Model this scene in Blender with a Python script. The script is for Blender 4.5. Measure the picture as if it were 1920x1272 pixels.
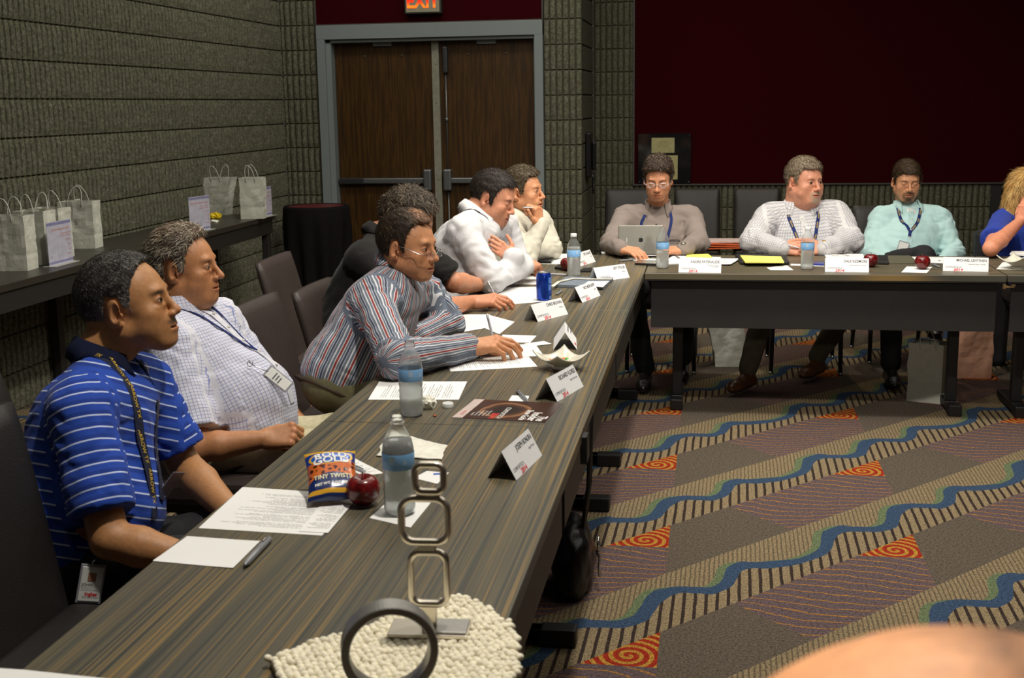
import bpy, math, random
import numpy as np
from mathutils import Vector, Matrix, Euler
for _o in list(bpy.data.objects): bpy.data.objects.remove(_o)
SC = bpy.context.scene
COL = SC.collection
PI = math.pi
# ---------------------------------------------------------------- camera
CAM_Z = 1.558
F_PX = 2298.0
PITCH, YAW, ROLL = 0.1894, 0.1611, -0.0156
def _cam_axes():
    fwd = np.array([-math.sin(YAW)*math.cos(PITCH), math.cos(YAW)*math.cos(PITCH), -math.sin(PITCH)])
    right = np.array([math.cos(YAW), math.sin(YAW), 0.0])
    up = np.cross(right, fwd)
    r = right*math.cos(ROLL)+up*math.sin(ROLL)
    u = -right*math.sin(ROLL)+up*math.cos(ROLL)
    return fwd, r, u
CF, CR, CU = _cam_axes()
CC = np.array([0, 0, CAM_Z])
cam_data = bpy.data.cameras.new('camera')
cam = bpy.data.objects.new('camera', cam_data)
COL.objects.link(cam)
cam_data.sensor_width = 36.0
cam_data.sensor_fit = 'HORIZONTAL'
cam_data.lens = F_PX/1920*36
cam_data.clip_start = 0.05
cam_data.clip_end = 60
cam_data.dof.use_dof = True
cam_data.dof.focus_distance = 5.4
cam_data.dof.aperture_fstop = 9.5
M = Matrix(((CR[0], CU[0], -CF[0], CC[0]), (CR[1], CU[1], -CF[1], CC[1]), (CR[2], CU[2], -CF[2], CC[2]), (0, 0, 0, 1)))
cam.matrix_world = M
SC.camera = cam
# ---------------------------------------------------------------- world, lights, exposure
SC.view_settings.view_transform = 'Standard'
SC.view_settings.look = 'None'
SC.view_settings.exposure = 0.0
SC.view_settings.gamma = 1.0
SC.view_settings.use_curve_mapping = False
W = bpy.data.worlds.new('world'); SC.world = W; W.use_nodes = True
W.node_tree.nodes['Background'].inputs[0].default_value = (1.0, 0.93, 0.80, 1)
W.node_tree.nodes['Background'].inputs[1].default_value = 0.04
def spot(name, loc, target, power, color, size=0.12, angle=100, blend=0.6):
    l = bpy.data.lights.new(name, 'SPOT'); l.energy = power; l.color = color
    l.shadow_soft_size = size; l.spot_size = math.radians(angle); l.spot_blend = blend
    o = bpy.data.objects.new(name, l); COL.objects.link(o); o.location = loc
    d = Vector(target)-Vector(loc); o.rotation_euler = d.to_track_quat('-Z', 'Y').to_euler()
    return o
def area(name, loc, target, power, color, sx, sy):
    l = bpy.data.lights.new(name, 'AREA'); l.energy = power; l.color = color
    l.shape = 'RECTANGLE'; l.size = sx; l.size_y = sy
    o = bpy.data.objects.new(name, l); COL.objects.link(o); o.location = loc
    d = Vector(target)-Vector(loc); o.rotation_euler = d.to_track_quat('-Z', 'Y').to_euler()
    return o
WARM = (1.0, 0.80, 0.56); MID = (1.0, 0.935, 0.83)
spot('downlight_or_fill_spot', (-0.05, 2.3, 4.1), (-0.35, 3.0, 0.4), 345, MID, 0.10, 110)
spot('downlight_or_fill_spot', (-0.10, 5.0, 4.1), (-0.4, 5.8, 0.5), 240, MID, 0.10, 110)
spot('downlight_or_fill_spot', (1.5, 4.8, 4.1), (1.2, 6.6, 0.6), 170, MID, 0.10, 105)
spot('downlight_or_fill_spot', (0.6, 9.2, 4.1), (0.5, 9.0, 0.0), 90, WARM, 0.08, 80)
spot('downlight_or_fill_spot', (0.7, 2.6, 3.9), (0.55, 6.9, 0.9), 110, MID, 0.10, 62)  # added front fill for the faces at the back table
spot('low_front_fill', (1.1, -0.7, 2.35), (0.9, 6.6, 0.6), 130, MID, 0.12, 40)  # added low front light without a fixture, reaches faces and the floor bag
spot('downlight_or_fill_spot', (-0.75, 0.75, 2.9), (0.02, 0.5, 1.3), 210, WARM, 0.06, 26)  # added narrow spot that only brightens the foreground head, below ceiling height
area('ceiling_light_panel', (0.2, 5.0, 4.3), (0.2, 5.0, 0), 90, (1.0, 0.95, 0.84), 5.0, 7.0)
area('wall_wash_fill', (-2.0, 6.0, 4.2), (-3.6, 6.4, 1.0), 88, (1.0, 0.96, 0.82), 0.6, 7.0)  # unseen area light added to brighten the left block wall
area('wall_wash_fill', (-1.6, 8.2, 4.2), (-1.9, 10.2, 1.2), 46, (1.0, 0.96, 0.84), 4.0, 0.5)  # same kind of added area light, brightens the door wall

# ---------------------------------------------------------------- pixel helpers (1920x1272 frame)
def ray(u, v): return CF + CR*((u-960)/F_PX) - CU*((v-636)/F_PX)
def aD(u, v, d): return CC + ray(u, v)*d
def aZ(u, v, z):
    r = ray(u, v); return CC + r*((z-CC[2])/r[2])
def aY(u, v, y):
    r = ray(u, v); return CC + r*((y-CC[1])/r[1])
def aX(u, v, x):
    r = ray(u, v); return CC + r*((x-CC[0])/r[0])

# ---------------------------------------------------------------- materials
MATS = {}
def srgb(r, g, b):
    f = lambda c: (c/255/12.92) if c <= 10 else ((c/255+0.055)/1.055)**2.4
    return (f(r), f(g), f(b), 1)
class NT:
    def __init__(s, name):
        s.m = bpy.data.materials.new(name); s.m.use_nodes = True
        s.t = s.m.node_tree; s.b = s.t.nodes['Principled BSDF']
    def n(s, typ, **kw):
        x = s.t.nodes.new(typ)
        for k, v in kw.items():
            if k.startswith('i_'):
                key = k[2:]
                key = int(key) if key.isdigit() else key.replace('_', ' ')
                s.put(x.inputs[key], v)
            else: setattr(x, k, v)
        return x
    def put(s, sock, v):
        if hasattr(v, 'is_output') or isinstance(v, bpy.types.NodeSocket): s.t.links.new(v, sock)
        elif isinstance(v, bpy.types.Node): s.t.links.new(v.outputs[0], sock)
        else: sock.default_value = v
    def math(s, op, a, b=None, c=None, clamp=False):
        x = s.t.nodes.new('ShaderNodeMath'); x.operation = op; x.use_clamp = clamp
        s.put(x.inputs[0], a)
        if b is not None: s.put(x.inputs[1], b)
        if c is not None: s.put(x.inputs[2], c)
        return x.outputs[0]
    def mix(s, f, a, b, mode='MIX'):
        x = s.t.nodes.new('ShaderNodeMix'); x.data_type = 'RGBA'; x.blend_type = mode
        s.put(x.inputs[0], f); s.put(x.inputs[6], a); s.put(x.inputs[7], b)
        return x.outputs[2]
    def noise(s, vec, scale, detail=3, rough=0.5, out=0):
        x = s.t.nodes.new('ShaderNodeTexNoise'); s.put(x.inputs['Vector'], vec)
        x.inputs['Scale'].default_value = scale; x.inputs['Detail'].default_value = detail
        x.inputs['Roughness'].default_value = rough
        return x.outputs[out]
    def ramp(s, f, stops, interp='LINEAR'):
        x = s.t.nodes.new('ShaderNodeValToRGB'); s.put(x.inputs[0], f)
        cr = x.color_ramp; cr.interpolation = interp
        while len(cr.elements) < len(stops): cr.elements.new(0.5)
        for e, (p, c) in zip(cr.elements, stops): e.position = p; e.color = c
        return x.outputs[0]
    def obj(s): return s.t.nodes.new('ShaderNodeTexCoord').outputs['Object']
    def geo(s): return s.t.nodes.new('ShaderNodeNewGeometry').outputs['Position']
    def attr(s, name, out='Vector'):
        x = s.t.nodes.new('ShaderNodeAttribute'); x.attribute_name = name; return x.outputs[out]
    def sep(s, v):
        x = s.t.nodes.new('ShaderNodeSeparateXYZ'); s.put(x.inputs[0], v); return x.outputs
    def comb(s, a, b, c):
        x = s.t.nodes.new('ShaderNodeCombineXYZ')
        for i, v in enumerate((a, b, c)): s.put(x.inputs[i], v)
        return x.outputs[0]
    def mapv(s, v, scale=(1, 1, 1), loc=(0, 0, 0), rot=(0, 0, 0)):
        x = s.t.nodes.new('ShaderNodeMapping'); s.put(x.inputs[0], v)
        x.inputs['Scale'].default_value = scale; x.inputs['Location'].default_value = loc; x.inputs['Rotation'].default_value = rot
        return x.outputs[0]
    def bump(s, h, strength=0.3, dist=0.01):
        x = s.t.nodes.new('ShaderNodeBump'); s.put(x.inputs['Height'], h)
        x.inputs['Strength'].default_value = strength; x.inputs['Distance'].default_value = dist
        s.t.links.new(x.outputs[0], s.b.inputs['Normal'])
    def fin(s, color=None, rough=None, metal=None, spec=None, **kw):
        if color is not None: s.put(s.b.inputs['Base Color'], color)
        if rough is not None: s.put(s.b.inputs['Roughness'], rough)
        if metal is not None: s.put(s.b.inputs['Metallic'], metal)
        if spec is not None: s.put(s.b.inputs['Specular IOR Level'], spec)
        for k, v in kw.items(): s.put(s.b.inputs[k.replace('_', ' ')], v)
        return s.m
def simple(name, color, rough=0.5, metal=0.0, spec=0.5, noise=0.06, scale=30, bump=0.0):
    """procedural material: base colour with a little mottling"""
    if name in MATS: return MATS[name]
    t = NT(name); v = t.obj()
    nz = t.noise(v, scale, 3)
    c2 = tuple(min(1, c*(1+noise*2)) for c in color[:3])+(1,)
    c1 = tuple(c*(1-noise*2) for c in color[:3])+(1,)
    col = t.ramp(nz, [(0.3, c1), (0.7, c2)])
    if bump: t.bump(t.noise(v, scale*4, 2), bump, 0.002)
    MATS[name] = t.fin(col, rough, metal, spec)
    return MATS[name]

# ---------------------------------------------------------------- mesh building
class MB:
    """collects geometry (with material slots) and links it as one mesh object"""
    def __init__(s): s.v = []; s.f = []; s.mi = []; s.mats = []; s.sm = []
    def slot(s, m):
        if m is None: return 0
        if m not in s.mats: s.mats.append(m)
        return s.mats.index(m)
    def add(s, vs, fs, m=None, smooth=False, T=None):
        o = len(s.v)
        if T is not None: vs = [T @ Vector(v) for v in vs]
        s.v += [tuple(float(c) for c in v) for v in vs]
        k = s.slot(m)
        for f in fs:
            s.f.append(tuple(o+i for i in f)); s.mi.append(k); s.sm.append(smooth)
    def box(s, x0, x1, y0, y1, z0, z1, m=None, T=None):
        vs = [(x0, y0, z0), (x1, y0, z0), (x1, y1, z0), (x0, y1, z0), (x0, y0, z1), (x1, y0, z1), (x1, y1, z1), (x0, y1, z1)]
        s.add(vs, [(0, 3, 2, 1), (4, 5, 6, 7), (0, 1, 5, 4), (1, 2, 6, 5), (2, 3, 7, 6), (3, 0, 4, 7)], m, False, T)
    def bbox(s, x0, x1, y0, y1, z0, z1, b, m=None, T=None, n=2):
        """rounded box: superellipse-ish chamfered box via 3 stacked rounded rects"""
        def rr(ins):
            pts = []
            r = max(b-ins, 1e-4)
            X0, X1, Y0, Y1 = x0+ins, x1-ins, y0+ins, y1-ins
            for cx, cy, a0 in ((X1-r, Y1-r, 0), (X0+r, Y1-r, PI/2), (X0+r, Y0+r, PI), (X1-r, Y0+r, 1.5*PI)):
                for i in range(n+1):
                    a = a0+i*(PI/2)/n; pts.append((cx+r*math.cos(a), cy+r*math.sin(a)))
            return pts
        rings = []
        for i in range(n+1):
            a = i*(PI/2)/n; rings.append((z0+b*(1-math.sin(a)), b*(1-math.cos(a))))
        lo = [(z, ins) for z, ins in reversed([(z0+b*(1-math.sin(i*(PI/2)/n)), b*(1-math.cos(i*(PI/2)/n))) for i in range(n+1)])]
        seq = []
        for i in range(n, -1, -1):
            a = i*(PI/2)/n; seq.append((z0+b-b*math.sin(a), (b-b*math.cos(a))*0.999))
        for i in range(0, n+1):
            a = i*(PI/2)/n; seq.append((z1-b+b*math.sin(a), (b-b*math.cos(a))*0.999))
        vs = []; k = 4*(n+1)
        for z, ins in seq: vs += [(p[0], p[1], z) for p in rr(ins)]
        fs = []
        for r in range(len(seq)-1):
            for i in range(k):
                j = (i+1) % k; fs.append((r*k+i, r*k+j, (r+1)*k+j, (r+1)*k+i))
        fs.append(tuple(range(k-1, -1, -1))); fs.append(tuple((len(seq)-1)*k+i for i in range(k)))
        s.add(vs, fs, m, False, T)
    def prism(s, pts, z0, z1, m=None, T=None):
        n = len(pts); vs = [(p[0], p[1], z0) for p in pts]+[(p[0], p[1], z1) for p in pts]
        fs = [tuple(range(n-1, -1, -1)), tuple(range(n, 2*n))]+[(i, (i+1) % n, n+(i+1) % n, n+i) for i in range(n)]
        s.add(vs, fs, m, False, T)
    def lathe(s, prof, n=24, m=None, T=None, cx=0, cy=0, smooth=True):
        vs = []
        for r, z in prof:
            for i in range(n):
                a = 2*PI*i/n; vs.append((cx+r*math.cos(a), cy+r*math.sin(a), z))
        fs = []
        for k in range(len(prof)-1):
            for i in range(n):
                j = (i+1) % n; fs.append((k*n+i, k*n+j, (k+1)*n+j, (k+1)*n+i))
        s.add(vs, fs, m, smooth, T)
    def tube(s, pts, r, n=8, m=None, T=None, closed=False, cap=True, flat=1.0, smooth=True):
        pts = [Vector(p) for p in pts]; N = len(pts)
        rs = r if hasattr(r, '__len__') else [r]*N
        vs = []; up = None
        for i, p in enumerate(pts):
            a = pts[(i-1) % N] if (closed or i > 0) else p
            b = pts[(i+1) % N] if (closed or i < N-1) else p
            t = (b-a)
            if t.length < 1e-9: t = Vector((0, 0, 1))
            t.normalize()
            if up is None:
                up = Vector((0, 0, 1)) if abs(t.z) < 0.9 else Vector((1, 0, 0))
            x = up.cross(t)
            if x.length < 1e-6: x = Vector((1, 0, 0)).cross(t)
            x.normalize(); y = t.cross(x); up = y
            for k in range(n):
                an = 2*PI*k/n; vs.append(p+(x*math.cos(an)+y*math.sin(an)*flat)*rs[i])
        fs = []
        for i in range(N if closed else N-1):
            for k in range(n):
                k2 = (k+1) % n; i2 = (i+1) % N
                fs.append((i*n+k, i*n+k2, i2*n+k2, i2*n+k))
        if cap and not closed:
            fs.append(tuple(range(n-1, -1, -1))); fs.append(tuple((N-1)*n+i for i in range(n)))
        s.add(vs, fs, m, smooth, T)
    def ribbon(s, pts, nrm, w, m=None, T=None, th=0.0012):
        """flat strap following pts; nrm: list of outward normals"""
        pts = [Vector(p) for p in pts]; nrm = [Vector(n) for n in nrm]; N = len(pts); vs = []; 
        ws = w if hasattr(w, '__len__') else [w]*N
        for i, p in enumerate(pts):
            t = pts[min(i+1, N-1)]-pts[max(i-1, 0)]; t.normalize()
            sd = t.cross(nrm[i]); sd.normalize(); h = ws[i]/2
            vs += [p-sd*h, p+sd*h, p+sd*h+nrm[i]*th, p-sd*h+nrm[i]*th]
        fs = [(3, 2, 1, 0), tuple((N-1)*4+i for i in range(4))]
        for i in range(N-1):
            for k in range(4):
                k2 = (k+1) % 4; fs.append((i*4+k, i*4+k2, (i+1)*4+k2, (i+1)*4+k))
        s.add(vs, fs, m, False, T)
    def sphere(s, c, r, m=None, n=16, k=10, sc=(1, 1, 1), T=None):
        prof = []
        vs = []; fs = []
        for j in range(k+1):
            ph = PI*j/k
            for i in range(n):
                a = 2*PI*i/n
                vs.append((c[0]+r*sc[0]*math.sin(ph)*math.cos(a), c[1]+r*sc[1]*math.sin(ph)*math.sin(a), c[2]+r*sc[2]*math.cos(ph)))
        for j in range(k):
            for i in range(n):
                i2 = (i+1) % n; fs.append((j*n+i, (j+1)*n+i, (j+1)*n+i2, j*n+i2))
        s.add(vs, fs, m, True, T)
    def merge(s, me, m, T=None, smooth=False):
        s.add([v.co.copy() for v in me.vertices], [tuple(p.vertices) for p in me.polygons], m, smooth, T)
    def build(s, name, m=None, parent=None, loc=None, rot=None, bevel=0.0, bseg=2, col=None):
        me = bpy.data.meshes.new(name)
        me.from_pydata(s.v, [], s.f); me.validate()
        if s.mats:
            for x in s.mats: me.materials.append(x)
            if len(me.polygons) == len(s.mi): me.polygons.foreach_set('material_index', s.mi)
        elif m is not None: me.materials.append(m)
        if len(me.polygons) == len(s.sm): me.polygons.foreach_set('use_smooth', s.sm)
        me.update()
        o = bpy.data.objects.new(name, me); COL.objects.link(o)
        if parent is not None: o.parent = parent
        if loc is not None: o.location = loc
        if rot is not None: o.rotation_euler = rot
        if bevel:
            bv = o.modifiers.new('bevel', 'BEVEL'); bv.width = bevel; bv.segments = bseg; bv.limit_method = 'ANGLE'
        return o
def empty(name, loc=(0, 0, 0), rz=0.0, rot=None):
    o = bpy.data.objects.new(name, None); COL.objects.link(o); o.empty_display_size = 0.1
    o.location = tuple(loc); o.rotation_euler = rot if rot is not None else (0, 0, rz)
    return o
def tag(o, label=None, cat=None, group=None, kind=None):
    if label: o['label'] = label
    if cat: o['category'] = cat
    if group: o['group'] = group
    if kind: o['kind'] = kind
    return o
def children(o): return [c for c in bpy.data.objects if c.parent == o]
def copy_tree(o, parent=None):
    c = o.copy(); COL.objects.link(c)
    if parent is not None: c.parent = parent
    for ch in children(o): copy_tree(ch, c)
    return c
_tc = {}
def text_mesh(txt, size, font_w=1.0, align='CENTER', ext=0.0, off=0.0, shear=0.0):
    cu = bpy.data.curves.new('txt', 'FONT'); cu.body = txt; cu.size = size; cu.align_x = align; cu.align_y = 'CENTER'
    cu.extrude = ext; cu.offset = off; cu.shear = shear; cu.resolution_u = 3
    o = bpy.data.objects.new('txt', cu); COL.objects.link(o)
    dg = bpy.context.evaluated_depsgraph_get(); dg.update()
    me = bpy.data.meshes.new_from_object(o.evaluated_get(dg))
    bpy.data.objects.remove(o); bpy.data.curves.remove(cu)
    if font_w != 1.0:
        for v in me.vertices: v.co.x *= font_w
    return me
def frame(origin, ex, ey, ez=None):
    ex = Vector(ex).normalized(); ey = Vector(ey)
    ez = ex.cross(ey).normalized() if ez is None else Vector(ez).normalized()
    ey = ez.cross(ex).normalized()
    return Matrix(((ex.x, ey.x, ez.x, origin[0]), (ex.y, ey.y, ez.y, origin[1]), (ex.z, ey.z, ez.z, origin[2]), (0, 0, 0, 1)))
# ================================================================ THE ROOM
def block_material():
    t = NT('split_face_concrete'); v = t.obj()
    n1 = t.noise(v, 55, 6, 0.7); n2 = t.noise(v, 9, 3)
    c = t.ramp(n1, [(0.28, srgb(66, 65, 52)), (0.5, srgb(110, 109, 92)), (0.72, srgb(152, 149, 130))])
    c = t.mix(t.math('MULTIPLY', n2, 0.35), c, srgb(92, 90, 75))
    t.bump(t.noise(v, 75, 5, 0.75), 0.9, 0.012)
    return t.fin(c, 0.95, spec=0.15)
M_BLOCK = block_material()
M_MORTAR = simple('mortar_joint', srgb(72, 68, 52), 0.95, spec=0.1)
CH = 0.2032
Z0 = CAM_Z+0.0675-8*CH     # a course joint lies on the floor
def ribbed_wall(name, p0, p1, nrm, z_lo, z_hi, kind='structure', rib=0.0529, phase=0.0):
    """split ribbed block wall between p0 and p1 (x, y), facing nrm; ribs stand proud of the joints"""
    mb = MB(); p0 = Vector((p0[0], p0[1], 0)); p1 = Vector((p1[0], p1[1], 0)); n = Vector((nrm[0], nrm[1], 0)).normalized()
    L = (p1-p0).length; d = (p1-p0)/L; rnd = random.Random(5)
    def P(s, o, z): q = p0+d*s+n*o; return (q.x, q.y, z)
    mb.add([P(0, -0.10, z_lo), P(L, -0.10, z_lo), P(L, -0.10, z_hi), P(0, -0.10, z_hi), P(0, -0.022, z_lo), P(L, -0.022, z_lo), P(L, -0.022, z_hi), P(0, -0.022, z_hi)],
           [(0, 1, 2, 3), (7, 6, 5, 4), (0, 4, 5, 1), (3, 2, 6, 7), (0, 3, 7, 4), (1, 5, 6, 2)], M_MORTAR)
    k0 = int(math.floor((z_lo-Z0)/CH+1e-3)); k1 = int(math.ceil((z_hi-Z0)/CH-1e-3))
    for k in range(k0, k1):
        za = max(z_lo, Z0+k*CH+0.005); zb = min(z_hi, Z0+(k+1)*CH-0.005)
        if zb-za < 0.01: continue
        nr = int(L/rib)+2
        for i in range(-1, nr):
            a = i*rib+phase+0.0065; b = (i+1)*rib+phase-0.0065
            a = max(a, 0); b = min(b, L)
            if b-a < 0.006: continue
            zs = np.linspace(za, zb, 6); vs = []
            for j, z in enumerate(zs):
                e = 0.006 if j in (0, 5) else 0
                w1, w2 = rnd.uniform(-.003, .003), rnd.uniform(-.003, .003)
                vs += [P(a-0.0035, -0.024, z), P(a+0.003, -0.006-e+w1, z), P((a+b)/2, 0.001-e+w2, z), P(b-0.003, -0.006-e+w1, z), P(b+0.0035, -0.024, z)]
            fs = []
            for j in range(5):
                for q in range(4): fs.append((j*5+q, j*5+q+1, (j+1)*5+q+1, (j+1)*5+q))
            fs += [(4, 3, 2, 1, 0), (25, 26, 27, 28, 29)]
            mb.add(vs, fs, M_BLOCK)
    o = mb.build(name, parent=None); tag(o, kind=kind); return o
H = 3.4
WX = -3.6; DY = 10.21; FY = 11.29
ribbed_wall('wall_left', (WX, 3.0), (WX, DY+.05), (1, 0), 0, H)
ribbed_wall('wall_back_left', (WX, DY), (-3.278, DY), (0, -1), 0, H, phase=-0.02)
ribbed_wall('wall_back_pillar', (-1.363, DY), (-1.052, DY), (0, -1), 0, H)
def plain_wall(name, p0, p1, nrm, z_lo, z_hi, m, th=0.1):
    mb = MB(); p0 = Vector((p0[0], p0[1], 0)); p1 = Vector((p1[0], p1[1], 0)); n = Vector((nrm[0], nrm[1], 0))
    vs = [p0-n*th, p1-n*th, p1, p0]; vs = [(v.x, v.y, z) for z in (z_lo, z_hi) for v in vs]
    mb.add(vs, [(0, 1, 2, 3), (4, 7, 6, 5), (0, 4, 5, 1), (1, 5, 6, 2), (2, 6, 7, 3), (3, 7, 4, 0)])
    o = mb.build(name, m); tag(o, kind='structure'); return o
# smooth return of the pillar: courses of plain block with joints
mb = MB(); RX = -1.055
mb.box(RX-0.25, RX-0.012, DY+0.03, FY+.02, 0, H, M_MORTAR)
for k in range(0, 17):
    za, zb = Z0+k*CH+.005, Z0+(k+1)*CH-.005
    mb.bbox(RX-0.03, RX+0.0, DY+0.004, FY-.005, za, min(zb, H), 0.006, M_BLOCK)
tag(mb.build('wall_pillar_return'), kind='structure')
ribbed_wall('wall_far_left', (RX, FY), (-0.69, FY), (0, -1), 0, H, phase=0.01)
ribbed_wall('wall_far_lower', (-0.69, FY), (2.43, FY), (0, -1), 0, 0.815, phase=0.005)
def red_material():
    t = NT('burgundy_wall_fabric'); v = t.obj()
    n = t.noise(v, 260, 3); n2 = t.noise(v, 1.5, 2)
    c = t.ramp(n, [(0.3, srgb(44, 4, 9)), (0.7, srgb(56, 5, 12))])
    t.bump(n, 0.25, 0.002)
    return t.fin(c, 0.95, spec=0.05)
M_RED = red_material()
plain_wall('wall_far_upper', (-0.68, FY+.01), (5.0, FY+.01), (0, -1), 0.822, H, M_RED)
mb = MB(); mb.box(-0.695, -0.68, FY-.02, FY+.02, 0.815, H); mb.box(-0.695, 5.0, FY-.022, FY+.01, 0.812, 0.824)
tag(mb.build('trim_1', simple('dark_grey_trim', srgb(70, 64, 60), 0.6)), kind='structure')
plain_wall('wall_above_door', (-3.278, DY+.0), (-1.363, DY+.0), (0, -1), 2.236, H, M_RED)
mb = MB(); mb.box(-3.29, -3.278, DY-.012, DY+.02, 2.232, H); mb.box(-3.278, -1.363, DY-.012, DY+.01, 2.226, 2.238); mb.box(-1.372, -1.362, DY-.012, DY+.02, 2.232, H)
tag(mb.build('trim_2', simple('dark_grey_trim', srgb(70, 64, 60), 0.6)), kind='structure')
M_DARKWOOD = simple('dark_stained_oak', srgb(40, 30, 25), 0.35, scale=8)
plain_wall('wall_far_right', (2.43, FY+.005), (5.0, FY+.005), (0, -1), 0, 0.822, simple('dark_panel', srgb(30, 27, 25), 0.6))
plain_wall('wall_right', (5.0, 11.5), (5.0, -1.0), (-1, 0), 0, H, simple('room_side_wall', srgb(96, 82, 70), 0.9, spec=.1))
plain_wall('wall_front', (-3.6, -1.0), (5.0, -1.0), (0, 1), 0, H, simple('room_side_wall', srgb(96, 82, 70), 0.9, spec=.1))
mb = MB(); mb.box(-3.7, 5.1, -1.1, 11.5, 4.5, 4.6)
tag(mb.build('ceiling', simple('ceiling_paint', srgb(120, 112, 100), 0.9, spec=.1)), kind='structure')

# ---- double door
def wood_door_mat():
    t = NT('walnut_veneer'); v = t.obj()
    g = t.noise(t.mapv(v, (28, 28, 1.1)), 1.6, 6, 0.62)
    f = t.noise(t.mapv(v, (120, 120, 3)), 2.0, 3)
    c = t.ramp(g, [(0.3, srgb(38, 24, 8)), (0.48, srgb(56, 37, 12)), (0.55, srgb(82, 55, 18)), (0.62, srgb(50, 32, 11)), (0.8, srgb(70, 46, 15))])
    c = t.mix(t.math('MULTIPLY', f, 0.5), c, srgb(52, 30, 10))
    return t.fin(c, 0.42, spec=0.35)
M_DOOR = wood_door_mat()
M_FRAME = simple('grey_painted_steel', srgb(122, 130, 131), 0.5, spec=.4, noise=.02, scale=200)
M_ALU = simple('brushed_aluminium', srgb(120, 122, 124), 0.38, 0.75, scale=90)
M_DALU = simple('dark_anodised_metal', srgb(62, 62, 64), 0.45, 0.6)
LX0, LX1 = -3.165, -1.443; DT = 2.085; DREC = DY+0.10; MX = -2.285
mb = MB()
mb.box(-3.278, -3.208, DY-.035, DY+.02, 0, 2.226); mb.box(-1.433, -1.363, DY-.035, DY+.02, 0, 2.226)
mb.box(-3.278, -1.363, DY-.036, DY+.02, 2.112, 2.228)
mb.box(-3.215, -3.165, DY+.0, DY+.13, 0, 2.112); mb.box(-1.443, -1.425, DY+.0, DY+.13, 0, 2.112)
mb.box(-3.21, -1.43, DY+.0, DY+.13, 2.085, 2.114)
tag(mb.build('door_frame', M_FRAME, bevel=.003), kind='structure')
def door_leaf(name, x0, x1, latch_left):
    e = empty(name, ((x0+x1)/2, DREC, 0)); tag(e, kind='structure')
    mb = MB(); mb.box(x0-e.location.x, x1-e.location.x, 0, .045, .01, DT); mb.build('door_panel', M_DOOR, e, bevel=.002)
    ex = e.location.x
    # panic bar
    mb = MB(); xa, xb = x0-ex+.01, x1-ex-.01; s = 1 if latch_left else -1
    xl = (xa+.045) if latch_left else (xb-.045)
    mb.bbox(min(xl, (xb if latch_left else xa)), max(xl, (xb if latch_left else xa)), -.06, -.005, .905, .952, .008)
    mb.build('push_bar', M_ALU, e)
    mb = MB(); xc = xl; mb.bbox(xc-.034, xc+.034, -.085, .0, .845, 1.025, .012); mb.build('latch_case', M_ALU, e)
    mb = MB(); q = (xb-.22, xb) if latch_left else (xa, xa+.22)
    mb.bbox(q[0], q[1], -.063, -.0, .903, .954, .006); mb.build('bar_end_housing', M_DALU, e)
    mb = MB(); mb.box(-.08, .08, -.03, 0, DT-.03, DT+.0); mb.build('door_stop_bracket', M_FRAME, e)
    mb = MB()
    for dx in (-.16, .16): mb.sphere((dx, -.002, DT-.11), .008)
    mb.build('through_bolts', M_ALU, e)
    return e
door_leaf('door_1', LX0+.004, MX-.032, False)
d2 = door_leaf('door_2', MX+.032, LX1-.004, True)
ex = d2.location.x; rx = MX+.032-ex+.055
mb = MB(); mb.tube([(rx, -.03, 1.02), (rx, -.03, 1.83)], .006); mb.tube([(rx, -.03, .1), (rx, -.03, .85)], .006)
mb.tube([(rx, -.03, 1.42), (rx, -.03, 1.455)], .014); mb.build('vertical_rod', M_ALU, d2)
mb = MB(); mb.bbox(rx-.022, rx+.022, -.06, 0, 1.82, 2.04, .012); mb.build('rod_latch', M_DALU, d2)
mb = MB(); mb.box(MX-.03, MX+.03, DY+.07, DY+.15, 0, DT+.01)
for z in np.arange(.3, 2.1, .32): mb.sphere((MX+.004, DY+.069, z), .006, n=8, k=6)
tag(mb.build('door_mullion', simple('mullion_paint', srgb(128, 126, 112), .5)), kind='structure')
mb = MB(); mb.box(-3.4, -1.3, DY+.16, DY+.2, 0, 2.3)
tag(mb.build('wall_behind_door', simple('door_gap_dark', srgb(14, 12, 10), .9)), kind='structure')

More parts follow.
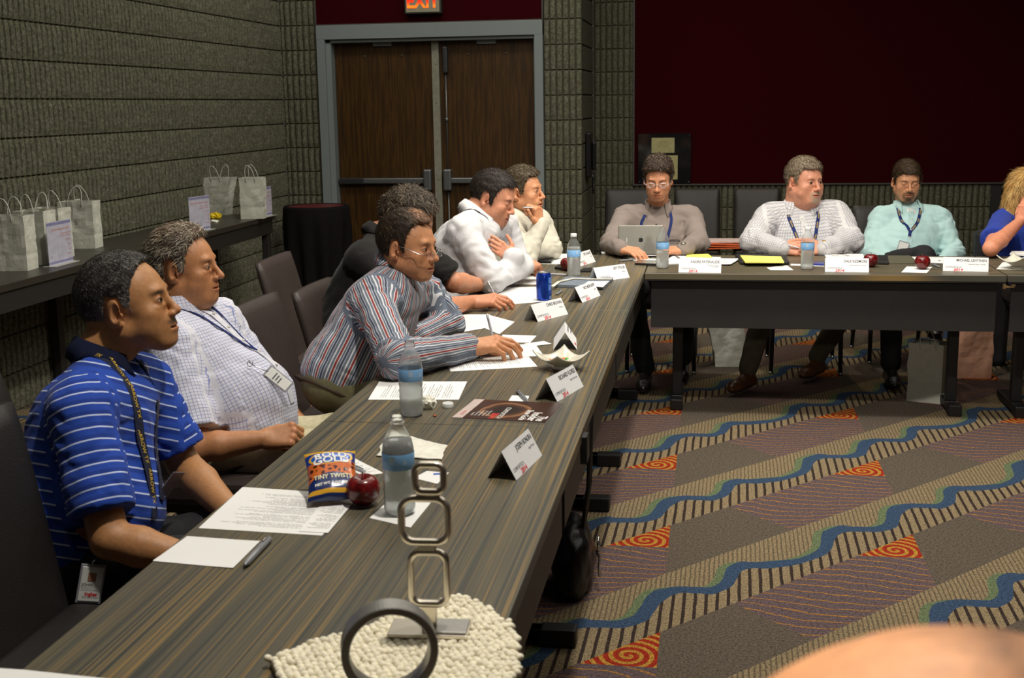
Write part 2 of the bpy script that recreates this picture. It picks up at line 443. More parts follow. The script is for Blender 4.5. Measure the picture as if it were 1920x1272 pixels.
# ---- carpet
def carpet():
    t = NT('patterned_carpet'); pos = t.sep(t.geo())
    nz = t.noise(t.geo(), 14, 3); wob = t.math('SUBTRACT', nz, 0.5)
    a = t.math('DIVIDE', t.math('ADD', pos[0], 0.127), 0.872)
    b = t.math('DIVIDE', t.math('SUBTRACT', pos[1], 3.22), 0.952)
    w0 = t.math('SUBTRACT', b, a)
    w = t.math('SUBTRACT', t.math('FLOORED_MODULO', t.math('ADD', w0, 0.26), 1.0), 0.26)
    af = t.math('FLOORED_MODULO', a, 1.0)
    def curve(pts, inp):
        c = t.t.nodes.new('ShaderNodeFloatCurve'); t.put(c.inputs['Value'], inp)
        cu = c.mapping.curves[0]
        while len(cu.points) < len(pts): cu.points.new(0.5, 0.5)
        for p, (x, y) in zip(cu.points, sorted(pts)): p.location = (x, y); p.handle_type = 'AUTO_CLAMPED'
        c.mapping.update(); return c.outputs[0]
    up = [(0, .605), (.031, .592), (.123, .51), (.183, .465), (.2156, .50), (.232, .585), (.265, .606), (.345, .545), (.443, .477), (.535, .43), (.603, .457), (.620, .53), (.639, .608), (.695, .613), (.775, .541), (.888, .463), (.92, .513), (.937, .585), (.971, .617), (1, .605)]
    lo = [(0, .495), (.033, .517), (.124, .4506), (.198, .392), (.245, .401), (.2695, .4545), (.295, .5087), (.398, .437), (.517, .375), (.61, .368), (.65, .40), (.68, .49), (.71, .52), (.80, .46), (.8865, .388), (.9415, .379), (.9725, .433), (.991, .485), (1, .495)]
    U = curve(up, af); L = curve(lo, af)
    G = curve(up, t.math('FLOORED_MODULO', t.math('ADD', af, 0.036), 1.0))
    G = t.math('ADD', G, 0.028)
    gt = lambda x, y: t.math('GREATER_THAN', x, y)
    lt = lambda x, y: t.math('LESS_THAN', x, y)
    AND = lambda x, y: t.math('MULTIPLY', x, y)
    # yarn speckle
    sp = t.noise(t.geo(), 330, 2, 0.6); sp2 = t.noise(t.geo(), 110, 3, 0.75)
    spk = t.ramp(t.math('ADD', t.math('MULTIPLY', sp, .55), t.math('MULTIPLY', sp2, .45)), [(0.38, (0.2, 0.2, 0.2, 1)), (0.62, (1.85, 1.85, 1.85, 1))])
    # beige with thin lines, hatch with thick lines
    xl = t.math('ADD', pos[0], t.math('MULTIPLY', t.noise(t.mapv(t.geo(), (1, .6, 1)), 22, 2), 0.005))
    xl = t.math('ADD', xl, t.math('MULTIPLY', pos[1], -0.02))
    fine = t.math('FLOORED_MODULO', t.math('DIVIDE', xl, 0.0155), 1.0)
    thick = t.math('FLOORED_MODULO', t.math('DIVIDE', xl, 0.0345), 1.0)
    C_BE = srgb(132, 116, 90); C_BD = srgb(98, 86, 68); C_HD = srgb(54, 44, 40); C_BL = srgb(54, 72, 96); C_GR = srgb(96, 108, 80)
    C_PU = srgb(92, 78, 80); C_YE = srgb(150, 106, 52); C_GY = srgb(90, 81, 71); C_RD = srgb(146, 44, 28); C_YL = srgb(168, 124, 52)
    beige = t.mix(lt(fine, 0.33), C_BE, C_BD)
    hatch = t.mix(lt(thick, 0.31), C_BE, C_HD)
    band = t.mix(gt(w, U), hatch, beige)
    band = t.mix(AND(gt(w, U), lt(w, G)), band, C_GR)
    band = t.mix(AND(gt(w, L), lt(w, U)), band, C_BL)
    # gray / purple
    yl = t.math('ADD', pos[1], t.math('MULTIPLY', t.math('SINE', t.math('MULTIPLY', t.math('SUBTRACT', a, b), 5.5)), 0.05))
    yl = t.math('ADD', yl, t.math('MULTIPLY', t.math('SINE', t.math('MULTIPLY', pos[0], 7.2)), 0.022))
    yl = t.math('ADD', yl, t.math('MULTIPLY', nz, 0.03))
    wav = t.math('FLOORED_MODULO', t.math('DIVIDE', yl, 0.043), 1.0)
    purple = t.mix(lt(wav, 0.13), C_PU, C_YE)
    s = t.math('ADD', t.math('MULTIPLY', af, 2.0), w)
    lower = t.mix(lt(s, 0.76), purple, C_GY)
    # triangle with spiral
    bl = t.math('SUBTRACT', t.math('ADD', af, w), 1.0)
    tri = AND(gt(af, 0.748), gt(bl, 0.0))
    dx = t.math('MULTIPLY', t.math('SUBTRACT', af, 0.905), 0.872); dy = t.math('MULTIPLY', t.math('SUBTRACT', bl, 0.07), 0.952)
    rr = t.math('SQRT', t.math('ADD', t.math('MULTIPLY', dx, dx), t.math('MULTIPLY', t.math('MULTIPLY', dy, dy), 0.85)))
    th = t.math('DIVIDE', t.math('ARCTAN2', dy, dx), 2*PI)
    sr = t.math('FLOORED_MODULO', t.math('ADD', t.math('DIVIDE', rr, 0.030), th), 1.0)
    red = t.mix(lt(sr, 0.44), C_RD, C_YL)
    lower = t.mix(tri, lower, red)
    c = t.mix(lt(w, 0.25), band, lower)
    c = t.mix(1.0, c, spk, 'MULTIPLY')
    t.bump(t.math('ADD', sp, sp2), 0.7, 0.008)
    return t.fin(c, 0.97, spec=0.08)
mb = MB(); mb.box(-3.7, 5.1, -1.1, 11.5, -0.1, 0.0)
tag(mb.build('floor', carpet()), kind='structure')
# ================================================================ TABLES
TZ = 0.738
def zebrano(name, along):
    """dark zebra laminate with straight gold and grey streaks; along = axis the grain runs"""
    t = NT(name); v = t.geo()
    s1 = (95, 0.5, 1) if along == 'y' else (0.5, 95, 1)
    s2 = (290, 0.9, 1) if along == 'y' else (0.9, 290, 1)
    s3 = (7, .12, 1) if along == 'y' else (.12, 7, 1)
    a = t.noise(t.mapv(v, s1), 1.0, 3, 0.55); b = t.noise(t.mapv(v, s2), 1.0, 2, 0.5); d = t.noise(t.mapv(v, s3), 1, 2)
    c = t.ramp(a, [(0.30, srgb(46, 50, 51)), (0.44, srgb(76, 75, 67)), (0.56, srgb(98, 90, 70)), (0.70, srgb(66, 66, 60))])
    gold = t.ramp(b, [(0.55, (0, 0, 0, 1)), (0.66, (1, 1, 1, 1))])
    c = t.mix(t.math('MULTIPLY', gold, .75), c, srgb(148, 118, 66))
    c = t.mix(t.ramp(b, [(0.30, (.8, .8, .8, 1)), (0.44, (0, 0, 0, 1))]), c, srgb(42, 47, 50))
    c = t.mix(t.math('MULTIPLY', d, .25), c, srgb(78, 74, 62))
    return t.fin(c, 0.42, spec=0.35)
M_ZY = zebrano('zebra_laminate_lengthwise', 'y'); M_ZX = zebrano('zebra_laminate_crosswise', 'x')
M_APRON = simple('dark_brown_laminate', srgb(52, 46, 40), 0.55, scale=14)
M_APRONB = simple('charcoal_laminate', srgb(30, 29, 28), 0.6, scale=14)
M_STEEL = simple('black_powder_coated_steel', srgb(26, 25, 25), 0.5, 0.2)
M_CHROME = simple('bright_chrome', srgb(190, 190, 188), 0.2, 1.0)
def table(x0, x1, y0, y1, along, label, top_m, apron_m, apron_side, group='conference tables set in an L'):
    """folding meeting table: top, edge banding, modesty panel, two T-legs with floor bars"""
    cx, cy = (x0+x1)/2, (y0+y1)/2
    e = empty('meeting_table', (cx, cy, 0)); tag(e, label, 'table', group)
    mb = MB(); g = .0015
    mb.bbox(x0-cx+g, x1-cx-g, y0-cy+g, y1-cy-g, TZ-.030, TZ, .0015, top_m, n=1); mb.build('tabletop', None, e)
    mb = MB(); mb.box(x0-cx+.004, x1-cx-.004, y0-cy+.004, y1-cy-.004, TZ-.036, TZ-.0301); mb.build('underside_board', M_APRONB, e)
    mb = MB(); ins = .055
    if apron_side == 'x+': mb.box(x1-cx-ins-.016, x1-cx-ins, y0-cy+.03, y1-cy-.03, .455, TZ-.037)
    elif apron_side == 'y-': mb.box(x0-cx+.03, x1-cx-.03, y0-cy+ins, y0-cy+ins+.016, .462, TZ-.037)
    mb.build('modesty_panel', apron_m, e, bevel=.001)
    for s in (-1, 1):
        mb = MB(); mf = MB(); me = MB()
        if along == 'y':
            ly = (s*((y1-y0)/2-.30)); mb.bbox(-.05, -.00, ly-.025, ly+.025, .052, TZ-.036, .004)
            mf.bbox(x0-cx+.06, x1-cx+.085-.17, ly-.025, ly+.025, .012, .052, .004)
            mf.bbox(x1-cx-.2, x1-cx-.10, ly-.025, ly+.025, .012, .052, .004)
            px, py = x1-cx-.085, ly
        else:
            lx = (s*((x1-x0)/2-.155)); mb.bbox(lx-.025, lx+.025, -.025, .025, .052, TZ-.036, .004)
            mf.bbox(lx-.028, lx+.028, y0-cy+.26, y1-cy-.1, .012, .052, .004)
            px, py = lx, y0-cy+.32
        l = mb.build('leg', M_STEEL, e); mf.build('foot_bar', M_STEEL, l)
        if along != 'y':
            me.bbox(px-.032, px+.032, y0-cy+.22, y0-cy+.30, .0, .058, .006); me.build('foot_cap', M_STEEL, l)
            mm = MB(); mm.box(px-.029, px+.029, y0-cy+.2995, y0-cy+.304, .056, .0595); mm.build('cap_rim', M_CHROME, l)
        else:
            me.bbox(x1-cx-.16, x1-cx-.055, ly-.03, ly+.03, .0, .056, .006); me.build('foot_cap', M_STEEL, l)
    return e
TX0, TX1 = -1.008, -0.310
table(TX0, TX1, 1.21, 3.036, 'y', 'nearest dark striped meeting table holding the ring sculpture', M_ZY, M_APRON, 'x+')
table(TX0, TX1, 3.038, 4.858, 'y', 'middle table of the left row, holding the magazine and white candy dish', M_ZY, M_APRON, 'x+')
table(TX0, TX1, 4.860, 6.69, 'y', 'far table of the left row, holding the blue soda can', M_ZY, M_APRON, 'x+')
table(-0.308, 1.373, 5.947, 6.69, 'x', 'long front-facing table with the tablet and three name cards', M_ZX, M_APRONB, 'y-')
table(1.377, 3.06, 5.947, 6.69, 'x', 'table at the right edge in front of the blonde woman', M_ZX, M_APRONB, 'y-')
# table connector clips at the joint between near tables
mb = MB(); mb.bbox(-.006, .012, -.025, .025, TZ-.085, TZ-.012, .003)
o = mb.build('table_clip', M_STEEL, loc=(TX1, 3.02, 0)); tag(o, 'black plastic clip on the edge where near and middle tables meet', 'clip')
mb = MB(); mb.bbox(-.008, .008, -.014, .0, TZ-.068, TZ-.045, .003); mb.bbox(.002, .045, -.017, .0, TZ-.062, TZ-.052, .003); mb.bbox(.03, .05, -.016, 0, TZ-.056, TZ-.044, .003)
o = mb.build('corner_latch', simple('worn_brass', srgb(220, 190, 140), .3, .4), loc=(1.372, 5.999, -0.0)); tag(o, 'small pale metal latch under the front table edge at right', 'latch')

# buffet along the left wall
e = empty('buffet_table', (-3.36, 6.6, 0)); tag(e, 'long dark buffet table along the block wall carrying white paper bags', 'table')
BZ = .80; M_BUF = simple('dark_buffet_laminate', srgb(48, 44, 38), .38, scale=10); M_BUFD = simple('dark_buffet_side', srgb(30, 27, 24), .6)
mb = MB(); mb.bbox(-.235, .25, -2.6, -.35, BZ-.035, BZ, .003); mb.bbox(-.235, .25, -.347, 1.93, BZ-.035, BZ, .003); mb.build('tabletop', M_BUF, e)
mb = MB(); mb.box(.225, .24, -2.55, 1.88, BZ-.13, BZ-.036); mb.build('front_rail', M_BUFD, e)
for y in (-2.5, -.4, 1.82):
    for x in (-.2, .21):
        mb = MB(); mb.bbox(x-.025, x+.025, y-.03, y+.03, 0, BZ-.036, .004); mb.build('leg', M_BUFD, e)
# round table with cloth in the corner
e = empty('cocktail_table', (-3.16, 9.62, 0)); tag(e, 'round table in the corner under black cloth with burgundy top', 'table')
mb = MB(); mb.lathe([(0, .77), (.225, .77), (.24, .765)], 40); mb.build('tabletop', simple('burgundy_top', srgb(92, 22, 28), .45), e)
mb = MB(); N = 96; vs = []; prof = [(.225, .772, 0), (.262, .772, 0), (.268, .755, 0), (.275, .60, .010), (.262, .40, .02), (.25, .15, .025), (.25, .01, .03)]
for r, z, am in prof:
    for i in range(N):
        a = 2*PI*i/N; rr = r+am*math.sin(a*11+.7)+am*.5*math.sin(a*5); vs.append((rr*math.cos(a), rr*math.sin(a), z))
mb.add(vs, [(k*N+i, k*N+(i+1) % N, (k+1)*N+(i+1) % N, (k+1)*N+i) for k in range(len(prof)-1) for i in range(N)], None, True)
mb.build('tablecloth', simple('black_cloth', srgb(22, 20, 20), .9, spec=.1), e)

# ================================================================ CHAIRS
def leather(name, col, rough=.5):
    t = NT(name); v = t.obj()
    x = t.t.nodes.new('ShaderNodeTexVoronoi'); t.put(x.inputs['Vector'], v); x.inputs['Scale'].default_value = 260
    n = t.noise(v, 5, 2)
    c = t.ramp(n, [(.3, tuple(k*.85 for k in col[:3])+(1,)), (.7, tuple(k*1.15 for k in col[:3])+(1,))])
    t.bump(x.outputs[0], .25, .002)
    return t.fin(c, rough, spec=.35)
M_LEA = leather('brown_leatherette', srgb(56, 47, 44)); M_LEAD = leather('dark_leatherette', srgb(32, 29, 28))
def back_panel(w, z0, z1, th, lean, m, n=12):
    """upholstered chair back, slightly curved, rounded edges"""
    mb = MB(); vs = []
    rows = 14; cols = 12
    def side(sgn):
        g = []
        for j in range(rows+1):
            tz = j/rows
            for i in range(cols+1):
                tx = i/cols*2-1; ex = abs(tx)**6; et = (tz)**10
                y = lean*(tz)+.02*tz*tz-.012*(1-tx*tx)*0
                t = th/2*(1-.65*max(ex, et))
                wx = w/2*(1-.03*et)
                g.append((tx*wx, y+sgn*t+.012*tx*tx*(-1), z0+(z1-z0)*tz))
        return g
    A = side(-1); B = side(1); n0 = len(A); fs = []
    for j in range(rows):
        for i in range(cols):
            q = j*(cols+1)+i; fs.append((q, q+1, q+cols+2, q+cols+1)); fs.append((n0+q+cols+1, n0+q+cols+2, n0+q+1, n0+q))
    for j in range(rows):
        q = j*(cols+1); fs.append((q, q+cols+1, n0+q+cols+1, n0+q)); q += cols; fs.append((q+cols+1, q, n0+q, n0+q+cols+1))
    for i in range(cols):
        q = rows*(cols+1)+i; fs.append((q, q+1, n0+q+1, n0+q)); fs.append((i+1, i, n0+i, n0+i+1))
    mb.add(A+B, fs, m, True); return mb
def chair(loc, rz, label, w=.44, m=None, zb=.98, z0=.44, group='upholstered dining chairs around the tables', wb=None):
    """parsons chair: faces local -Y (its back is at +Y)"""
    m = m or M_LEA
    e = empty('dining_chair', loc, rz); tag(e, label, 'chair', group)
    back_panel(wb or w, z0, zb, .06, .09, m).build('backrest', m, e).location = (0, .20, 0)
    mb = MB(); mb.bbox(-w/2, w/2, -.23, .20, .40, .485, .025, n=3); mb.build('seat', m, e)
    mb = MB(); mb.box(-w/2+.02, w/2-.02, -.2, .2, .375, .40); mb.build('seat_frame', M_STEEL, e)
    for sx in (-1, 1):
        for y, y2 in ((-.20, -.22), (.2, .27)):
            mb = MB(); mb.tube([(sx*(w/2-.03), y, .38), (sx*(w/2-.025), y2, .012)], [.015, .012], 8); l = mb.build('leg', M_STEEL, e)
            mm = MB(); mm.lathe([(0, .014), (.014, .014), (.014, 0), (0, 0)], 10, cx=sx*(w/2-.025), cy=y2); mm.build('foot_glide', M_CHROME, l)
    return e
# seats of the left row (facing +x => back at -x): rz = +90deg turns -Y to +X
R90 = PI/2
chair((-1.56, 2.74, 0), R90+.08, 'dark chair under the man in the blue striped polo', w=.46, m=M_LEAD, zb=.88)
chair((-1.20, 2.15, 0), R90, 'empty dark chair at the left edge of the picture, nearest the viewer', w=.48, m=M_LEAD, zb=.94, z0=.30)
chair((-1.50, 3.49, 0), R90, 'chair carrying the grey-haired man in the white checked shirt', w=.44, zb=.84)
chair((-1.25, 3.97, 0), R90, 'brown chair with the leaning man in the striped dress shirt', w=.46, zb=.905)
chair((-1.22, 4.53, 0), R90, 'brown chair of the man in black, its corner behind the striped shirt', w=.46, zb=.88)
chair((-1.60, 5.16, 0), R90+.05, 'empty brown chair pushed back toward the wall, behind the black shirt', w=.48, zb=.91)
chair((-1.20, 5.78, 0), R90, 'brown chair behind the seated man with crossed arms', w=.46, zb=.95)
chair((-1.15, 6.40, 0), R90, 'brown chair of the man resting chin on hand', w=.44, zb=.86)
chair((-0.27, 7.26, 0), 0, 'dark chair of the man using the tablet', w=.44, m=M_LEAD, zb=.80)
chair((0.56, 7.30, 0), 0, 'dark chair of the man in the small-check shirt', w=.44, m=M_LEAD, zb=.80)
chair((1.14, 7.66, 0), .10, 'dark chair of the man in the pale aqua shirt', w=.46, m=M_LEAD, zb=.90)
chair((1.90, 7.30, 0), 0, 'brown chair behind the blonde woman', w=.44, zb=.92)
for x, lab in ((-.63, 'left dark chair of the row against the far wall'), (-.095, 'dark chair by the far wall with an orange folder on its seat'), (.36, 'dark chair by the far wall partly behind the small-check shirt')):
    chair((x, 9.35, 0), 0, lab, w=.355, m=M_LEAD, zb=.895, group='dark chairs in a row before the far wall')
# ================================================================ IMPLICIT SURFACE SCULPTING
class Field:
    """signed-distance sculpting on a regular grid, meshed with surface nets"""
    def __init__(s, lo, hi, h):
        s.lo = np.array(lo, float); s.h = h
        s.n = np.maximum(np.ceil((np.array(hi, float)-s.lo)/h).astype(int)+1, 3)
        s.ax = [(s.lo[i]+h*np.arange(s.n[i])).astype(np.float32) for i in range(3)]
        s.d = np.full(tuple(s.n), 1.0, np.float32)
    def sl(s, lo, hi):
        a = np.clip(np.floor((np.array(lo)-s.lo)/s.h).astype(int), 0, s.n-1)
        b = np.clip(np.ceil((np.array(hi)-s.lo)/s.h).astype(int)+1, 1, s.n)
        if np.any(b <= a): return None, None
        S = tuple(slice(a[i], b[i]) for i in range(3))
        return S, (s.ax[0][S[0]][:, None, None], s.ax[1][S[1]][None, :, None], s.ax[2][S[2]][None, None, :])
    def comb(s, S, v, k, op):
        a = s.d[S]
        if op == 'u':
            if k <= 0: s.d[S] = np.minimum(a, v)
            else:
                h = np.clip(0.5+0.5*(a-v)/k, 0, 1); s.d[S] = a*(1-h)+v*h-k*h*(1-h)
        elif op == 's':   # subtract
            h = np.clip(0.5-0.5*(a+v)/max(k, 1e-6), 0, 1); s.d[S] = a*(1-h)+(-v)*h+k*h*(1-h)
        elif op == 'i':
            h = np.clip(0.5-0.5*(v-a)/max(k, 1e-6), 0, 1); s.d[S] = v*(1-h)+a*h+k*h*(1-h)
    def ell(s, c, r, R=None, k=0.01, op='u', m=0.03):
        c = np.array(c, float); r = np.array(r, float)
        R = np.eye(3) if R is None else np.array(R, float)   # rows = local axes
        ext = np.sqrt(((R.T*r)**2).sum(1))+m+k
        S, g = s.sl(c-ext, c+ext)
        if S is None: return
        x, y, z = g[0]-c[0], g[1]-c[1], g[2]-c[2]
        q = [R[i, 0]*x+R[i, 1]*y+R[i, 2]*z for i in range(3)]
        k0 = np.sqrt(sum((q[i]/r[i])**2 for i in range(3)))
        k1 = np.sqrt(sum((q[i]/r[i]**2)**2 for i in range(3)))+1e-9
        s.comb(S, (k0*(k0-1)/k1).astype(np.float32), k, op)
    def cone(s, a, b, ra, rb, k=0.01, op='u', sq=None, m=0.03):
        """tapered capsule; sq=(axis, factor): squash along axis by factor"""
        a = np.array(a, float); b = np.array(b, float); R = max(ra, rb)*(max(1, sq[1]) if sq else 1)+m+k
        S, g = s.sl(np.minimum(a, b)-R, np.maximum(a, b)+R)
        if S is None: return
        ab = b-a; L2 = ab@ab+1e-12
        x, y, z = g[0]-a[0], g[1]-a[1], g[2]-a[2]
        t = np.clip((x*ab[0]+y*ab[1]+z*ab[2])/L2, 0, 1)
        px, py, pz = x-t*ab[0], y-t*ab[1], z-t*ab[2]
        d2 = px*px+py*py+pz*pz
        if sq:
            n = np.array(sq[0], float); n /= np.linalg.norm(n)
            dn = px*n[0]+py*n[1]+pz*n[2]; d2 = d2-dn*dn+(dn/sq[1])**2
        s.comb(S, (np.sqrt(d2)-(ra+(rb-ra)*t)).astype(np.float32), k, op)
    def half(s, p, n, k=0.004):
        """keep the side the normal points away from"""
        n = np.array(n, float); n /= np.linalg.norm(n)
        x, y, z = s.ax[0][:, None, None]-p[0], s.ax[1][None, :, None]-p[1], s.ax[2][None, None, :]-p[2]
        S = tuple(slice(0, q) for q in s.n)
        s.comb(S, (x*n[0]+y*n[1]+z*n[2]).astype(np.float32), k, 'i')
    def grid(s): return s.ax[0][:, None, None], s.ax[1][None, :, None], s.ax[2][None, None, :]
    def sample(s, P):
        P = (np.asarray(P, float)-s.lo)/s.h; P = np.clip(P, 0, s.n-1.001); i = P.astype(int); f = P-i; out = 0
        for dx in (0, 1):
            for dy in (0, 1):
                for dz in (0, 1):
                    w = (f[:, 0] if dx else 1-f[:, 0])*(f[:, 1] if dy else 1-f[:, 1])*(f[:, 2] if dz else 1-f[:, 2])
                    out = out+w*s.d[i[:, 0]+dx, i[:, 1]+dy, i[:, 2]+dz]
        return out
    def grad(s, P):
        P = np.asarray(P, float); e = s.h; g = np.stack([s.sample(P+np.eye(3)[i]*e)-s.sample(P-np.eye(3)[i]*e) for i in range(3)], 1)
        return g/(np.linalg.norm(g, axis=1, keepdims=True)+1e-9)
    def snap(s, P, off=0.0, it=6):
        P = np.asarray(P, float).copy()
        for _ in range(it):
            P -= s.grad(P)*np.clip(s.sample(P)-off, -.03, .03)[:, None]
        return P, s.grad(P)
    def mesh(s):
        d = s.d; ins = d < 0
        c = np.zeros(tuple(s.n-1), np.int8)
        for dx in (0, 1):
            for dy in (0, 1):
                for dz in (0, 1):
                    c += ins[dx:s.n[0]-1+dx, dy:s.n[1]-1+dy, dz:s.n[2]-1+dz]
        act = (c > 0) & (c < 8)
        idx = np.argwhere(act)
        if len(idx) == 0: return np.zeros((0, 3)), np.zeros((0, 4), int)
        acc = np.zeros((len(idx), 3)); cnt = np.zeros(len(idx))
        cor = [(x, y, z) for x in (0, 1) for y in (0, 1) for z in (0, 1)]
        val = {q: d[idx[:, 0]+q[0], idx[:, 1]+q[1], idx[:, 2]+q[2]] for q in cor}
        for a in cor:
            for ax in range(3):
                if a[ax] == 0:
                    b = list(a); b[ax] = 1; b = tuple(b); va, vb = val[a], val[b]
                    mk = (va < 0) != (vb < 0); t = np.where(mk, va/(va-vb+1e-12), 0)
                    p = np.array(a, float)[None, :].repeat(len(idx), 0); p[:, ax] += t
                    acc[mk] += p[mk]; cnt[mk] += 1
        V = s.lo+(idx+acc/cnt[:, None])*s.h
        id3 = np.full(tuple(s.n-1), -1, np.int64); id3[act] = np.arange(len(idx)); F = []
        for ax in range(3):
            o1, o2 = (ax+1) % 3, (ax+2) % 3
            A = [slice(None)]*3; B = [slice(None)]*3
            A[ax] = slice(0, s.n[ax]-1); B[ax] = slice(1, s.n[ax])
            for q in (A, B): q[o1] = slice(1, s.n[o1]-1); q[o2] = slice(1, s.n[o2]-1)
            ia, ib = ins[tuple(A)], ins[tuple(B)]
            for mask, flip in ((ia & ~ib, False), (~ia & ib, True)):
                w = np.argwhere(mask)
                if len(w) == 0: continue
                w[:, o1] += 1; w[:, o2] += 1
                q = []
                for (da, db) in ((1, 1), (0, 1), (0, 0), (1, 0)):
                    e = w.copy(); e[:, o1] -= da; e[:, o2] -= db; q.append(id3[e[:, 0], e[:, 1], e[:, 2]])
                q = np.stack(q, 1); F.append(q[:, ::-1] if flip else q)
        return V, np.concatenate(F)
def link_mesh(name, V, F, mat, parent=None, cols=None, pat=None, smooth=True, mi=None, world=None):
    me = bpy.data.meshes.new(name)
    V = np.asarray(V, np.float32); F = np.asarray(F)
    me.vertices.add(len(V)); me.vertices.foreach_set('co', V.ravel())
    k = F.shape[1]
    me.loops.add(F.size); me.loops.foreach_set('vertex_index', F.ravel().astype(np.int32))
    me.polygons.add(len(F)); me.polygons.foreach_set('loop_start', np.arange(0, F.size, k, dtype=np.int32))
    me.polygons.foreach_set('use_smooth', np.full(len(F), smooth))
    for m in (mat if isinstance(mat, (list, tuple)) else [mat]): me.materials.append(m)
    if mi is not None: me.polygons.foreach_set('material_index', np.asarray(mi, np.int32))
    me.update(calc_edges=True)
    if cols is not None:
        a = me.color_attributes.new('Col', 'FLOAT_COLOR', 'POINT'); a.data.foreach_set('color', np.asarray(cols, np.float32).ravel())
    if pat is not None:
        a = me.attributes.new('pat', 'FLOAT_VECTOR', 'POINT'); a.data.foreach_set('vector', np.asarray(pat, np.float32).ravel())
    o = bpy.data.objects.new(name, me); COL.objects.link(o)
    if parent is not None: o.parent = parent
    return o
def unit(v): v = np.array(v, float); return v/(np.linalg.norm(v)+1e-12)
def basis_from(fwd, up=(0, 0, 1), roll=0.0):
    """rows: x(right side of the head seen from behind... person's right=-x), y forward, z up"""
    y = unit(fwd); x = unit(np.cross(y, up)); z = np.cross(x, y)
    if roll: x, z = x*math.cos(roll)+z*math.sin(roll), -x*math.sin(roll)+z*math.cos(roll)
    return np.array([x, y, z])
def vnoise(P, scale, seed=0, oct=2):
    """cheap smooth value noise at points P (N,3)"""
    rng = np.random.RandomState(seed); out = np.zeros(len(P)); amp = 1.0; tot = 0
    for o in range(oct):
        tab = rng.rand(17, 17, 17).astype(np.float32); Q = np.asarray(P)*scale*(2**o)+100.37
        i = np.floor(Q).astype(int); f = Q-i; f = f*f*(3-2*f); i %= 16; v = 0
        for a in (0, 1):
            for b in (0, 1):
                for c in (0, 1):
                    w = (f[:, 0] if a else 1-f[:, 0])*(f[:, 1] if b else 1-f[:, 1])*(f[:, 2] if c else 1-f[:, 2])
                    v = v+w*tab[i[:, 0]+a, i[:, 1]+b, i[:, 2]+c]
        out += amp*v; tot += amp; amp *= .5
    return out/tot-0.5
def skin_mat(name, rough=.5):
    t = NT(name); c = t.attr('Col', 'Color'); v = t.obj()
    n = t.noise(v, 90, 4, .6)
    k = t.ramp(n, [(.3, (.86, .84, .84, 1)), (.7, (1.1, 1.08, 1.06, 1))])
    t.bump(t.noise(v, 420, 3), .18, .002)
    t.b.inputs['Subsurface Weight'].default_value = .05
    t.b.inputs['Subsurface Radius'].default_value = (.012, .004, .002)
    t.b.inputs['Subsurface Scale'].default_value = .6
    return t.fin(t.mix(1.0, c, k, 'MULTIPLY'), rough, spec=.4)
M_SKIN = skin_mat('skin')
def hair_mat():
    t = NT('hair'); c = t.attr('Col', 'Color'); v = t.obj()
    n = t.noise(v, 300, 3, .7)
    k = t.ramp(n, [(.3, (.55, .55, .55, 1)), (.7, (1.5, 1.5, 1.5, 1))])
    t.bump(n, .5, .003)
    return t.fin(t.mix(1.0, c, k, 'MULTIPLY'), .55, spec=.35)
M_HAIR = hair_mat()
M_EYE = simple('eye_white', srgb(188, 176, 164), .25, noise=.01)
M_IRIS = simple('eye_iris', srgb(40, 26, 18), .15, noise=.01)
M_NAIL = simple('fingernail', srgb(214, 160, 140), .35)

class Body:
    """gathers the pieces of one continuous figure mesh in world coordinates"""
    def __init__(s): s.V = []; s.F = []; s.C = []; s.MI = []; s.n = 0
    def add(s, V, F, C, mi=0):
        s.V.append(np.asarray(V)); s.F.append(np.asarray(F)+s.n); s.n += len(V)
        C = np.asarray(C, float)
        if C.ndim == 1: C = np.tile(C, (len(V), 1))
        s.C.append(C); s.MI.append(np.full(len(F), mi))
def uvsphere(c, r, n=20, k=14, R=None):
    V = []; F = []
    for j in range(k+1):
        ph = PI*j/k
        for i in range(n):
            a = 2*PI*i/n; V.append((math.sin(ph)*math.cos(a), math.cos(ph), math.sin(ph)*math.sin(a)))
    for j in range(k):
        for i in range(n): F.append((j*n+i, j*n+(i+1) % n, (j+1)*n+(i+1) % n, (j+1)*n+i))
    V = np.array(V)*r
    return V, np.array(F)

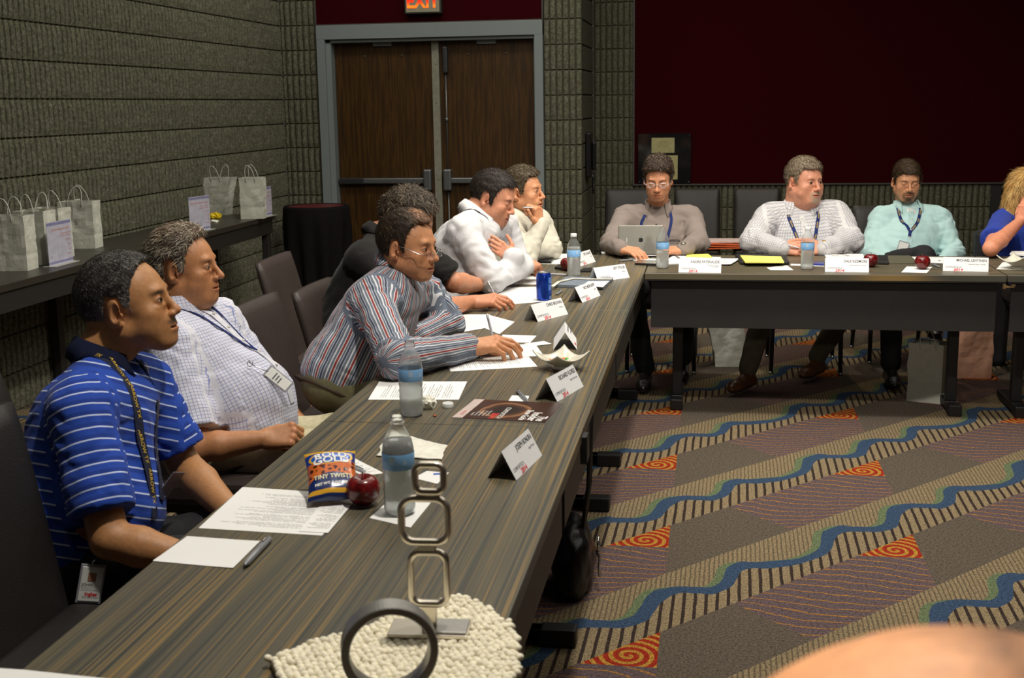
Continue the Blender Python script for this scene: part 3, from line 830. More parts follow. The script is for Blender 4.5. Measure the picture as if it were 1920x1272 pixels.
def make_head(B, H, origin, R, parent):
    """H: options. Local frame x right-of-picture when facing viewer, y forward, z up; R rows are the local axes."""
    h = H.get('h', .0024); g = H.get('scale', 1.0)
    W = H.get('wide', 1.0); ft = H.get('fat', 0.0); sk = np.array(H['skin'][:3])
    f = Field((-.12, -.15, -.24), (.12, .16, .16), h)
    f.ell((0, -.016, .030), (.076*W, .097, .086), k=0)
    f.ell((0, .030, .000), (.064*W, .060, .082), k=.03)
    f.ell((0, .038, -.062), ((.048+ft*.6)*W, .050, .043+ft*.3), k=.03)
    f.ell((0, .074, -.096+H.get('chin', 0)), (.024+ft*.3, .022, .017), k=.022)
    for s in (-1, 1):
        f.cone((s*.052*W, .0, -.055), (s*.024, .066, -.092), .0185+ft*.6, .0155+ft*.4, k=.025)
        f.ell((s*.042*W, .061, -.026), (.023+ft*.3, .023, .021), k=.022)     # cheek
        f.ell((s*.040*W, .050, -.058), (.022+ft, .026, .026), k=.024)
    f.ell((0, .078, -.062), (.030, .024, .026), k=.02)                        # muzzle
    f.cone((-.032, .079, .020), (.032, .079, .020), .0125, .0125, k=.014)      # brow
    for s in (-1, 1):
        f.ell((s*.0325, .098, .002), (.019, .014, .0125), k=.016, op='s')
        f.ell((s*.0325, .0765, .001), (.0150, .0150, .0142), k=.004)            # lids
        f.cone((s*.020, .088, -.012), (s*.046, .080, -.014), .004, .004, k=.009)   # bag
    nl = H.get('nose', 1.0)
    f.cone((0, .088, .012), (0, .107*1.0+.012*(nl-1), -.022), .0068, .0086, k=.010)
    f.ell((0, .1105+.014*(nl-1), -.031), (.0112, .0115, .0098), k=.008)
    for s in (-1, 1):
        f.ell((s*.0120, .100, -.036), (.0080, .0100, .0078), k=.006)
        f.ell((s*.0066, .107, -.0425), (.0036, .0052, .0036), k=.003, op='s')
    f.cone((0, .094, -.048), (0, .095, -.056), .004, .004, k=.008)
    # lips
    mo = H.get('mouth', 'closed')
    mz = -.0645
    f.cone((-.019, .090, mz+.0035), (.019, .090, mz+.0035), .0048, .0048, k=.006)
    f.ell((0, .0955, mz+.0035), (.014, .0065, .0045), k=.005)
    f.ell((0, .0945, mz-.0075), (.019, .0075, .0060), k=.006)
    if mo == 'smile':
        f.ell((0, .099, mz-.002), (.024, .011, .0042), k=.003, op='s')
        for s in (-1, 1): f.ell((s*.036, .080, -.058), (.010, .016, .018), k=.014)
    else:
        f.cone((-.024, .0965, mz-.0018), (.024, .0965, mz-.0018), .0020, .0020, k=.003, op='s')
        f.ell((0, .101, mz-.0018), (.026, .0060, .0016), k=.002, op='s')
    # neck
    nr = H.get('neck', .056)+ft*.5; nd = H.get('neckdir', (0, -.035, -.22))
    f.cone((0, -.022, -.05), (nd[0], nd[1]-.01, nd[2]), nr, nr+.004, k=.03)
    if ft > .008: f.ell((0, .030, -.105), (.055+ft*.5, .045, .030+ft), k=.035)
    # ears
    for s in (-1, 1):
        ex = .0745*W+.004; er = [unit((1, .35*s*s, .0)), None, None]
        ax = np.array([unit((1, -.45*s, .1*s)), unit((.45*s, 1, -.22)), unit((0, .22, 1))])
        f.ell((s*(ex+.002), -.008, -.010), (.0072, .0205, .0335), R=ax, k=.004)
        f.ell((s*(ex+.0095), .000, -.006), (.0056, .0112, .0205), R=ax, k=.004, op='s')
        f.ell((s*(ex+.004), .0045, -.016), (.006, .007, .009), k=.003, op='s')
        f.ell((s*(ex-.001), .000, -.034), (.0055, .0085, .0085), k=.005)
        f.ell((s*(ex-.000), .009, -.014), (.0045, .004, .006), k=.003)
    V, F = f.mesh()
    x, y, z = V[:, 0], V[:, 1], V[:, 2]; ax_ = np.abs(x)
    C = np.tile(sk, (len(V), 1))
    def blend(w, col):
        nonlocal C
        w = np.clip(w, 0, 1)[:, None]; C = C*(1-w)+np.array(col[:3])*w
    red = sk*np.array([1.08, .80, .72])
    blend(np.exp(-(((ax_-.042)/.020)**2+((y-.075)/.03)**2+((z+.028)/.018)**2))*.25, red)
    blend(np.exp(-((x/.016)**2+((y-.113)/.016)**2+((z+.032)/.016)**2))*.4, red)
    blend(np.exp(-(((ax_-.08)/.012)**2+((y+.0)/.03)**2+((z+.01)/.035)**2))*.35, red)
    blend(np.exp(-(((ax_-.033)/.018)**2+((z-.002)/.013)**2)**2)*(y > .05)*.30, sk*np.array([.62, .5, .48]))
    lip = np.array(H.get('lip', sk*np.array([.86, .50, .48])))
    blend(np.exp(-(((ax_)/.023)**4+((z-mz+.002)/.0085)**4))*(y > .083)*.65, lip)
    blend(np.exp(-(((ax_)/.025)**4+((z-mz+.0018)/.0018)**2))*(y > .08)*.75, sk*.25)
    st = H.get('stubble', 0.0)
    if st:
        jz = (z < -.030)*(y > -.01)*(z > -.125)
        wst = np.clip((-.034-z)/.012, 0, 1)*np.clip((y+.0)/.03, 0, 1)*jz*(1-np.exp(-(((ax_)/.020)**4+((z-mz)/.0085)**4)))
        blend(wst*st, np.array(H['hair'][:3])*.6+sk*.25)
    if H.get('must'):
        wm = np.exp(-((ax_/.030)**4+((z-(-.0535))/.0062)**4))*(y > .075); blend(wm*.92, H['must'])
    if H.get('goatee'):
        gc = np.array(H['goatee'])
        wm = np.exp(-((ax_/.031)**6+((z-(-.0535))/.0055)**4))*(y > .07); blend(wm*.8, gc)
        wm = np.exp(-((ax_/.026)**4+((z-(-.0935))/.019)**4))*(y > .055); blend(wm*.9, gc)
        wm = np.exp(-(((ax_-.0285)/.007)**2+((z-(-.07))/.018)**4))*(y > .06); blend(wm*.7, gc)
    # brows
    bz = .0195+H.get('brow_raise', 0)
    wb = np.exp(-(((ax_-.0315)/.0185)**4+((z-bz-.10*(ax_-.030)*(ax_ < .04)+.2*(ax_-.04)*(ax_ >= .04))/.0042)**4))*(y > .05)
    blend(wb*H.get('brow_w', .8), H.get('brow', np.array(H['hair'][:3])*.7))
    if H.get('scalp'):
        sc_, ya, yb = H['scalp']; wsc = np.clip((ya-y+vnoise(V, 60, 4, 2)*.05)/(ya-yb), 0, 1)*(z > -.06); blend(wsc*.95, sc_)
    eyes = H.get('eyes', 'open')
    lid = .0015 if eyes == 'open' else -.0055
    wl = np.exp(-(((ax_-.0325)/.0125)**4+((z-lid-.0)/.0016)**2))*(y > .075)
    if eyes != 'open': blend(wl*.8, sk*.12)
    to = lambda P: origin+(np.asarray(P)*g) @ R
    B.add(to(V), F, np.c_[C, np.ones(len(C))], 0)
    # eyes: almond inset (white) + iris set into the lids
    if eyes == 'open':
        gx, gz = H.get('gaze', (0, 0))
        for s in (-1, 1):
            N = 18; P = [(0, 0)]
            for i in range(N):
                a = 2*PI*i/N; P.append((.0122*math.cos(a), .0054*math.sin(a)*(1-.35*math.cos(a)**2)))
            def onlid(px, pz):
                X = s*.0325+px; Zz = .0015+pz
                q = 1-((X-s*.0325)/.0150)**2-((Zz-.001)/.0142)**2
                return (X, .0765+.0150*math.sqrt(max(q, .02))+.0006, Zz)
            B.add(to([onlid(*p) for p in P]), np.array([(0, 1+(i+1) % N, 1+i, 1+i) for i in range(N)]), (1, 1, 1, 1), 1)
            P = [(gx, gz)]
            for i in range(N):
                a = 2*PI*i/N; P.append((gx+.0057*math.cos(a), max(min(gz+.0057*math.sin(a), .0048), -.0050)))
            B.add(to([np.array(onlid(*p))+(0, .0005, 0) for p in P]), np.array([(0, 1+(i+1) % N, 1+i, 1+i) for i in range(N)]), (1, 1, 1, 1), 2)
            # upper lash line
            P = []
            for i in range(9):
                a = PI*i/8; px, pz = .0128*math.cos(a), .0054*math.sin(a)*(1-.3*math.cos(a)**2)
                P.append(onlid(px, pz)); P.append(np.array(onlid(px, pz+.0019))+(0, .0008, 0))
            B.add(to(P), np.array([(2*i, 2*i+1, 2*i+3, 2*i+2) for i in range(8)]), np.r_[sk*.14, 1], 0)
    if mo == 'smile':
        P = [(sx*.017, .0890-(abs(sx) > .6)*.004, zz) for zz in (mz+.0022, mz-.0052) for sx in (-1, -.5, 0, .5, 1)]
        B.add(to(P), np.array([(i, i+1, i+6, i+5) for i in range(4)]), (1, 1, 1, 1), 1)
    # ---------------- hair
    hs = H.get('hairstyle')
    if hs:
        hh = H.get('hair_h', max(h, .0028)); th = hs.get('th', .008); top = hs.get('top', .014)
        f2 = Field((-.12, -.16, -.14), (.12, .13, .19), hh)
        f2.ell((0, -.016, .030), (.076*W+th, .097+th, .086+th), k=0)
        f2.ell((0, .030, .012), (.064*W+th*.6, .060+th*.7, .082+th*.5), k=.02)
        f2.ell(hs.get('topc', (0, .0, .060)), (.062*W+top, .078+top, .060+top), k=.03)
        if 'quiff' in hs:
            qf = hs['quiff']; f2.ell(qf[0], qf[1], k=.02)
        X, Y, Z = f2.grid()
        P = np.stack(np.broadcast_arrays(X, Y, Z), -1).reshape(-1, 3)
        near = np.abs(f2.d.reshape(-1)) < .03
        dn = np.zeros(len(P)); fr = hs.get('freq', 90)
        Q = P[near]*np.array(hs.get('aniso', (1, .35, 1)))
        dn[near] = vnoise(Q, fr, 3, 2)*hs.get('rough', .008)
        f2.d += dn.reshape(f2.d.shape).astype(np.float32)
        yp, zp = np.array(hs.get('line', [(-.12, -.075), (-.06, -.075), (-.040, -.045), (-.030, .015), (-.02, .030), (.008, .030), (.016, -.008), (.030, -.004), (.040, .040), (.055, .058), (.085, .078)])).T
        Hl = np.interp(Y, yp, zp)
        Hl = Hl+hs.get('temple', .25)*np.clip(np.abs(X)-.030, 0, .04)*np.clip((Y-.03)/.03, 0, 1)
        if 'bald' in hs:      # thinning crown / receding
            bx, by, bz, br = hs['bald']
        cut = (Hl-Z)*.75
        if hs.get('linen', .004):
            w = np.zeros(len(P)); w[near] = vnoise(P[near], 140, 8, 2)*hs.get('linen', .006)*2
            cut = cut+w.reshape(f2.d.shape)
        f2.comb(tuple(slice(0, q) for q in f2.n), cut.astype(np.float32), .006, 'i')
        # keep only a shell (inside of the head removed so it stays light)
        V2, F2 = f2.mesh()
        hc = np.array(H['hair'][:3]); gc = np.array(H.get('grey', hc)[:3])
        mixg = np.clip(hs.get('greybase', .15)+hs.get('greyside', .0)*np.clip((.04-V2[:, 2])/.06, 0, 1)*np.clip((V2[:, 1]+.08)/.08, 0, 1)+vnoise(V2*np.array([1, .4, 1]), 110, 5, 2)*.35, 0, 1)[:, None]
        C2 = hc*(1-mixg)+gc*mixg
        if 'bald' in hs:
            bx, by, bz, br = hs['bald']
            wb = np.clip(1.3*np.exp(-((V2[:, 0]-bx)**2+(V2[:, 1]-by)**2+(V2[:, 2]-bz)**2)/br**2), 0, hs.get('baldmax', .75))[:, None]
            C2 = C2*(1-wb)+sk*wb
        # strands
        rng = np.random.RandomState(H.get('seed', 1)); ns = hs.get('strands', 2600)
        nrm = f2.grad(V2); ok = (V2 @ np.array([0, 0, 1]) > -1); cand = np.where(ok & (f2.sample(V2*.96) < 0))[0]
        pick = rng.choice(cand, ns); Pp = V2[pick]; Nn = nrm[pick]
        comb = np.array(hs.get('comb', (0, .6, -.5)), float)
        dirs = comb[None, :]+rng.randn(ns, 3)*hs.get('mess', .35)
        if hs.get('radial', True):
            rad = Pp-np.array(hs.get('whorl', (0, -.06, .11))); rad /= np.linalg.norm(rad, axis=1, keepdims=True)+1e-9
            dirs = rad*hs.get('radw', 1.2)+dirs*.5
        dirs -= (dirs*Nn).sum(1, keepdims=True)*Nn; dirs /= np.linalg.norm(dirs, axis=1, keepdims=True)+1e-9
        Ls = hs.get('len', .018)*(.6+.8*rng.rand(ns, 1)); lift = hs.get('lift', .25)
        wd = np.cross(dirs, Nn)*hs.get('w', .0011)
        p0 = Pp-Nn*.002; p1 = Pp+dirs*Ls*.5+Nn*(Ls*lift*.6); p2 = Pp+dirs*Ls+Nn*(Ls*lift*hs.get('curl', .5))
        VS = np.stack([p0-wd, p0+wd, p1-wd*.8, p1+wd*.8, p2-wd*.1, p2+wd*.1], 1).reshape(-1, 3)
        b = np.arange(ns)[:, None]*6
        FS = np.concatenate([b+np.array([[0, 1, 3, 2]]), b+np.array([[2, 3, 5, 4]])])
        gsel = (rng.rand(ns, 1) < np.clip(mixg[pick]*1.1, 0, 1)); CSx = np.where(gsel, gc, hc); CSx = CSx*.7+C2[pick]*.3
        CS = np.repeat(CSx*(.7+.7*rng.rand(ns, 1)), 6, 0)
        VV = np.concatenate([V2, VS]); FF = np.concatenate([F2, FS+len(V2)]); CCc = np.concatenate([C2, CS])
        link_mesh('hair', to(VV), FF, M_HAIR, parent, cols=np.c_[CCc, np.ones(len(CCc))])
    return to, f

def make_hand(B, wrist, fwd, dorsal, skin, side=1, back=None, curl=(.5, .55, .6, .65), thumb=(.5, .35), scale=1.0, h=.0026, spread=.06, forearm=None, fr=.028):
    """side=+1: thumb on local +x. fwd: wrist->knuckles, dorsal: back-of-hand normal."""
    y = unit(fwd); z = unit(np.array(dorsal, float)-np.dot(dorsal, y)*y); x = np.cross(y, z)*1.0
    if side < 0: x = -x
    R = np.array([x, y, z])
    f = Field((-.085, -.07, -.13), (.095, .20, .075), h)
    bk = (0, -.055, 0) if back is None else (R @ unit(back))*.055
    f.cone(bk, (0, .005, 0), .0262, .0250, k=0)
    # palm: four metacarpal rays
    mc = [(.029, .088), (.0095, .093), (-.010, .088), (-.0275, .080)]
    for mx, my in mc: f.cone((mx*.55, .008, -.001), (mx, my-.004, 0), .0145, .0115, k=.012)
    f.ell((.018, .035, -.011), (.017, .030, .012), k=.012)
    f.ell((-.020, .035, -.010), (.013, .030, .010), k=.012)
    Ls = [(.044, .026, .021), (.049, .030, .022), (.045, .028, .021), (.035, .021, .019)]
    rs = [(.0098, .0088, .0078), (.0100, .0089, .0078), (.0094, .0084, .0074), (.0084, .0075, .0066)]
    tips = []
    for i, ((mx, my), L, r) in enumerate(zip(mc, Ls, rs)):
        c = curl[i]; p = np.array([mx, my, .001]); an = 0; sp = (mx/.029)*spread*(1-min(c, 1)*.8)
        for j in range(3):
            an += c*(1.15, 1.35, .8)[j]
            d = np.array([math.sin(sp)*math.cos(an), math.cos(an)*math.cos(sp), -math.sin(an)])
            q = p+d*L[j]; f.cone(p, q, r[j], (r[j+1] if j < 2 else r[j]*.86), k=(.005 if j == 0 else .003))
            if j == 0: f.ell(p, (.0108, .0108, .0102), k=.006)
            p = q
        tips.append((p, d))
    ta, tb = thumb   # ta: swing toward the palm, tb: bend
    p = np.array([.020, .018, -.006])
    d = unit((.80-.55*ta, .62, -.15-.75*ta)); q = p+d*.042; f.cone(p, q, .0150, .0122, k=.012); p = q
    d = unit(d+np.array([-.55*tb, .55, -.35*tb])); q = p+d*.032; f.cone(p, q, .0112, .0100, k=.005); p = q
    d = unit(d+np.array([-.6*tb, .35, -.15*tb])); q = p+d*.024; f.cone(p, q, .0102, .0082, k=.003)
    tips.append((q, d))
    V, F = f.mesh()
    C = np.tile(np.array(skin[:3]), (len(V), 1))
    kn = sum(np.exp(-((V-np.array([mx, my, .01]))**2).sum(1)/.0001) for mx, my in mc)
    w = np.clip(kn, 0, 1)[:, None]*.30; C = C*(1-w)+np.array(skin[:3])*np.array([1.1, .72, .64])*w
    for tp, dd in tips:
        w = np.exp(-((V-tp)**2).sum(1)/.00008)[:, None]*.35; C = C*(1-w)+np.array(skin[:3])*np.array([1.15, .8, .72])*w
    W_ = np.array(wrist)+(V*scale) @ R
    if side < 0: F = F[:, ::-1]
    B.add(W_, F, np.c_[C, np.ones(len(C))], 0)
    return lambda P: np.array(wrist)+(np.asarray(P)*scale) @ R
# ================================================================ PEOPLE
def fabric(name, base, pattern=None, cols=(), per=(.03,), bump=.25, rough=.85, folds=True):
    """woven cloth; pattern uses the cloth's own coordinates (attribute pat: around, along)"""
    t = NT(name); v = t.obj(); p = t.sep(t.attr('pat'))
    weave = t.noise(v, 700, 2); big = t.noise(v, 12, 3)
    c = t.ramp(big, [(.3, tuple(k*.95 for k in base[:3])+(1,)), (.7, tuple(min(1, k*1.05) for k in base[:3])+(1,))])
    fm = lambda x, per, off=0.0: t.math('FLOORED_MODULO', t.math('ADD', t.math('DIVIDE', x, per), off), 1.0)
    ns = t.math('LESS_THAN', p[2], .02)
    if pattern == 'hstripes':       # polo: light lines every per[0] along the body, faint band between
        q = fm(p[1], per[0])
        c = t.mix(t.math('MULTIPLY', ns, t.math('LESS_THAN', q, .13)), c, cols[0])
        q2 = fm(p[1], per[0], .35); c = t.mix(t.math('MULTIPLY', ns, t.math('MULTIPLY', t.math('LESS_THAN', q2, .35), .45)), c, cols[1])
    elif pattern == 'vstripes':
        q = fm(p[0], per[0])
        for lo, hi, col in cols:
            m = t.math('MULTIPLY', t.math('GREATER_THAN', q, lo), t.math('LESS_THAN', q, hi)); c = t.mix(t.math('MULTIPLY', ns, m), c, col)
    elif pattern == 'check':
        m = t.math('MAXIMUM', t.math('LESS_THAN', fm(p[0], per[0]), per[1]), t.math('LESS_THAN', fm(p[1], per[0]), per[1]))
        c = t.mix(t.math('MULTIPLY', ns, t.math('MULTIPLY', m, cols[1])), c, cols[0])
        if len(cols) > 2:
            m = t.math('MULTIPLY', t.math('LESS_THAN', fm(p[0], per[0]), per[1]), t.math('LESS_THAN', fm(p[1], per[0]), per[1]))
            c = t.mix(m, c, cols[2])
    t.bump(t.math('ADD', t.math('MULTIPLY', t.noise(v, 9, 4, .55), 1.0), t.math('MULTIPLY', weave, .05)), bump, .03)
    t.b.inputs['Sheen Weight'].default_value = .05
    t.m['base'] = [float(k)*.92 for k in base[:3]]
    return t.fin(c, rough, spec=.2)
def lerp(a, b, t): return np.array(a, float)*(1-t)+np.array(b, float)*t
def person(label, S, hero=False):
    hip, chest, neck, head = [np.array(S[k], float) for k in ('hip', 'chest', 'neck', 'head')]
    shR, shL = np.array(S['shR'], float), np.array(S['shL'], float)
    t_up = unit(neck-hip); s = unit(shL-shR); f = unit(np.cross(s, t_up)); s = unit(np.cross(t_up, f)); f = unit(np.cross(s, t_up))
    if 'front' in S:
        f = np.array(S['front'], float); f = unit(f-np.dot(f, t_up)*t_up); s = np.cross(t_up, f)
    tl = unit(chest-hip); tu = unit(neck-chest)
    base = np.array([hip[0], hip[1], 0.0]) if S.get('zbase', True) else hip
    root = empty('person', base); tag(root, label, 'person')
    PAR = root
    wd, dp, belly = S.get('wide', 1.0), S.get('deep', 1.0), S.get('belly', 0.0)
    hv = S.get('h', .0065); th = S.get('cloth', .008)
    sh = S['shirt']; sleeve = sh.get('sleeve', 'long'); am = S.get('arm', 1.0)
    # ---------- garment field
    pts = [hip, chest, neck, shR, shL]+[np.array(S[k], float) for k in ('elR', 'elL', 'wrR', 'wrL') if k in S]
    lo = np.min(pts, 0)-.22*max(wd, 1); hi = np.max(pts, 0)+.22*max(wd, 1)
    hi[2] = max(neck[2]+.05, max(p[2] for p in pts)+.10)
    def torso(F, e, lowk=.05):
        RL = np.array([s, unit(np.cross(s, tl)), tl]); RL[1] = np.cross(tl, s)*-1; RL = np.array([s, unit(np.cross(s, tl)), tl])
        RU = np.array([s, unit(np.cross(s, tu)), tu])
        F.ell(hip+tl*.03, (.172*wd+e, .125*dp+belly*.5+e, .125+e), R=RL, k=0, m=.08)
        mid = lerp(hip, chest, .5)+f*belly*.45
        F.ell(mid, (.158*wd+e+belly*.35, .112*dp+belly+e, .16+e), R=RL, k=.07, m=.08)
        F.ell(chest, (.168*wd+e, .115*dp+belly*.25+e, .165+e), R=RU, k=.06, m=.08)
        F.cone(lerp(shR, shL, .10), lerp(shR, shL, .90), .060*am+e, .060*am+e, k=.05, m=.06)
        nb = neck-tu*.005
        for q in (shR, shL): F.cone(nb-tu*.015, lerp(nb, q, .80)+tu*.004, .048+e, .052*am+e, k=.03)
        F.cone(nb-tu*.03, nb+tu*.01, .062+e*.5, .058+e*.3, k=.02)
    A = {}
    for side in 'RL':
        q = np.array(S['sh'+side], float)
        if 'el'+side not in S: continue
        A[side] = (q, np.array(S['el'+side], float), np.array(S['wr'+side], float))
    G = Field(lo, hi, hv)
    torso(G, th)
    hem = S.get('hem', -.075)
    if hem is not None: G.half(hip+tl*hem, -tl, .003)
    cn = tu+f*(-.15); cn = unit(cn); cc_ = neck+tu*.012; S_, g_ = G.sl(cc_-.13, cc_+.13)
    if S_ is not None:
        x, y, z = g_[0]-cc_[0], g_[1]-cc_[1], g_[2]-cc_[2]; ax = x*cn[0]+y*cn[1]+z*cn[2]
        rad = np.sqrt(np.maximum(x*x+y*y+z*z-ax*ax, 0)); G.d[S_] = np.where(rad < .085, np.maximum(G.d[S_], ax), G.d[S_]).astype(np.float32)
    for side, (q, el, wr) in A.items():
        ru, re, rw = .062*am, .052*am, .036*am
        if sleeve == 'short':
            tt = sh.get('len', .72); end = lerp(q, el, tt)
            G.cone(q, end, ru+.006, .068*am+.006, k=.03)
            G.half_local = None
            dirv = unit(el-q); cut_c = end+dirv*.012
            # trim the rounded end flat
            S_, g_ = G.sl(cut_c-.14, cut_c+.14)
            if S_ is not None:
                x, y, z = g_[0]-cut_c[0], g_[1]-cut_c[1], g_[2]-cut_c[2]
                ax = x*dirv[0]+y*dirv[1]+z*dirv[2]; rad = np.sqrt(np.maximum(x*x+y*y+z*z-ax*ax, 0))
                msk = (rad < .105*am) & (ax > 0)
                a = G.d[S_]; G.d[S_] = np.where(msk, np.maximum(a, ax), a).astype(np.float32)
        else:
            full = sleeve == 'long'
            G.cone(q, el, ru+.004, re+.007, k=.035)
            wend = wr if full else lerp(el, wr, sh.get('roll', .35))
            G.cone(el, wend, re+.007, (rw+.007 if full else re+.004), k=.02)
            if full: G.cone(lerp(el, wr, .86), wr, rw+.004, rw+.005, k=.006)
    # folds
    X, Y, Z = G.grid(); near = np.argwhere(np.abs(G.d) < .03)
    Pn = G.lo+near*G.h; amp = sh.get('folds', .010)
    L = np.stack([(Pn-hip) @ s, (Pn-hip) @ f, (Pn-hip) @ t_up], 1)
    n1 = vnoise(L*np.array([1, 1, .55])+vnoise(L, 9, 11, 1)[:, None]*.10, 13, S.get('seed', 1), 2)
    n2 = np.abs(vnoise(L*np.array([.6, 1, 1.3])+vnoise(L, 7, 12, 1)[:, None]*.15, 17, S.get('seed', 1)+7, 1))
    dd = n1*amp*1.2+(.18-n2)*amp*.9
    for side, (q, el, wr) in A.items():       # bunching at the elbow and armpit
        for c, rad, am2 in ((el, .10, 1.3), (lerp(q, el, .15), .10, .8)):
            ax = unit(el-q); tt_ = (Pn-c) @ ax; w = np.exp(-((Pn-c)**2).sum(1)/rad**2)
            dd += w*np.sin(tt_*95+vnoise(Pn, 9, 21+len(side), 2)*26)*amp*.26*am2
    G.d[near[:, 0], near[:, 1], near[:, 2]] += dd.astype(np.float32)
    V, F = G.mesh()
    # cloth coordinates
    rt = V-hip; v_ = rt @ t_up; us = rt @ s; uf = rt @ f
    ang = np.arctan2(us, uf); pu = ang*.165*wd; pv = v_.copy(); best = np.full(len(V), 1e9)
    d_t = np.sqrt((us/(.17*wd))**2+(uf/(.13*dp+belly))**2)*.14-.14
    best = np.where(np.abs(us) < .155*wd, -.2, 0.02)
    for side, (q, el, wr) in A.items():
        sg = 1 if side == 'L' else -1
        for i, (a, b) in enumerate(((q, el), (el, wr))):
            ab = b-a; Lb = np.linalg.norm(ab)+1e-6; u = ab/Lb; t = np.clip((V-a) @ u, -.02, Lb); pr = (V-a)-np.outer((V-a) @ u, u); ds = np.linalg.norm((V-a)-np.outer(t, u), axis=1)-.075*am
            e1 = unit(np.cross(u, f)+1e-6); e2 = np.cross(u, e1)
            an = np.arctan2(pr @ e1, pr @ e2)
            # seam of the sleeve sits at the inside of the shoulder
            out = ((V-q) @ s)*sg > -.035 if i == 0 else np.ones(len(V), bool)
            m = (ds < best) & out | ((ds < -.005) & out & (best < -.1) & (i == 1))
            pu = np.where(m, an*.062*am, pu); pv = np.where(m, (V-a) @ u+(0 if i == 0 else .3), pv); best = np.where(m, ds, best)
    seam = np.zeros(len(V)); fu = pu[F]; bad = ((fu.max(1)-fu.min(1)) > .03) | ((pv[F].max(1)-pv[F].min(1)) > .03)
    seam[F[bad].ravel()] = 1
    pat = np.stack([pu, pv, seam], 1)
    link_mesh(sh.get('name', 'shirt'), V-base, F, sh['mat'], root, pat=pat)
    # ---------- collar
    col = sh.get('collar')
    if col:
        cm = col.get('mat', sh['mat']); nr = S['headopt'].get('neck', .056)+S['headopt'].get('fat', 0)*.5+.007
        ca = unit(tu*.8+unit(head-neck)*.5); cf = unit(f-np.dot(f, ca)*ca); cs = np.cross(ca, cf)
        c0 = neck+ca*col.get('z', -.004)-cf*.004; gap = col.get('gap', .30); N = 40; VV = []; PT = []; hgt = col.get('h', .034)
        for i in range(N+1):
            a = gap+(2*PI-2*gap)*i/N; u = min(i, N-i)/N; tip = math.exp(-(u/.055)**2)
            dr = cf*math.cos(a)*1.06+cs*math.sin(a)
            fr = math.cos(a)*.5+.5
            dz = -.022*fr
            for r, z in ((nr+.004, -.022+dz), (nr+.002, hgt*.55+dz), (nr+.003, hgt+dz), (nr+.007, hgt+.002+dz), (nr+.017, hgt*.25+dz-.008*tip), (nr+.026+.006*tip, -.012+dz-tip*col.get('tip', .035))):
                VV.append(c0+dr*r+ca*z); PT.append((a*.07, z, 0))
        FF = [(i*6+k, i*6+k+1, (i+1)*6+k+1, (i+1)*6+k) for i in range(N) for k in range(5)]
        VV = np.array(VV)
        if col.get('snap', True):
            for k_ in (5,):
                idx = np.arange(k_, len(VV), 6); dv = G.sample(VV[idx]); VV[idx] -= G.grad(VV[idx])*np.clip(dv-.004, -.04, .012)[:, None]
                idx = np.arange(4, len(VV), 6); dv = G.sample(VV[idx]); VV[idx] -= G.grad(VV[idx])*np.clip(dv-.006, -.04, 0)[:, None]
        o = link_mesh('collar', VV-base, np.array(FF), cm, root, pat=np.array(PT))
        so = o.modifiers.new('solidify', 'SOLIDIFY'); so.thickness = .0022; so.offset = 0
        if 'under' in col:   # undershirt seen in the open neck
            m2 = MB(); vs = []
            c1 = neck+f*.028-tu*.03
            U = Field(neck-.12, neck+.12, .004); U.cone(neck-tu*.05+f*.01, neck+tu*.012-f*.004, .066, nr+.002, k=0); U.half(neck+tu*.002, tu+f*.5, .003)
            v3, f3 = U.mesh(); link_mesh('undershirt', v3-base, f3, col['under'], root, pat=v3*0)
    # ---------- placket and buttons
    if sh.get('placket'):
        N = 14; pp = np.array([lerp(neck-tu*.03+f*.10, hip+tl*.05+f*(.16+belly), i/(N-1)) for i in range(N)])
        pp, nn = G.snap(pp, .0015, 10)
        m2 = MB(); m2.ribbon(pp-base, nn, .030, th=.002)
        o = m2.build('placket', sh.get('placket_mat', simple('placket_'+sh['mat'].name, sh['mat'].get('base', (.6, .6, .6)), .85)), root)
        m2 = MB()
        for i in range(1, N-1, 2):
            Rm = frame(Vector(pp[i]-base+nn[i]*.0032), nn[i], t_up, None); m2.sphere(Vector(pp[i]-base+nn[i]*.003), .0052, n=10, k=6)
        m2.build('buttons', sh.get('button_mat', simple('shirt_button', srgb(215, 210, 200), .3)), root)
    # ---------- body
    B = Body(); skin = np.r_[np.array(S['headopt']['skin'][:3]), 1]
    CB = Field(lo, hi, .014); torso(CB, -.010)
    v4, f4 = CB.mesh(); B.add(v4, f4, skin)
    for side, (q, el, wr) in A.items():
        pl = np.array([q, el, wr]); Af = Field(pl.min(0)-.08, pl.max(0)+.08, .0048 if sleeve != 'long' else .008)
        e = 0 if sleeve != 'long' else -.006
        Af.cone(q, el, .052*am+e, .041*am+e, k=0)
        m_ = lerp(el, wr, .30); Af.cone(el, m_, .041*am+e, .044*am+e, k=.01); Af.cone(m_, wr, .043*am+e, (.0268+.006*(am-1))+e*.4, k=.01)
        v5, f5 = Af.mesh(); B.add(v5, f5, skin)
        hd = S.get('hand'+side)
        if hd:
            hd = dict(hd); hf = hd.pop('fwd', None); hf = unit(wr-el) if hf is None else np.array(hf, float)
            S['_to'+side] = make_hand(B, wr, hf, back=unit(el-wr),  dorsal=hd.pop('dorsal'), skin=S['headopt']['skin'], **hd)
    # ---------- head
    hd = S['headopt']; R = basis_from(S['look'], S.get('headup', (0, 0, 1)), 0)
    nd = (R @ (neck-head))/hd.get('scale', 1.0); hd['neckdir'] = tuple(nd*1.0)
    to, hf_ = make_head(B, hd, head, R, root)
    def to_local(P): return to(P)-base
    Vb = np.concatenate(B.V)-base; Fb = np.concatenate(B.F)
    link_mesh('body', Vb, Fb, [M_SKIN, M_EYE, M_IRIS], root, cols=np.concatenate(B.C), mi=np.concatenate(B.MI))
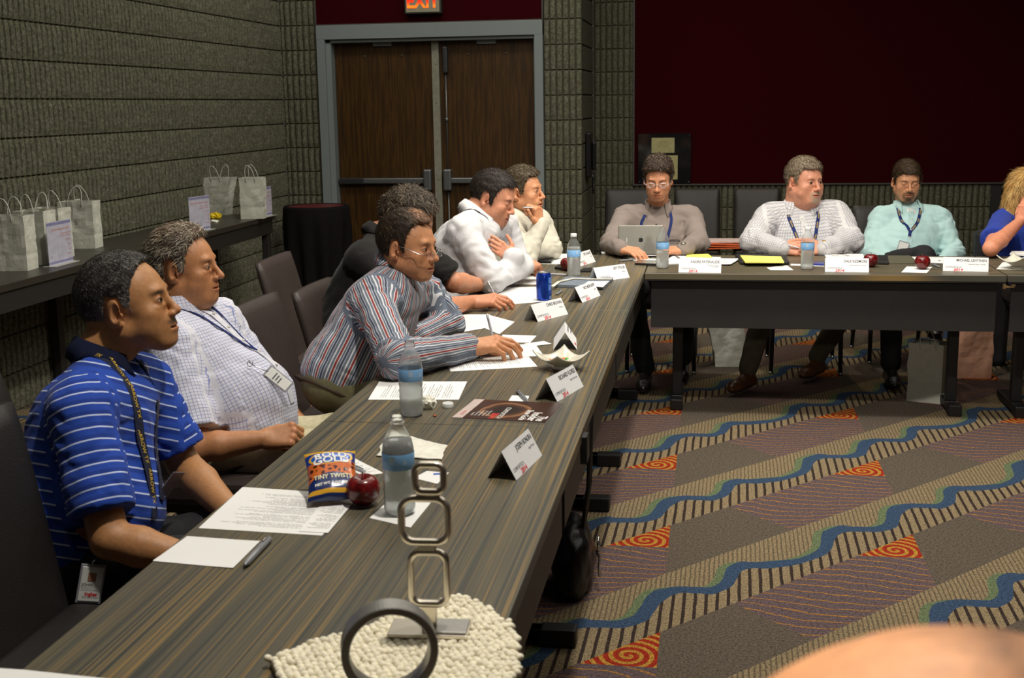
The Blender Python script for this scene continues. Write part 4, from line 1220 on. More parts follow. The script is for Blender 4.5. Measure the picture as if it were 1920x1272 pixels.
    # hair was built in world coordinates: bring it under the root
    for o in children(root):
        if o.name.split('.')[0] == 'hair':
            o.location = -Vector(base)
    # ---------- legs
    if 'pants' in S:
        pm = S['pants']; kn = [np.array(S[k], float) for k in ('knR', 'knL')]; an = [np.array(S[k], float) for k in ('anR', 'anL')]
        allp = np.array([hip]+kn+an); LF = Field(allp.min(0)-.24, allp.max(0)+.22, .010)
        RL = np.array([s, unit(np.cross(s, tl)), tl])
        LF.ell(hip+tl*.0, (.165*wd, .13*dp+belly*.45, .105), R=RL, k=0, m=.08)
        for k_, a_, sg in zip(kn, an, (-1, 1)):
            h0 = hip+s*sg*.088*wd-tl*.02
            LF.cone(h0, k_, .088*wd**.5, .066, k=.04, m=.05); LF.cone(k_, a_+(0, 0, .03), .064, .054, k=.02)
        near = np.argwhere(np.abs(LF.d) < .03); Pn = LF.lo+near*LF.h
        dd = vnoise(Pn, 14, 5, 2)*.014
        for k_ in kn: dd += np.exp(-((Pn-k_)**2).sum(1)/.01)*np.sin(vnoise(Pn, 16, 9, 1)*20)*.003
        LF.d[near[:, 0], near[:, 1], near[:, 2]] += dd.astype(np.float32)
        v6, f6 = LF.mesh(); link_mesh('trousers', v6-base, f6, pm, root, pat=v6*0)
        if S.get('shoes', True):
            for a_, sg in zip(an, (-1, 1)):
                td = np.array(S.get('toe', f), float); td[2] = 0; td = unit(td); SF = Field(a_-.24, a_+np.array((.24, .24, .1)), .0055)
                z0 = a_[2]-.075
                heel = np.array([a_[0], a_[1], z0+.032])-td*.03; ball = np.array([a_[0], a_[1], z0+.03])+td*.13; toe = ball+td*.045-(0, 0, .006)
                SF.cone(heel, ball, .034, .040, k=0, sq=((0, 0, 1), .9)); SF.cone(ball, toe, .038, .026, k=.02, sq=((0, 0, 1), .75)); SF.cone(heel, a_-(0, 0, .0), .032, .034, k=.02)
                SF.cone(a_+td*.0, ball-td*.03, .03, .03, k=.02)
                SF.half((0, 0, z0+.012), (0, 0, -1), .002)
                v7, f7 = SF.mesh(); so = link_mesh('shoe', v7-base, f7, S.get('shoe_mat', simple('black_shoe_leather', srgb(22, 18, 16), .35)), root)
                sf = Field(a_-.24, a_+np.array((.24, .24, .1)), .0055); sf.cone(heel, ball, .037, .043, k=0, sq=((0, 0, 1), .9)); sf.cone(ball, toe, .041, .029, k=.02, sq=((0, 0, 1), .75))
                sf.half((0, 0, z0+.013), (0, 0, 1), .001); sf.half((0, 0, z0), (0, 0, -1), .001)
                v8, f8 = sf.mesh(); link_mesh('sole', v8-base, f8, simple('shoe_sole', srgb(30, 24, 20), .7), so)
        if S.get('belt'):
            m2 = MB(); N = 40; pp = []
            for i in range(N):
                a = 2*PI*i/N; pp.append(hip+tl*(hem+.004 if hem else 0)+(s*math.sin(a)*(.172*wd)+f*math.cos(a)*(.13*dp+belly*.5)))
            pp = np.array(pp); m2.tube(pp-base, .017, 6, closed=True, flat=.35); m2.build('belt', S['belt'], root)
    S['_root'] = root; S['_G'] = G; S['_base'] = base; S['_to'] = to; S['_frame'] = (s, f, t_up); S['_R'] = R
    return root
def lanyard(S, pts, mat, w=.018, join=None, ext=None, name='lanyard', letters=None, clip=True, badge=None):
    """pts: two lists of (side, front, up) offsets from the neck point, snapped on the shirt"""
    G = S['_G']; s, f, t = S['_frame']; neck = np.array(S['neck'], float); base = S['_base']; root = S['_root']
    mb = MB(); ends = []; out = []
    for L in pts:
        L = np.array(L, float); N = 26; tt = np.linspace(0, len(L)-1, N); P = np.stack([np.interp(tt, range(len(L)), L[:, i]) for i in range(3)], 1)
        Pw = neck+P[:, :1]*s+P[:, 1:2]*f+P[:, 2:3]*t
        Pw, nn = G.snap(Pw, .0035, 12)
        for _ in range(3): nn[1:-1] = (nn[:-2]+nn[1:-1]+nn[2:])/3; Pw[1:-1] = (Pw[:-2]+Pw[1:-1]*2+Pw[2:])/4
        nn /= np.linalg.norm(nn, axis=1, keepdims=True)
        mb.ribbon(Pw-base, nn, w, th=.0016); out.append((Pw, nn))
    o = mb.build(name, mat, root)
    if letters:
        lm, txt, sz = letters
        for Pw, nn in out:
            seg = np.linalg.norm(np.diff(Pw, axis=0), axis=1); cum = np.r_[0, np.cumsum(seg)]
            d = sz*6.2; pos = .05; me = text_mesh(txt, sz, 1.0)
            while pos < cum[-1]-.03:
                i = int(np.searchsorted(cum, pos))-1; i = max(0, min(i, len(Pw)-2)); tdir = unit(Pw[i+1]-Pw[i])
                T = frame(Vector(Pw[i]-base+nn[i]*.0024), tdir, np.cross(nn[i], tdir), nn[i]); tm = MB(); tm.merge(me, lm, T); tm.build('printed_word', None, o); pos += d
    return out, o
sk = lambda r, g, b: srgb(r, g, b)
M_BLACKT = simple('black_trousers', srgb(20, 20, 24), .85)
# ---------------------------------------------------------------- man in blue polo
POLO = fabric('blue_polo_knit', srgb(38, 72, 168), 'hstripes', (srgb(190, 204, 236), srgb(24, 40, 108)), (.0285,))
NAVY = simple('navy_ribbing', srgb(16, 22, 46), .85, spec=.15)
M_LAN = simple('navy_lanyard_strap', srgb(28, 42, 96), .7, spec=.2)
M_LETTER = simple('yellow_print', srgb(222, 186, 60), .6)
JOHN_H = dict(skin=sk(176, 126, 82), hair=srgb(34, 31, 30), grey=srgb(150, 146, 140), scale=1.09, h=.0024, brow_w=.85, nose=.85, must=srgb(44, 34, 30)[:3], stubble=.14, gaze=(.002, .001), seed=3, fat=.006,
    hairstyle=dict(th=.003, top=.003, rough=.0015, len=.007, strands=11000, lift=.30, greybase=.12, greyside=.95, temple=.15, freq=150, w=.0008, mess=.3,
                   line=[(-.12, -.085), (-.06, -.080), (-.040, -.060), (-.030, .010), (-.02, .030), (.006, .030), (.014, -.012), (.030, -.010), (.034, .030), (.044, .062), (.054, .086), (.066, .100), (.085, .118)]))
JOHN = dict(hip=aD(110, 1058, 2.98), chest=aD(172, 820, 3.02), neck=aD(195, 672, 3.06), head=aD(238, 572, 3.06), look=(1, .16, .16), headup=(-.1, 0, 1),
    shR=aD(152, 775, 2.84), shL=aD(268, 720, 3.2), elR=aD(205, 1012, 2.76), elL=aD(345, 872, 3.25), wrR=aD(395, 1058, 2.78), wrL=aD(455, 985, 3.04),
    handR=dict(dorsal=(0, -.3, 1), side=-1), handL=dict(dorsal=(0, .3, 1), side=1),
    wide=1.02, deep=1.06, belly=.065, arm=1.05, h=.0055, hem=-.09, seed=4, cloth=.010, front=(1, .12, .1),
    shirt=dict(mat=POLO, sleeve='short', len=.76, folds=.013, name='polo_shirt', collar=dict(mat=NAVY, gap=.42, h=.040, tip=.02)),
    headopt=JOHN_H, pants=M_BLACKT, knR=(-1.02, 2.62, .50), knL=(-1.02, 2.95, .50), anR=(-.95, 2.62, .09), anL=(-.95, 2.93, .09))
person('man in blue polo shirt with thin white stripes, nearest on the left', JOHN, True)
lanyard(JOHN, [[(-.080, -.06, .03), (-.092, .03, -.02), (-.075, .11, -.12), (-.050, .15, -.22), (-.03, .15, -.36)], [(.075, -.02, .03), (.07, .05, -.03), (.03, .12, -.16), (-.01, .15, -.34)]], simple('dark_navy_strap', srgb(18, 24, 52), .7), w=.026, letters=(M_LETTER, 'ARROW TX', .016))

# ---------------------------------------------------------------- man in white checked shirt
CHK = fabric('white_blue_grid_cotton', srgb(204, 204, 214), 'check', (srgb(92, 108, 176), .75), (.0105, .15))
M2_H = dict(skin=sk(178, 124, 84), hair=srgb(48, 40, 32), grey=srgb(176, 166, 146), scale=1.03, h=.0024, brow_w=.45, brow=srgb(80, 66, 54)[:3], nose=1.25, fat=.009, seed=5, gaze=(.001, -.001),
    hairstyle=dict(th=.006, top=.010, rough=.006, len=.024, strands=7500, lift=.25, greybase=.30, greyside=.55, temple=.2, freq=110, w=.0010, mess=.5, comb=(0, -.8, -.5), radial=False,
                   bald=(0, -.01, .145, .06), baldmax=.35,
                   line=[(-.12, -.075), (-.06, -.085), (-.040, -.070), (-.036, .020), (-.026, .040), (.008, .040), (.014, -.002), (.026, -.000), (.032, .036), (.038, .060), (.055, .092), (.085, .13)]))
M2 = dict(hip=aD(455, 838, 3.86), chest=aD(392, 700, 3.86), neck=aD(330, 583, 3.86), head=aD(345, 500, 3.86), look=(1, .05, .02), headup=(-.12, 0, 1),
    shR=aD(318, 655, 3.68), shL=aD(412, 600, 4.03), elR=aD(372, 842, 3.60), elL=aD(520, 770, 4.1), wrR=aD(492, 824, 3.62), wrL=aD(585, 815, 3.95),
    handR=dict(dorsal=(.1, -.75, .65), side=-1, curl=(.9, 1.0, 1.05, 1.1), thumb=(.5, .5), scale=1.02), handL=dict(dorsal=(0, .4, 1), side=1, curl=(.6, .6, .6, .6)),
    wide=1.03, deep=1.05, belly=.065, arm=1.02, h=.0055, hem=-.055, seed=9, cloth=.010, front=(1, .05, .35),
    shirt=dict(mat=CHK, sleeve='short', len=.80, folds=.013, placket=True, collar=dict(gap=.36, h=.042, z=.010, tip=.035)), belt=simple('black_belt', srgb(20, 18, 18), .5),
    headopt=M2_H, pants=simple('khaki_chinos', srgb(186, 178, 146), .85, scale=60), knR=(-1.00, 3.42, .545), knL=(-1.0, 3.68, .545), anR=(-.93, 3.42, .09), anL=(-.93, 3.66, .09))
person('grey-haired man in white shirt with fine blue checks, leaning back, fist on lap', M2, True)
_ = lanyard(M2, [[(-.070, -.02, .025), (-.068, .045, -.02), (-.045, .12, -.12), (0, .17, -.235)], [(.068, -.01, .025), (.066, .05, -.02), (.04, .12, -.12), (0, .17, -.235)]], M_LAN, w=.010)
def badge(S, pixel_top, pixel_bot, d, w, name='name_badge', cord=None, mats=None, parent=None):
    base = Vector(S['_base']); a = Vector(aD(*pixel_top, d)); b = Vector(aD(*pixel_bot, d)); f = Vector(S['_frame'][1])
    up = (a-b).normalized(); n = (Vector(-CF)*.8+f*.4).normalized(); ex = up.cross(n).normalized(); n = ex.cross(up)
    T = frame((a+b)/2-base, ex, up, n); L = (a-b).length; mb = MB()
    mb.bbox(-w/2, w/2, -L/2, L/2, -.0008, .0008, .0007, M_BADGE, T, n=1); mb.bbox(-w/2-.004, w/2+.004, -L/2-.005, L/2+.006, -.002, -.0009, .0008, M_SLEEVE, T, n=1)
    return mb.build(name, None, S['_root']), T, L
M_BADGE = simple('badge_card', srgb(224, 226, 222), .35, noise=.02); M_SLEEVE = simple('clear_vinyl_sleeve', srgb(150, 148, 160), .2)
M_RED_T = simple('red_print', srgb(206, 40, 44), .6); M_GREY_T = simple('grey_print', srgb(90, 92, 96), .7); M_DARK_T = simple('dark_print', srgb(40, 38, 40), .7)
nb, T, L = badge(M2, (503, 696), (541, 726), 3.74, .034)
mb = MB()
for i, (x0, x1) in enumerate(((-.012, .012), (-.010, .010), (-.013, .008))): mb.box(x0, x1, .012-i*.010, .016-i*.010, .0009, .0012, None, T)
mb.build('badge_print', M_GREY_T, nb)
mb = MB(); p = [aD(x, y, 3.72)-M2['_base'] for x, y in ((466, 679), (480, 688), (492, 693), (503, 697))]; mb.tube(p, .0018, 6)
mb.tube([Vector(aD(469, 682, 3.72)-M2['_base'])+Vector((.009*math.cos(a), -.002, .009*math.sin(a))) for a in np.linspace(0, 2*PI, 17)[:-1]], .0012, 6, closed=True)
mb.build('badge_clip', M_CHROME, M2['_root'])

# ---------------------------------------------------------------- man in striped dress shirt, writing
STR = fabric('striped_poplin', srgb(104, 112, 128), 'vstripes', ((0, .10, srgb(206, 208, 212)), (.24, .30, srgb(200, 202, 206)), (.30, .44, srgb(140, 58, 56)), (.44, .50, srgb(206, 204, 204)), (.62, .66, srgb(190, 192, 198)), (.66, .80, srgb(66, 76, 96)), (.80, .84, srgb(190, 192, 198))), (.044,))
CH_H = dict(skin=sk(200, 142, 102), hair=srgb(40, 30, 20), grey=srgb(120, 100, 70), scale=1.0, h=.0024, brow_w=.35, nose=1.1, seed=6, gaze=(.001, 0), stubble=.0, lip=srgb(168, 92, 78)[:3],
    hairstyle=dict(th=.006, top=.008, rough=.004, len=.016, strands=5200, lift=.22, greybase=.05, greyside=.1, temple=1.1, freq=120, w=.0009, mess=.3,
                   bald=(.0, .055, .118, .035), baldmax=.6,
                   line=[(-.12, -.085), (-.06, -.080), (-.040, -.060), (-.030, .005), (-.02, .030), (.006, .032), (.014, -.012), (.026, -.010), (.032, .040), (.046, .072), (.060, .088), (.085, .100)]))
CH = dict(hip=aD(640, 722, 4.20), chest=aD(705, 602, 4.22), neck=aD(742, 508, 4.26), head=aD(764, 461, 4.20), look=(1, -.28, -.10), headup=(.05, 0, 1),
    shR=aD(700, 570, 4.06), shL=aD(792, 548, 4.44), elR=aZ(745, 674, .80), elL=aD(842, 606, 4.42), wrR=aZ(876, 650, .785), wrL=aD(786, 632, 4.30),
    handR=dict(fwd=(1, .10, .10), dorsal=(-.1, -.35, .9), side=-1, curl=(.32, .42, .52, .6), thumb=(.75, .35), scale=1.08), handL=dict(dorsal=(0, -.2, 1), side=1, curl=(.6, .6, .6, .6)),
    wide=1.0, deep=1.0, belly=.02, arm=1.0, h=.0055, hem=-.045, seed=21, cloth=.010, front=(1, -.10, -.3),
    shirt=dict(mat=STR, sleeve='long', folds=.015, placket=False, collar=dict(gap=.40, h=.042, z=.016, tip=.035)), belt=simple('brown_belt', srgb(64, 48, 34), .5),
    headopt=CH_H, pants=simple('olive_trousers', srgb(104, 100, 72), .9, scale=60), knR=(-.98, 3.86, .545), knL=(-.98, 4.16, .545), anR=(-.93, 3.88, .09), anL=(-.93, 4.14, .09))
person('man with rimless glasses in striped shirt, writing with a pen, leaning forward', CH, True)
def glasses(S, kind='half', rim=.0010, mat=None, z=0.0, y=0.0, tilt=0.0, w=.0225, hgt=.0125, lens=True):
    to, base, root = S['_to'], S['_base'], S['_root']; mb = MB(); ml = MB()
    def P(p): return Vector(to([p])[0]-base)
    for s in (-1, 1):
        c = (s*.032, .103+y, -.002+z); pts = []
        for i in range(24):
            a = 2*PI*i/24; ca, sa = math.cos(a), math.sin(a)
            px = w*math.copysign(abs(ca)**.7, ca); pz = hgt*math.copysign(abs(sa)**.7, sa)
            pts.append((c[0]+px, c[1]-.004*(px*s/w > 0)*abs(px/w)**2+tilt*pz, c[2]+pz))
        pp = [P(p) for p in pts]
        if kind == 'full': mb.tube(pp, rim, 6, closed=True)
        elif kind == 'top': mb.tube([pp[i] for i in range(0, 13)], rim*1.3, 6); mb.tube(pp, rim*.4, 6, closed=True)
        else: mb.tube(pp, rim*.6, 6, closed=True)
        ml.add(pp, [tuple(range(24))], None)
        hx = .082*S['headopt'].get('wide', 1)
        mb.tube([P((s*(.032+w), .099+y, .002+z)), P((s*(hx-.004), .085+y*.6, .003+z)), P((s*hx, .03, .006)), P((s*hx, -.004, .008)), P((s*hx, -.018, -.006))], rim, 6)
    mb.tube([P((-.010, .106+y, .001+z)), P((0, .109+y, .004+z)), P((.010, .106+y, .001+z))], rim, 6)
    g = mb.build('eyeglasses', mat or M_CHROME, root)
    if lens: ml.build('lenses', M_LENS, g)
    return g
_t = NT('clear_lens'); _t.b.inputs['Alpha'].default_value = .10
M_LENS = _t.fin((1, 1, 1, 1), .02, spec=.6)
glasses(CH, 'rimless', rim=.0011, z=-.013, y=.008)

# ---------------------------------------------------------------- man in black shirt (mostly hidden)
BLK = fabric('black_cotton', srgb(24, 22, 22), bump=.2)
BK_H = dict(skin=sk(194, 134, 102), hair=srgb(52, 42, 32), grey=srgb(128, 114, 96), scale=1.03, h=.003, seed=7,
    hairstyle=dict(th=.010, top=.018, rough=.010, len=.026, strands=4200, lift=.35, greybase=.25, greyside=.2, freq=90, w=.0012, mess=.6, comb=(0, .8, -.2), radial=False))
BK = dict(hip=aD(650, 660, 4.85), chest=aD(688, 540, 4.88), neck=aD(715, 445, 4.92), head=aD(764, 416, 4.94), look=(.95, .20, -.38), headup=(.3, 0, 1),
    shR=aD(680, 492, 4.72), shL=aD(765, 470, 5.10), elR=aZ(800, 586, .79), elL=aD(850, 530, 5.1), wrR=aZ(884, 566, .775), wrL=aZ(905, 535, .77),
    handR=dict(fwd=(1, .10, .08), dorsal=(-.1, -.4, .9), side=-1, curl=(.32, .42, .52, .6), thumb=(.75, .35), scale=1.05), handL=dict(dorsal=(0, 0, 1), side=1, curl=(.3, .3, .3, .3)),
    wide=1.05, deep=1.0, belly=.02, arm=1.02, h=.008, hem=-.07, seed=31, shirt=dict(mat=BLK, sleeve='short', len=.85, folds=.012, collar=dict(gap=.35, h=.034)),
    headopt=BK_H, pants=M_BLACKT, knR=(-.98, 4.42, .545), knL=(-.98, 4.70, .545), anR=(-.93, 4.42, .09), anL=(-.93, 4.7, .09))
person('dark-haired man in black shirt bent over, mostly hidden behind the striped shirt', BK)

# ---------------------------------------------------------------- man in white shirt, arms crossed
WHT = fabric('white_shirt_cotton', srgb(204, 203, 206), bump=.25)
W5_H = dict(skin=sk(202, 142, 112), hair=srgb(36, 28, 24), grey=srgb(70, 58, 48), scale=1.02, h=.0026, eyes='down', fat=.010, seed=8, stubble=.18, brow_w=.6, lip=srgb(172, 84, 76)[:3],
    hairstyle=dict(th=.007, top=.010, rough=.005, len=.015, strands=4200, lift=.25, greybase=.05, freq=110, w=.0011, mess=.35, temple=.5,
                   line=[(-.12, -.085), (-.06, -.080), (-.040, -.060), (-.030, .005), (-.02, .030), (.006, .030), (.014, -.030), (.026, -.026), (.034, .030), (.046, .056), (.060, .070), (.085, .084)]))
W5 = dict(hip=aD(835, 590, 5.62), chest=aD(862, 482, 5.62), neck=aD(893, 402, 5.66), head=aD(924, 371, 5.66), look=(.93, -.18, -.34), headup=(.3, 0, 1),
    shR=aD(868, 437, 5.45), shL=aD(945, 424, 5.86), elR=aZ(922, 522, .805), elL=aZ(972, 497, .80), wrR=aD(985, 500, 5.66), wrL=aD(962, 484, 5.52),
    handR=dict(dorsal=(.3, 0, 1), side=-1, curl=(.5, .5, .5, .5)), handL=dict(fwd=(-.80, -.10, .62), dorsal=(.2, -.85, .25), side=1, curl=(.34, .40, .44, .5), thumb=(.0, .1), spread=.08, scale=.88),
    wide=1.05, deep=1.08, belly=.04, arm=1.10, h=.007, hem=-.05, seed=41, front=(1, -.05, -.15),
    shirt=dict(mat=WHT, sleeve='long', folds=.017, collar=dict(gap=.38, h=.036, tip=.035)),
    headopt=W5_H, pants=M_BLACKT, knR=(-.98, 5.55, .545), knL=(-.98, 5.90, .545), anR=(-.93, 5.55, .09), anL=(-.93, 5.9, .09))
person('man in white dress shirt looking down with arms crossed on table', W5)

# ---------------------------------------------------------------- man in cream shirt, chin on fist
CRM = fabric('cream_shirt_cotton', srgb(200, 195, 180), bump=.25)
C6_H = dict(skin=sk(206, 146, 108), hair=srgb(64, 50, 34), grey=srgb(128, 114, 92), scale=1.02, h=.0028, mouth='smile', fat=.004, seed=9, brow_w=.3, gaze=(.002, 0),
    hairstyle=dict(th=.007, top=.016, rough=.005, len=.020, strands=3800, lift=.25, greybase=.25, greyside=.5, freq=100, w=.0012, mess=.3, comb=(.3, .9, .1), radial=False,
                   line=[(-.12, -.085), (-.06, -.080), (-.040, -.060), (-.030, .005), (-.02, .030), (.006, .030), (.014, -.015), (.026, -.012), (.034, .030), (.046, .056), (.060, .074), (.085, .086)]))
C6 = dict(hip=aD(935, 540, 6.40), chest=aD(958, 450, 6.42), neck=aD(968, 398, 6.44), head=aD(980, 359, 6.36), look=(1, -.22, .02), headup=(.0, 0, 1),
    shR=aD(955, 428, 6.26), shL=aD(1012, 418, 6.62), elR=aZ(984, 484, .80), elL=aZ(1032, 466, .80), wrR=aD(1012, 424, 6.20), wrL=aD(985, 476, 6.35),
    handR=dict(fwd=(-.12, -.0, 1), dorsal=(.9, -.35, .1), side=-1, curl=(1.0, 1.05, 1.1, 1.15), thumb=(-.2, .2), scale=1.0), handL=dict(dorsal=(.3, 0, 1), side=1, curl=(.3, .3, .3, .3)),
    wide=.98, deep=1.0, belly=.02, arm=1.0, h=.007, hem=-.05, seed=51, front=(1, -.15, -.1),
    shirt=dict(mat=CRM, sleeve='long', folds=.016, collar=dict(gap=.40, h=.036, tip=.04)),
    headopt=C6_H, pants=M_BLACKT, knR=(-.95, 6.20, .545), knL=(-.95, 6.5, .545), anR=(-.93, 6.2, .09), anL=(-.93, 6.5, .09))
person('smiling man in cream shirt resting his chin on his fist', C6)
lanyard(C6, [[(-.068, -.01, .02), (-.066, .05, -.03), (-.035, .13, -.16), (-.01, .15, -.28)]], M_LAN, w=.017, letters=(M_LETTER, 'ARROW', .012))

# ---------------------------------------------------------------- man in grey shirt with tablet
GRY = fabric('taupe_grey_cotton', srgb(136, 124, 118), bump=.25)
A_H = dict(skin=sk(206, 146, 112), hair=srgb(54, 40, 32), grey=srgb(126, 108, 92), scale=1.0, h=.0026, eyes='down', wide=.93, seed=10, nose=1.05, brow_w=.5, stubble=.08,
    hairstyle=dict(th=.005, top=.013, rough=.014, len=.018, strands=4600, lift=.7, greybase=.20, greyside=.45, freq=60, w=.0013, mess=.9, curl=-.2, radw=.5, comb=(0, .6, .6), aniso=(1, 1, 1), topc=(0, .008, .060), temple=.1,
                   line=[(-.12, -.085), (-.06, -.080), (-.040, -.060), (-.030, .005), (-.02, .028), (.006, .028), (.014, -.008), (.026, -.004), (.034, .030), (.048, .050), (.060, .066), (.085, .082)]))
AN = dict(hip=(-.30, 7.22, .52), chest=aD(1232, 452, 6.98), neck=aD(1233, 392, 6.98), head=aD(1234, 335, 6.86), look=(-.02, -1, -.30), headup=(0, -.2, 1),
    shR=aD(1170, 410, 6.98), shL=aD(1297, 410, 6.98), elR=aD(1146, 458, 6.80), elL=aD(1310, 457, 6.80), wrR=aD(1164, 466, 6.55), wrL=aD(1282, 467, 6.62),
    handR=dict(fwd=(.8, -.5, -.1), dorsal=(0, -.3, 1), side=-1, curl=(.35, .4, .4, .4)), handL=dict(fwd=(-.9, -.4, -.05), dorsal=(0, -.35, 1), side=1, curl=(.35, .4, .4, .4)),
    wide=1.0, deep=1.0, arm=1.0, h=.0075, hem=-.07, seed=61, front=(0, -1, 0),
    shirt=dict(mat=GRY, sleeve='long', folds=.015, placket=True, button_mat=simple('dark_button', srgb(70, 62, 60), .4), collar=dict(gap=.62, h=.044, z=.012, tip=.035, under=simple('white_undershirt', srgb(214, 212, 210), .9))),
    headopt=A_H, pants=M_BLACKT, knR=(-.42, 6.80, .53), knL=(-.12, 6.78, .53), anR=(-.34, 6.66, .09), anL=(-.14, 6.92, .09), toe=(0, -1, 0))
person('man in grey shirt and glasses looking down at tablet', AN)
lanyard(AN, [[(-.066, .0, .015), (-.064, .06, -.04), (-.035, .13, -.17), (-.012, .15, -.26)], [(.066, 0, .015), (.064, .06, -.04), (.035, .13, -.17), (-.004, .15, -.26)]], M_LAN, w=.016)
glasses(AN, 'top', rim=.0014, mat=simple('pale_silver_frame', srgb(190, 196, 206), .3, .6), z=-.002)

# ---------------------------------------------------------------- heavy man in small-check shirt
DCK = fabric('white_grey_microcheck', srgb(206, 204, 206), 'check', (srgb(84, 88, 112), .48), (.0150, .26))
D_H = dict(skin=sk(210, 148, 120), hair=srgb(96, 78, 60), grey=srgb(172, 158, 136), scale=1.07, h=.0028, wide=1.08, fat=.016, neck=.066, seed=11, goatee=srgb(178, 160, 140)[:3], brow_w=.25, gaze=(.003, 0), chin=.0,
    hairstyle=dict(th=.005, top=.010, rough=.006, len=.014, strands=4600, lift=.6, greybase=.35, greyside=.25, freq=110, w=.0011, mess=.5, temple=.6, curl=.3, radw=.8))
DA = dict(hip=(.54, 7.24, .53), chest=aD(1502, 458, 7.02), neck=aD(1500, 392, 7.02), head=aD(1508, 340, 6.96), look=(.62, -.78, -.05), headup=(0, 0, 1),
    shR=aD(1440, 410, 7.02), shL=aD(1568, 406, 7.02), elR=aD(1412, 454, 6.76), elL=aD(1594, 453, 6.76), wrR=aD(1464, 467, 6.58), wrL=aD(1546, 467, 6.58),
    handR=dict(fwd=(.95, -.25, .05), dorsal=(-.05, -.85, .45), side=-1, curl=(.55, .6, .65, .7), thumb=(.3, .3), scale=1.08), handL=dict(fwd=(-.95, -.25, .05), dorsal=(.05, -.85, .45), side=1, curl=(.7, .75, .8, .85), thumb=(.3, .3), scale=1.08),
    wide=1.36, deep=1.28, belly=.09, arm=1.28, h=.0075, hem=-.08, seed=71, cloth=.012, front=(.05, -1, 0),
    shirt=dict(mat=DCK, sleeve='long', folds=.014, placket=True, collar=dict(gap=.5, h=.044, z=.014, tip=.04)),
    headopt=D_H, pants=simple('brown_slacks', srgb(84, 76, 60), .9), knR=(.34, 6.80, .53), knL=(.80, 6.80, .53), anR=(.22, 6.62, .10), anL=(.62, 7.0, .10), toe=(-.6, -1, 0), shoe_mat=simple('brown_shoe_leather', srgb(92, 56, 26), .35))
person('heavy man with grey goatee in white small-check shirt, hands together', DA)
lanyard(DA, [[(-.082, .0, .01), (-.078, .08, -.05), (-.04, .18, -.15), (0, .22, -.235), (.0, .24, -.32)], [(.082, 0, .01), (.078, .08, -.05), (.04, .18, -.15), (0, .22, -.235)]], M_LAN, w=.019, letters=(M_LETTER, 'ARROW', .013))

# ---------------------------------------------------------------- man in aqua shirt
AQU = fabric('pale_aqua_oxford', srgb(176, 208, 208), bump=.25)
MI_H = dict(skin=sk(202, 146, 110), hair=srgb(58, 42, 26), grey=srgb(84, 64, 40), scale=1.0, h=.0028, eyes='down', seed=12, goatee=srgb(58, 38, 24)[:3], brow_w=.5, wide=.98, fat=.003,
    hairstyle=dict(th=.006, top=.009, rough=.006, len=.022, strands=4200, lift=.2, greybase=.1, freq=90, w=.0013, mess=.3, comb=(-.5, .8, .0), radial=False, temple=.0,
                   line=[(-.12, -.085), (-.06, -.080), (-.040, -.060), (-.030, .000), (-.02, .028), (.006, .028), (.014, -.018), (.030, -.012), (.040, .032), (.060, .056), (.085, .066)]))
MI = dict(hip=(1.10, 7.58, .54), chest=aD(1706, 458, 7.42), neck=aD(1700, 390, 7.50), head=aD(1699, 339, 7.44), look=(.10, -1, -.20), headup=(.02, -.1, 1),
    shR=aD(1650, 411, 7.48), shL=aD(1762, 411, 7.48), elR=aD(1632, 474, 7.36), elL=aD(1790, 474, 7.36), wrR=aD(1680, 512, 7.12), wrL=aD(1752, 512, 7.12),
    handR=dict(dorsal=(0, -.3, 1), side=-1), handL=dict(dorsal=(0, -.3, 1), side=1),
    wide=1.04, deep=1.0, belly=.03, arm=1.06, h=.0075, hem=-.08, seed=81, front=(.05, -1, 0),
    shirt=dict(mat=AQU, sleeve='long', folds=.018, placket=True, collar=dict(gap=.7, h=.044, z=.012, tip=.035, under=simple('white_undershirt', srgb(214, 212, 210), .9))),
    headopt=MI_H, pants=M_BLACKT, knR=aD(1730, 482, 6.98), knL=(1.0, 6.95, .50), anR=(1.22, 6.95, .35), anL=(1.0, 6.86, .09), toe=(0, -1, 0))
person('man with brown goatee in pale aqua shirt, eyes lowered', MI)
lanyard(MI, [[(-.070, .0, .01), (-.068, .06, -.05), (-.04, .12, -.15), (.01, .15, -.235)], [(.070, 0, .01), (.068, .06, -.05), (.05, .12, -.15), (.01, .15, -.235), (.01, .15, -.27)]], M_LAN, w=.018, letters=(M_LETTER, 'ARROW', .013))
nb, T, L = badge(MI, (1696, 455), (1690, 475), 7.22, .055)

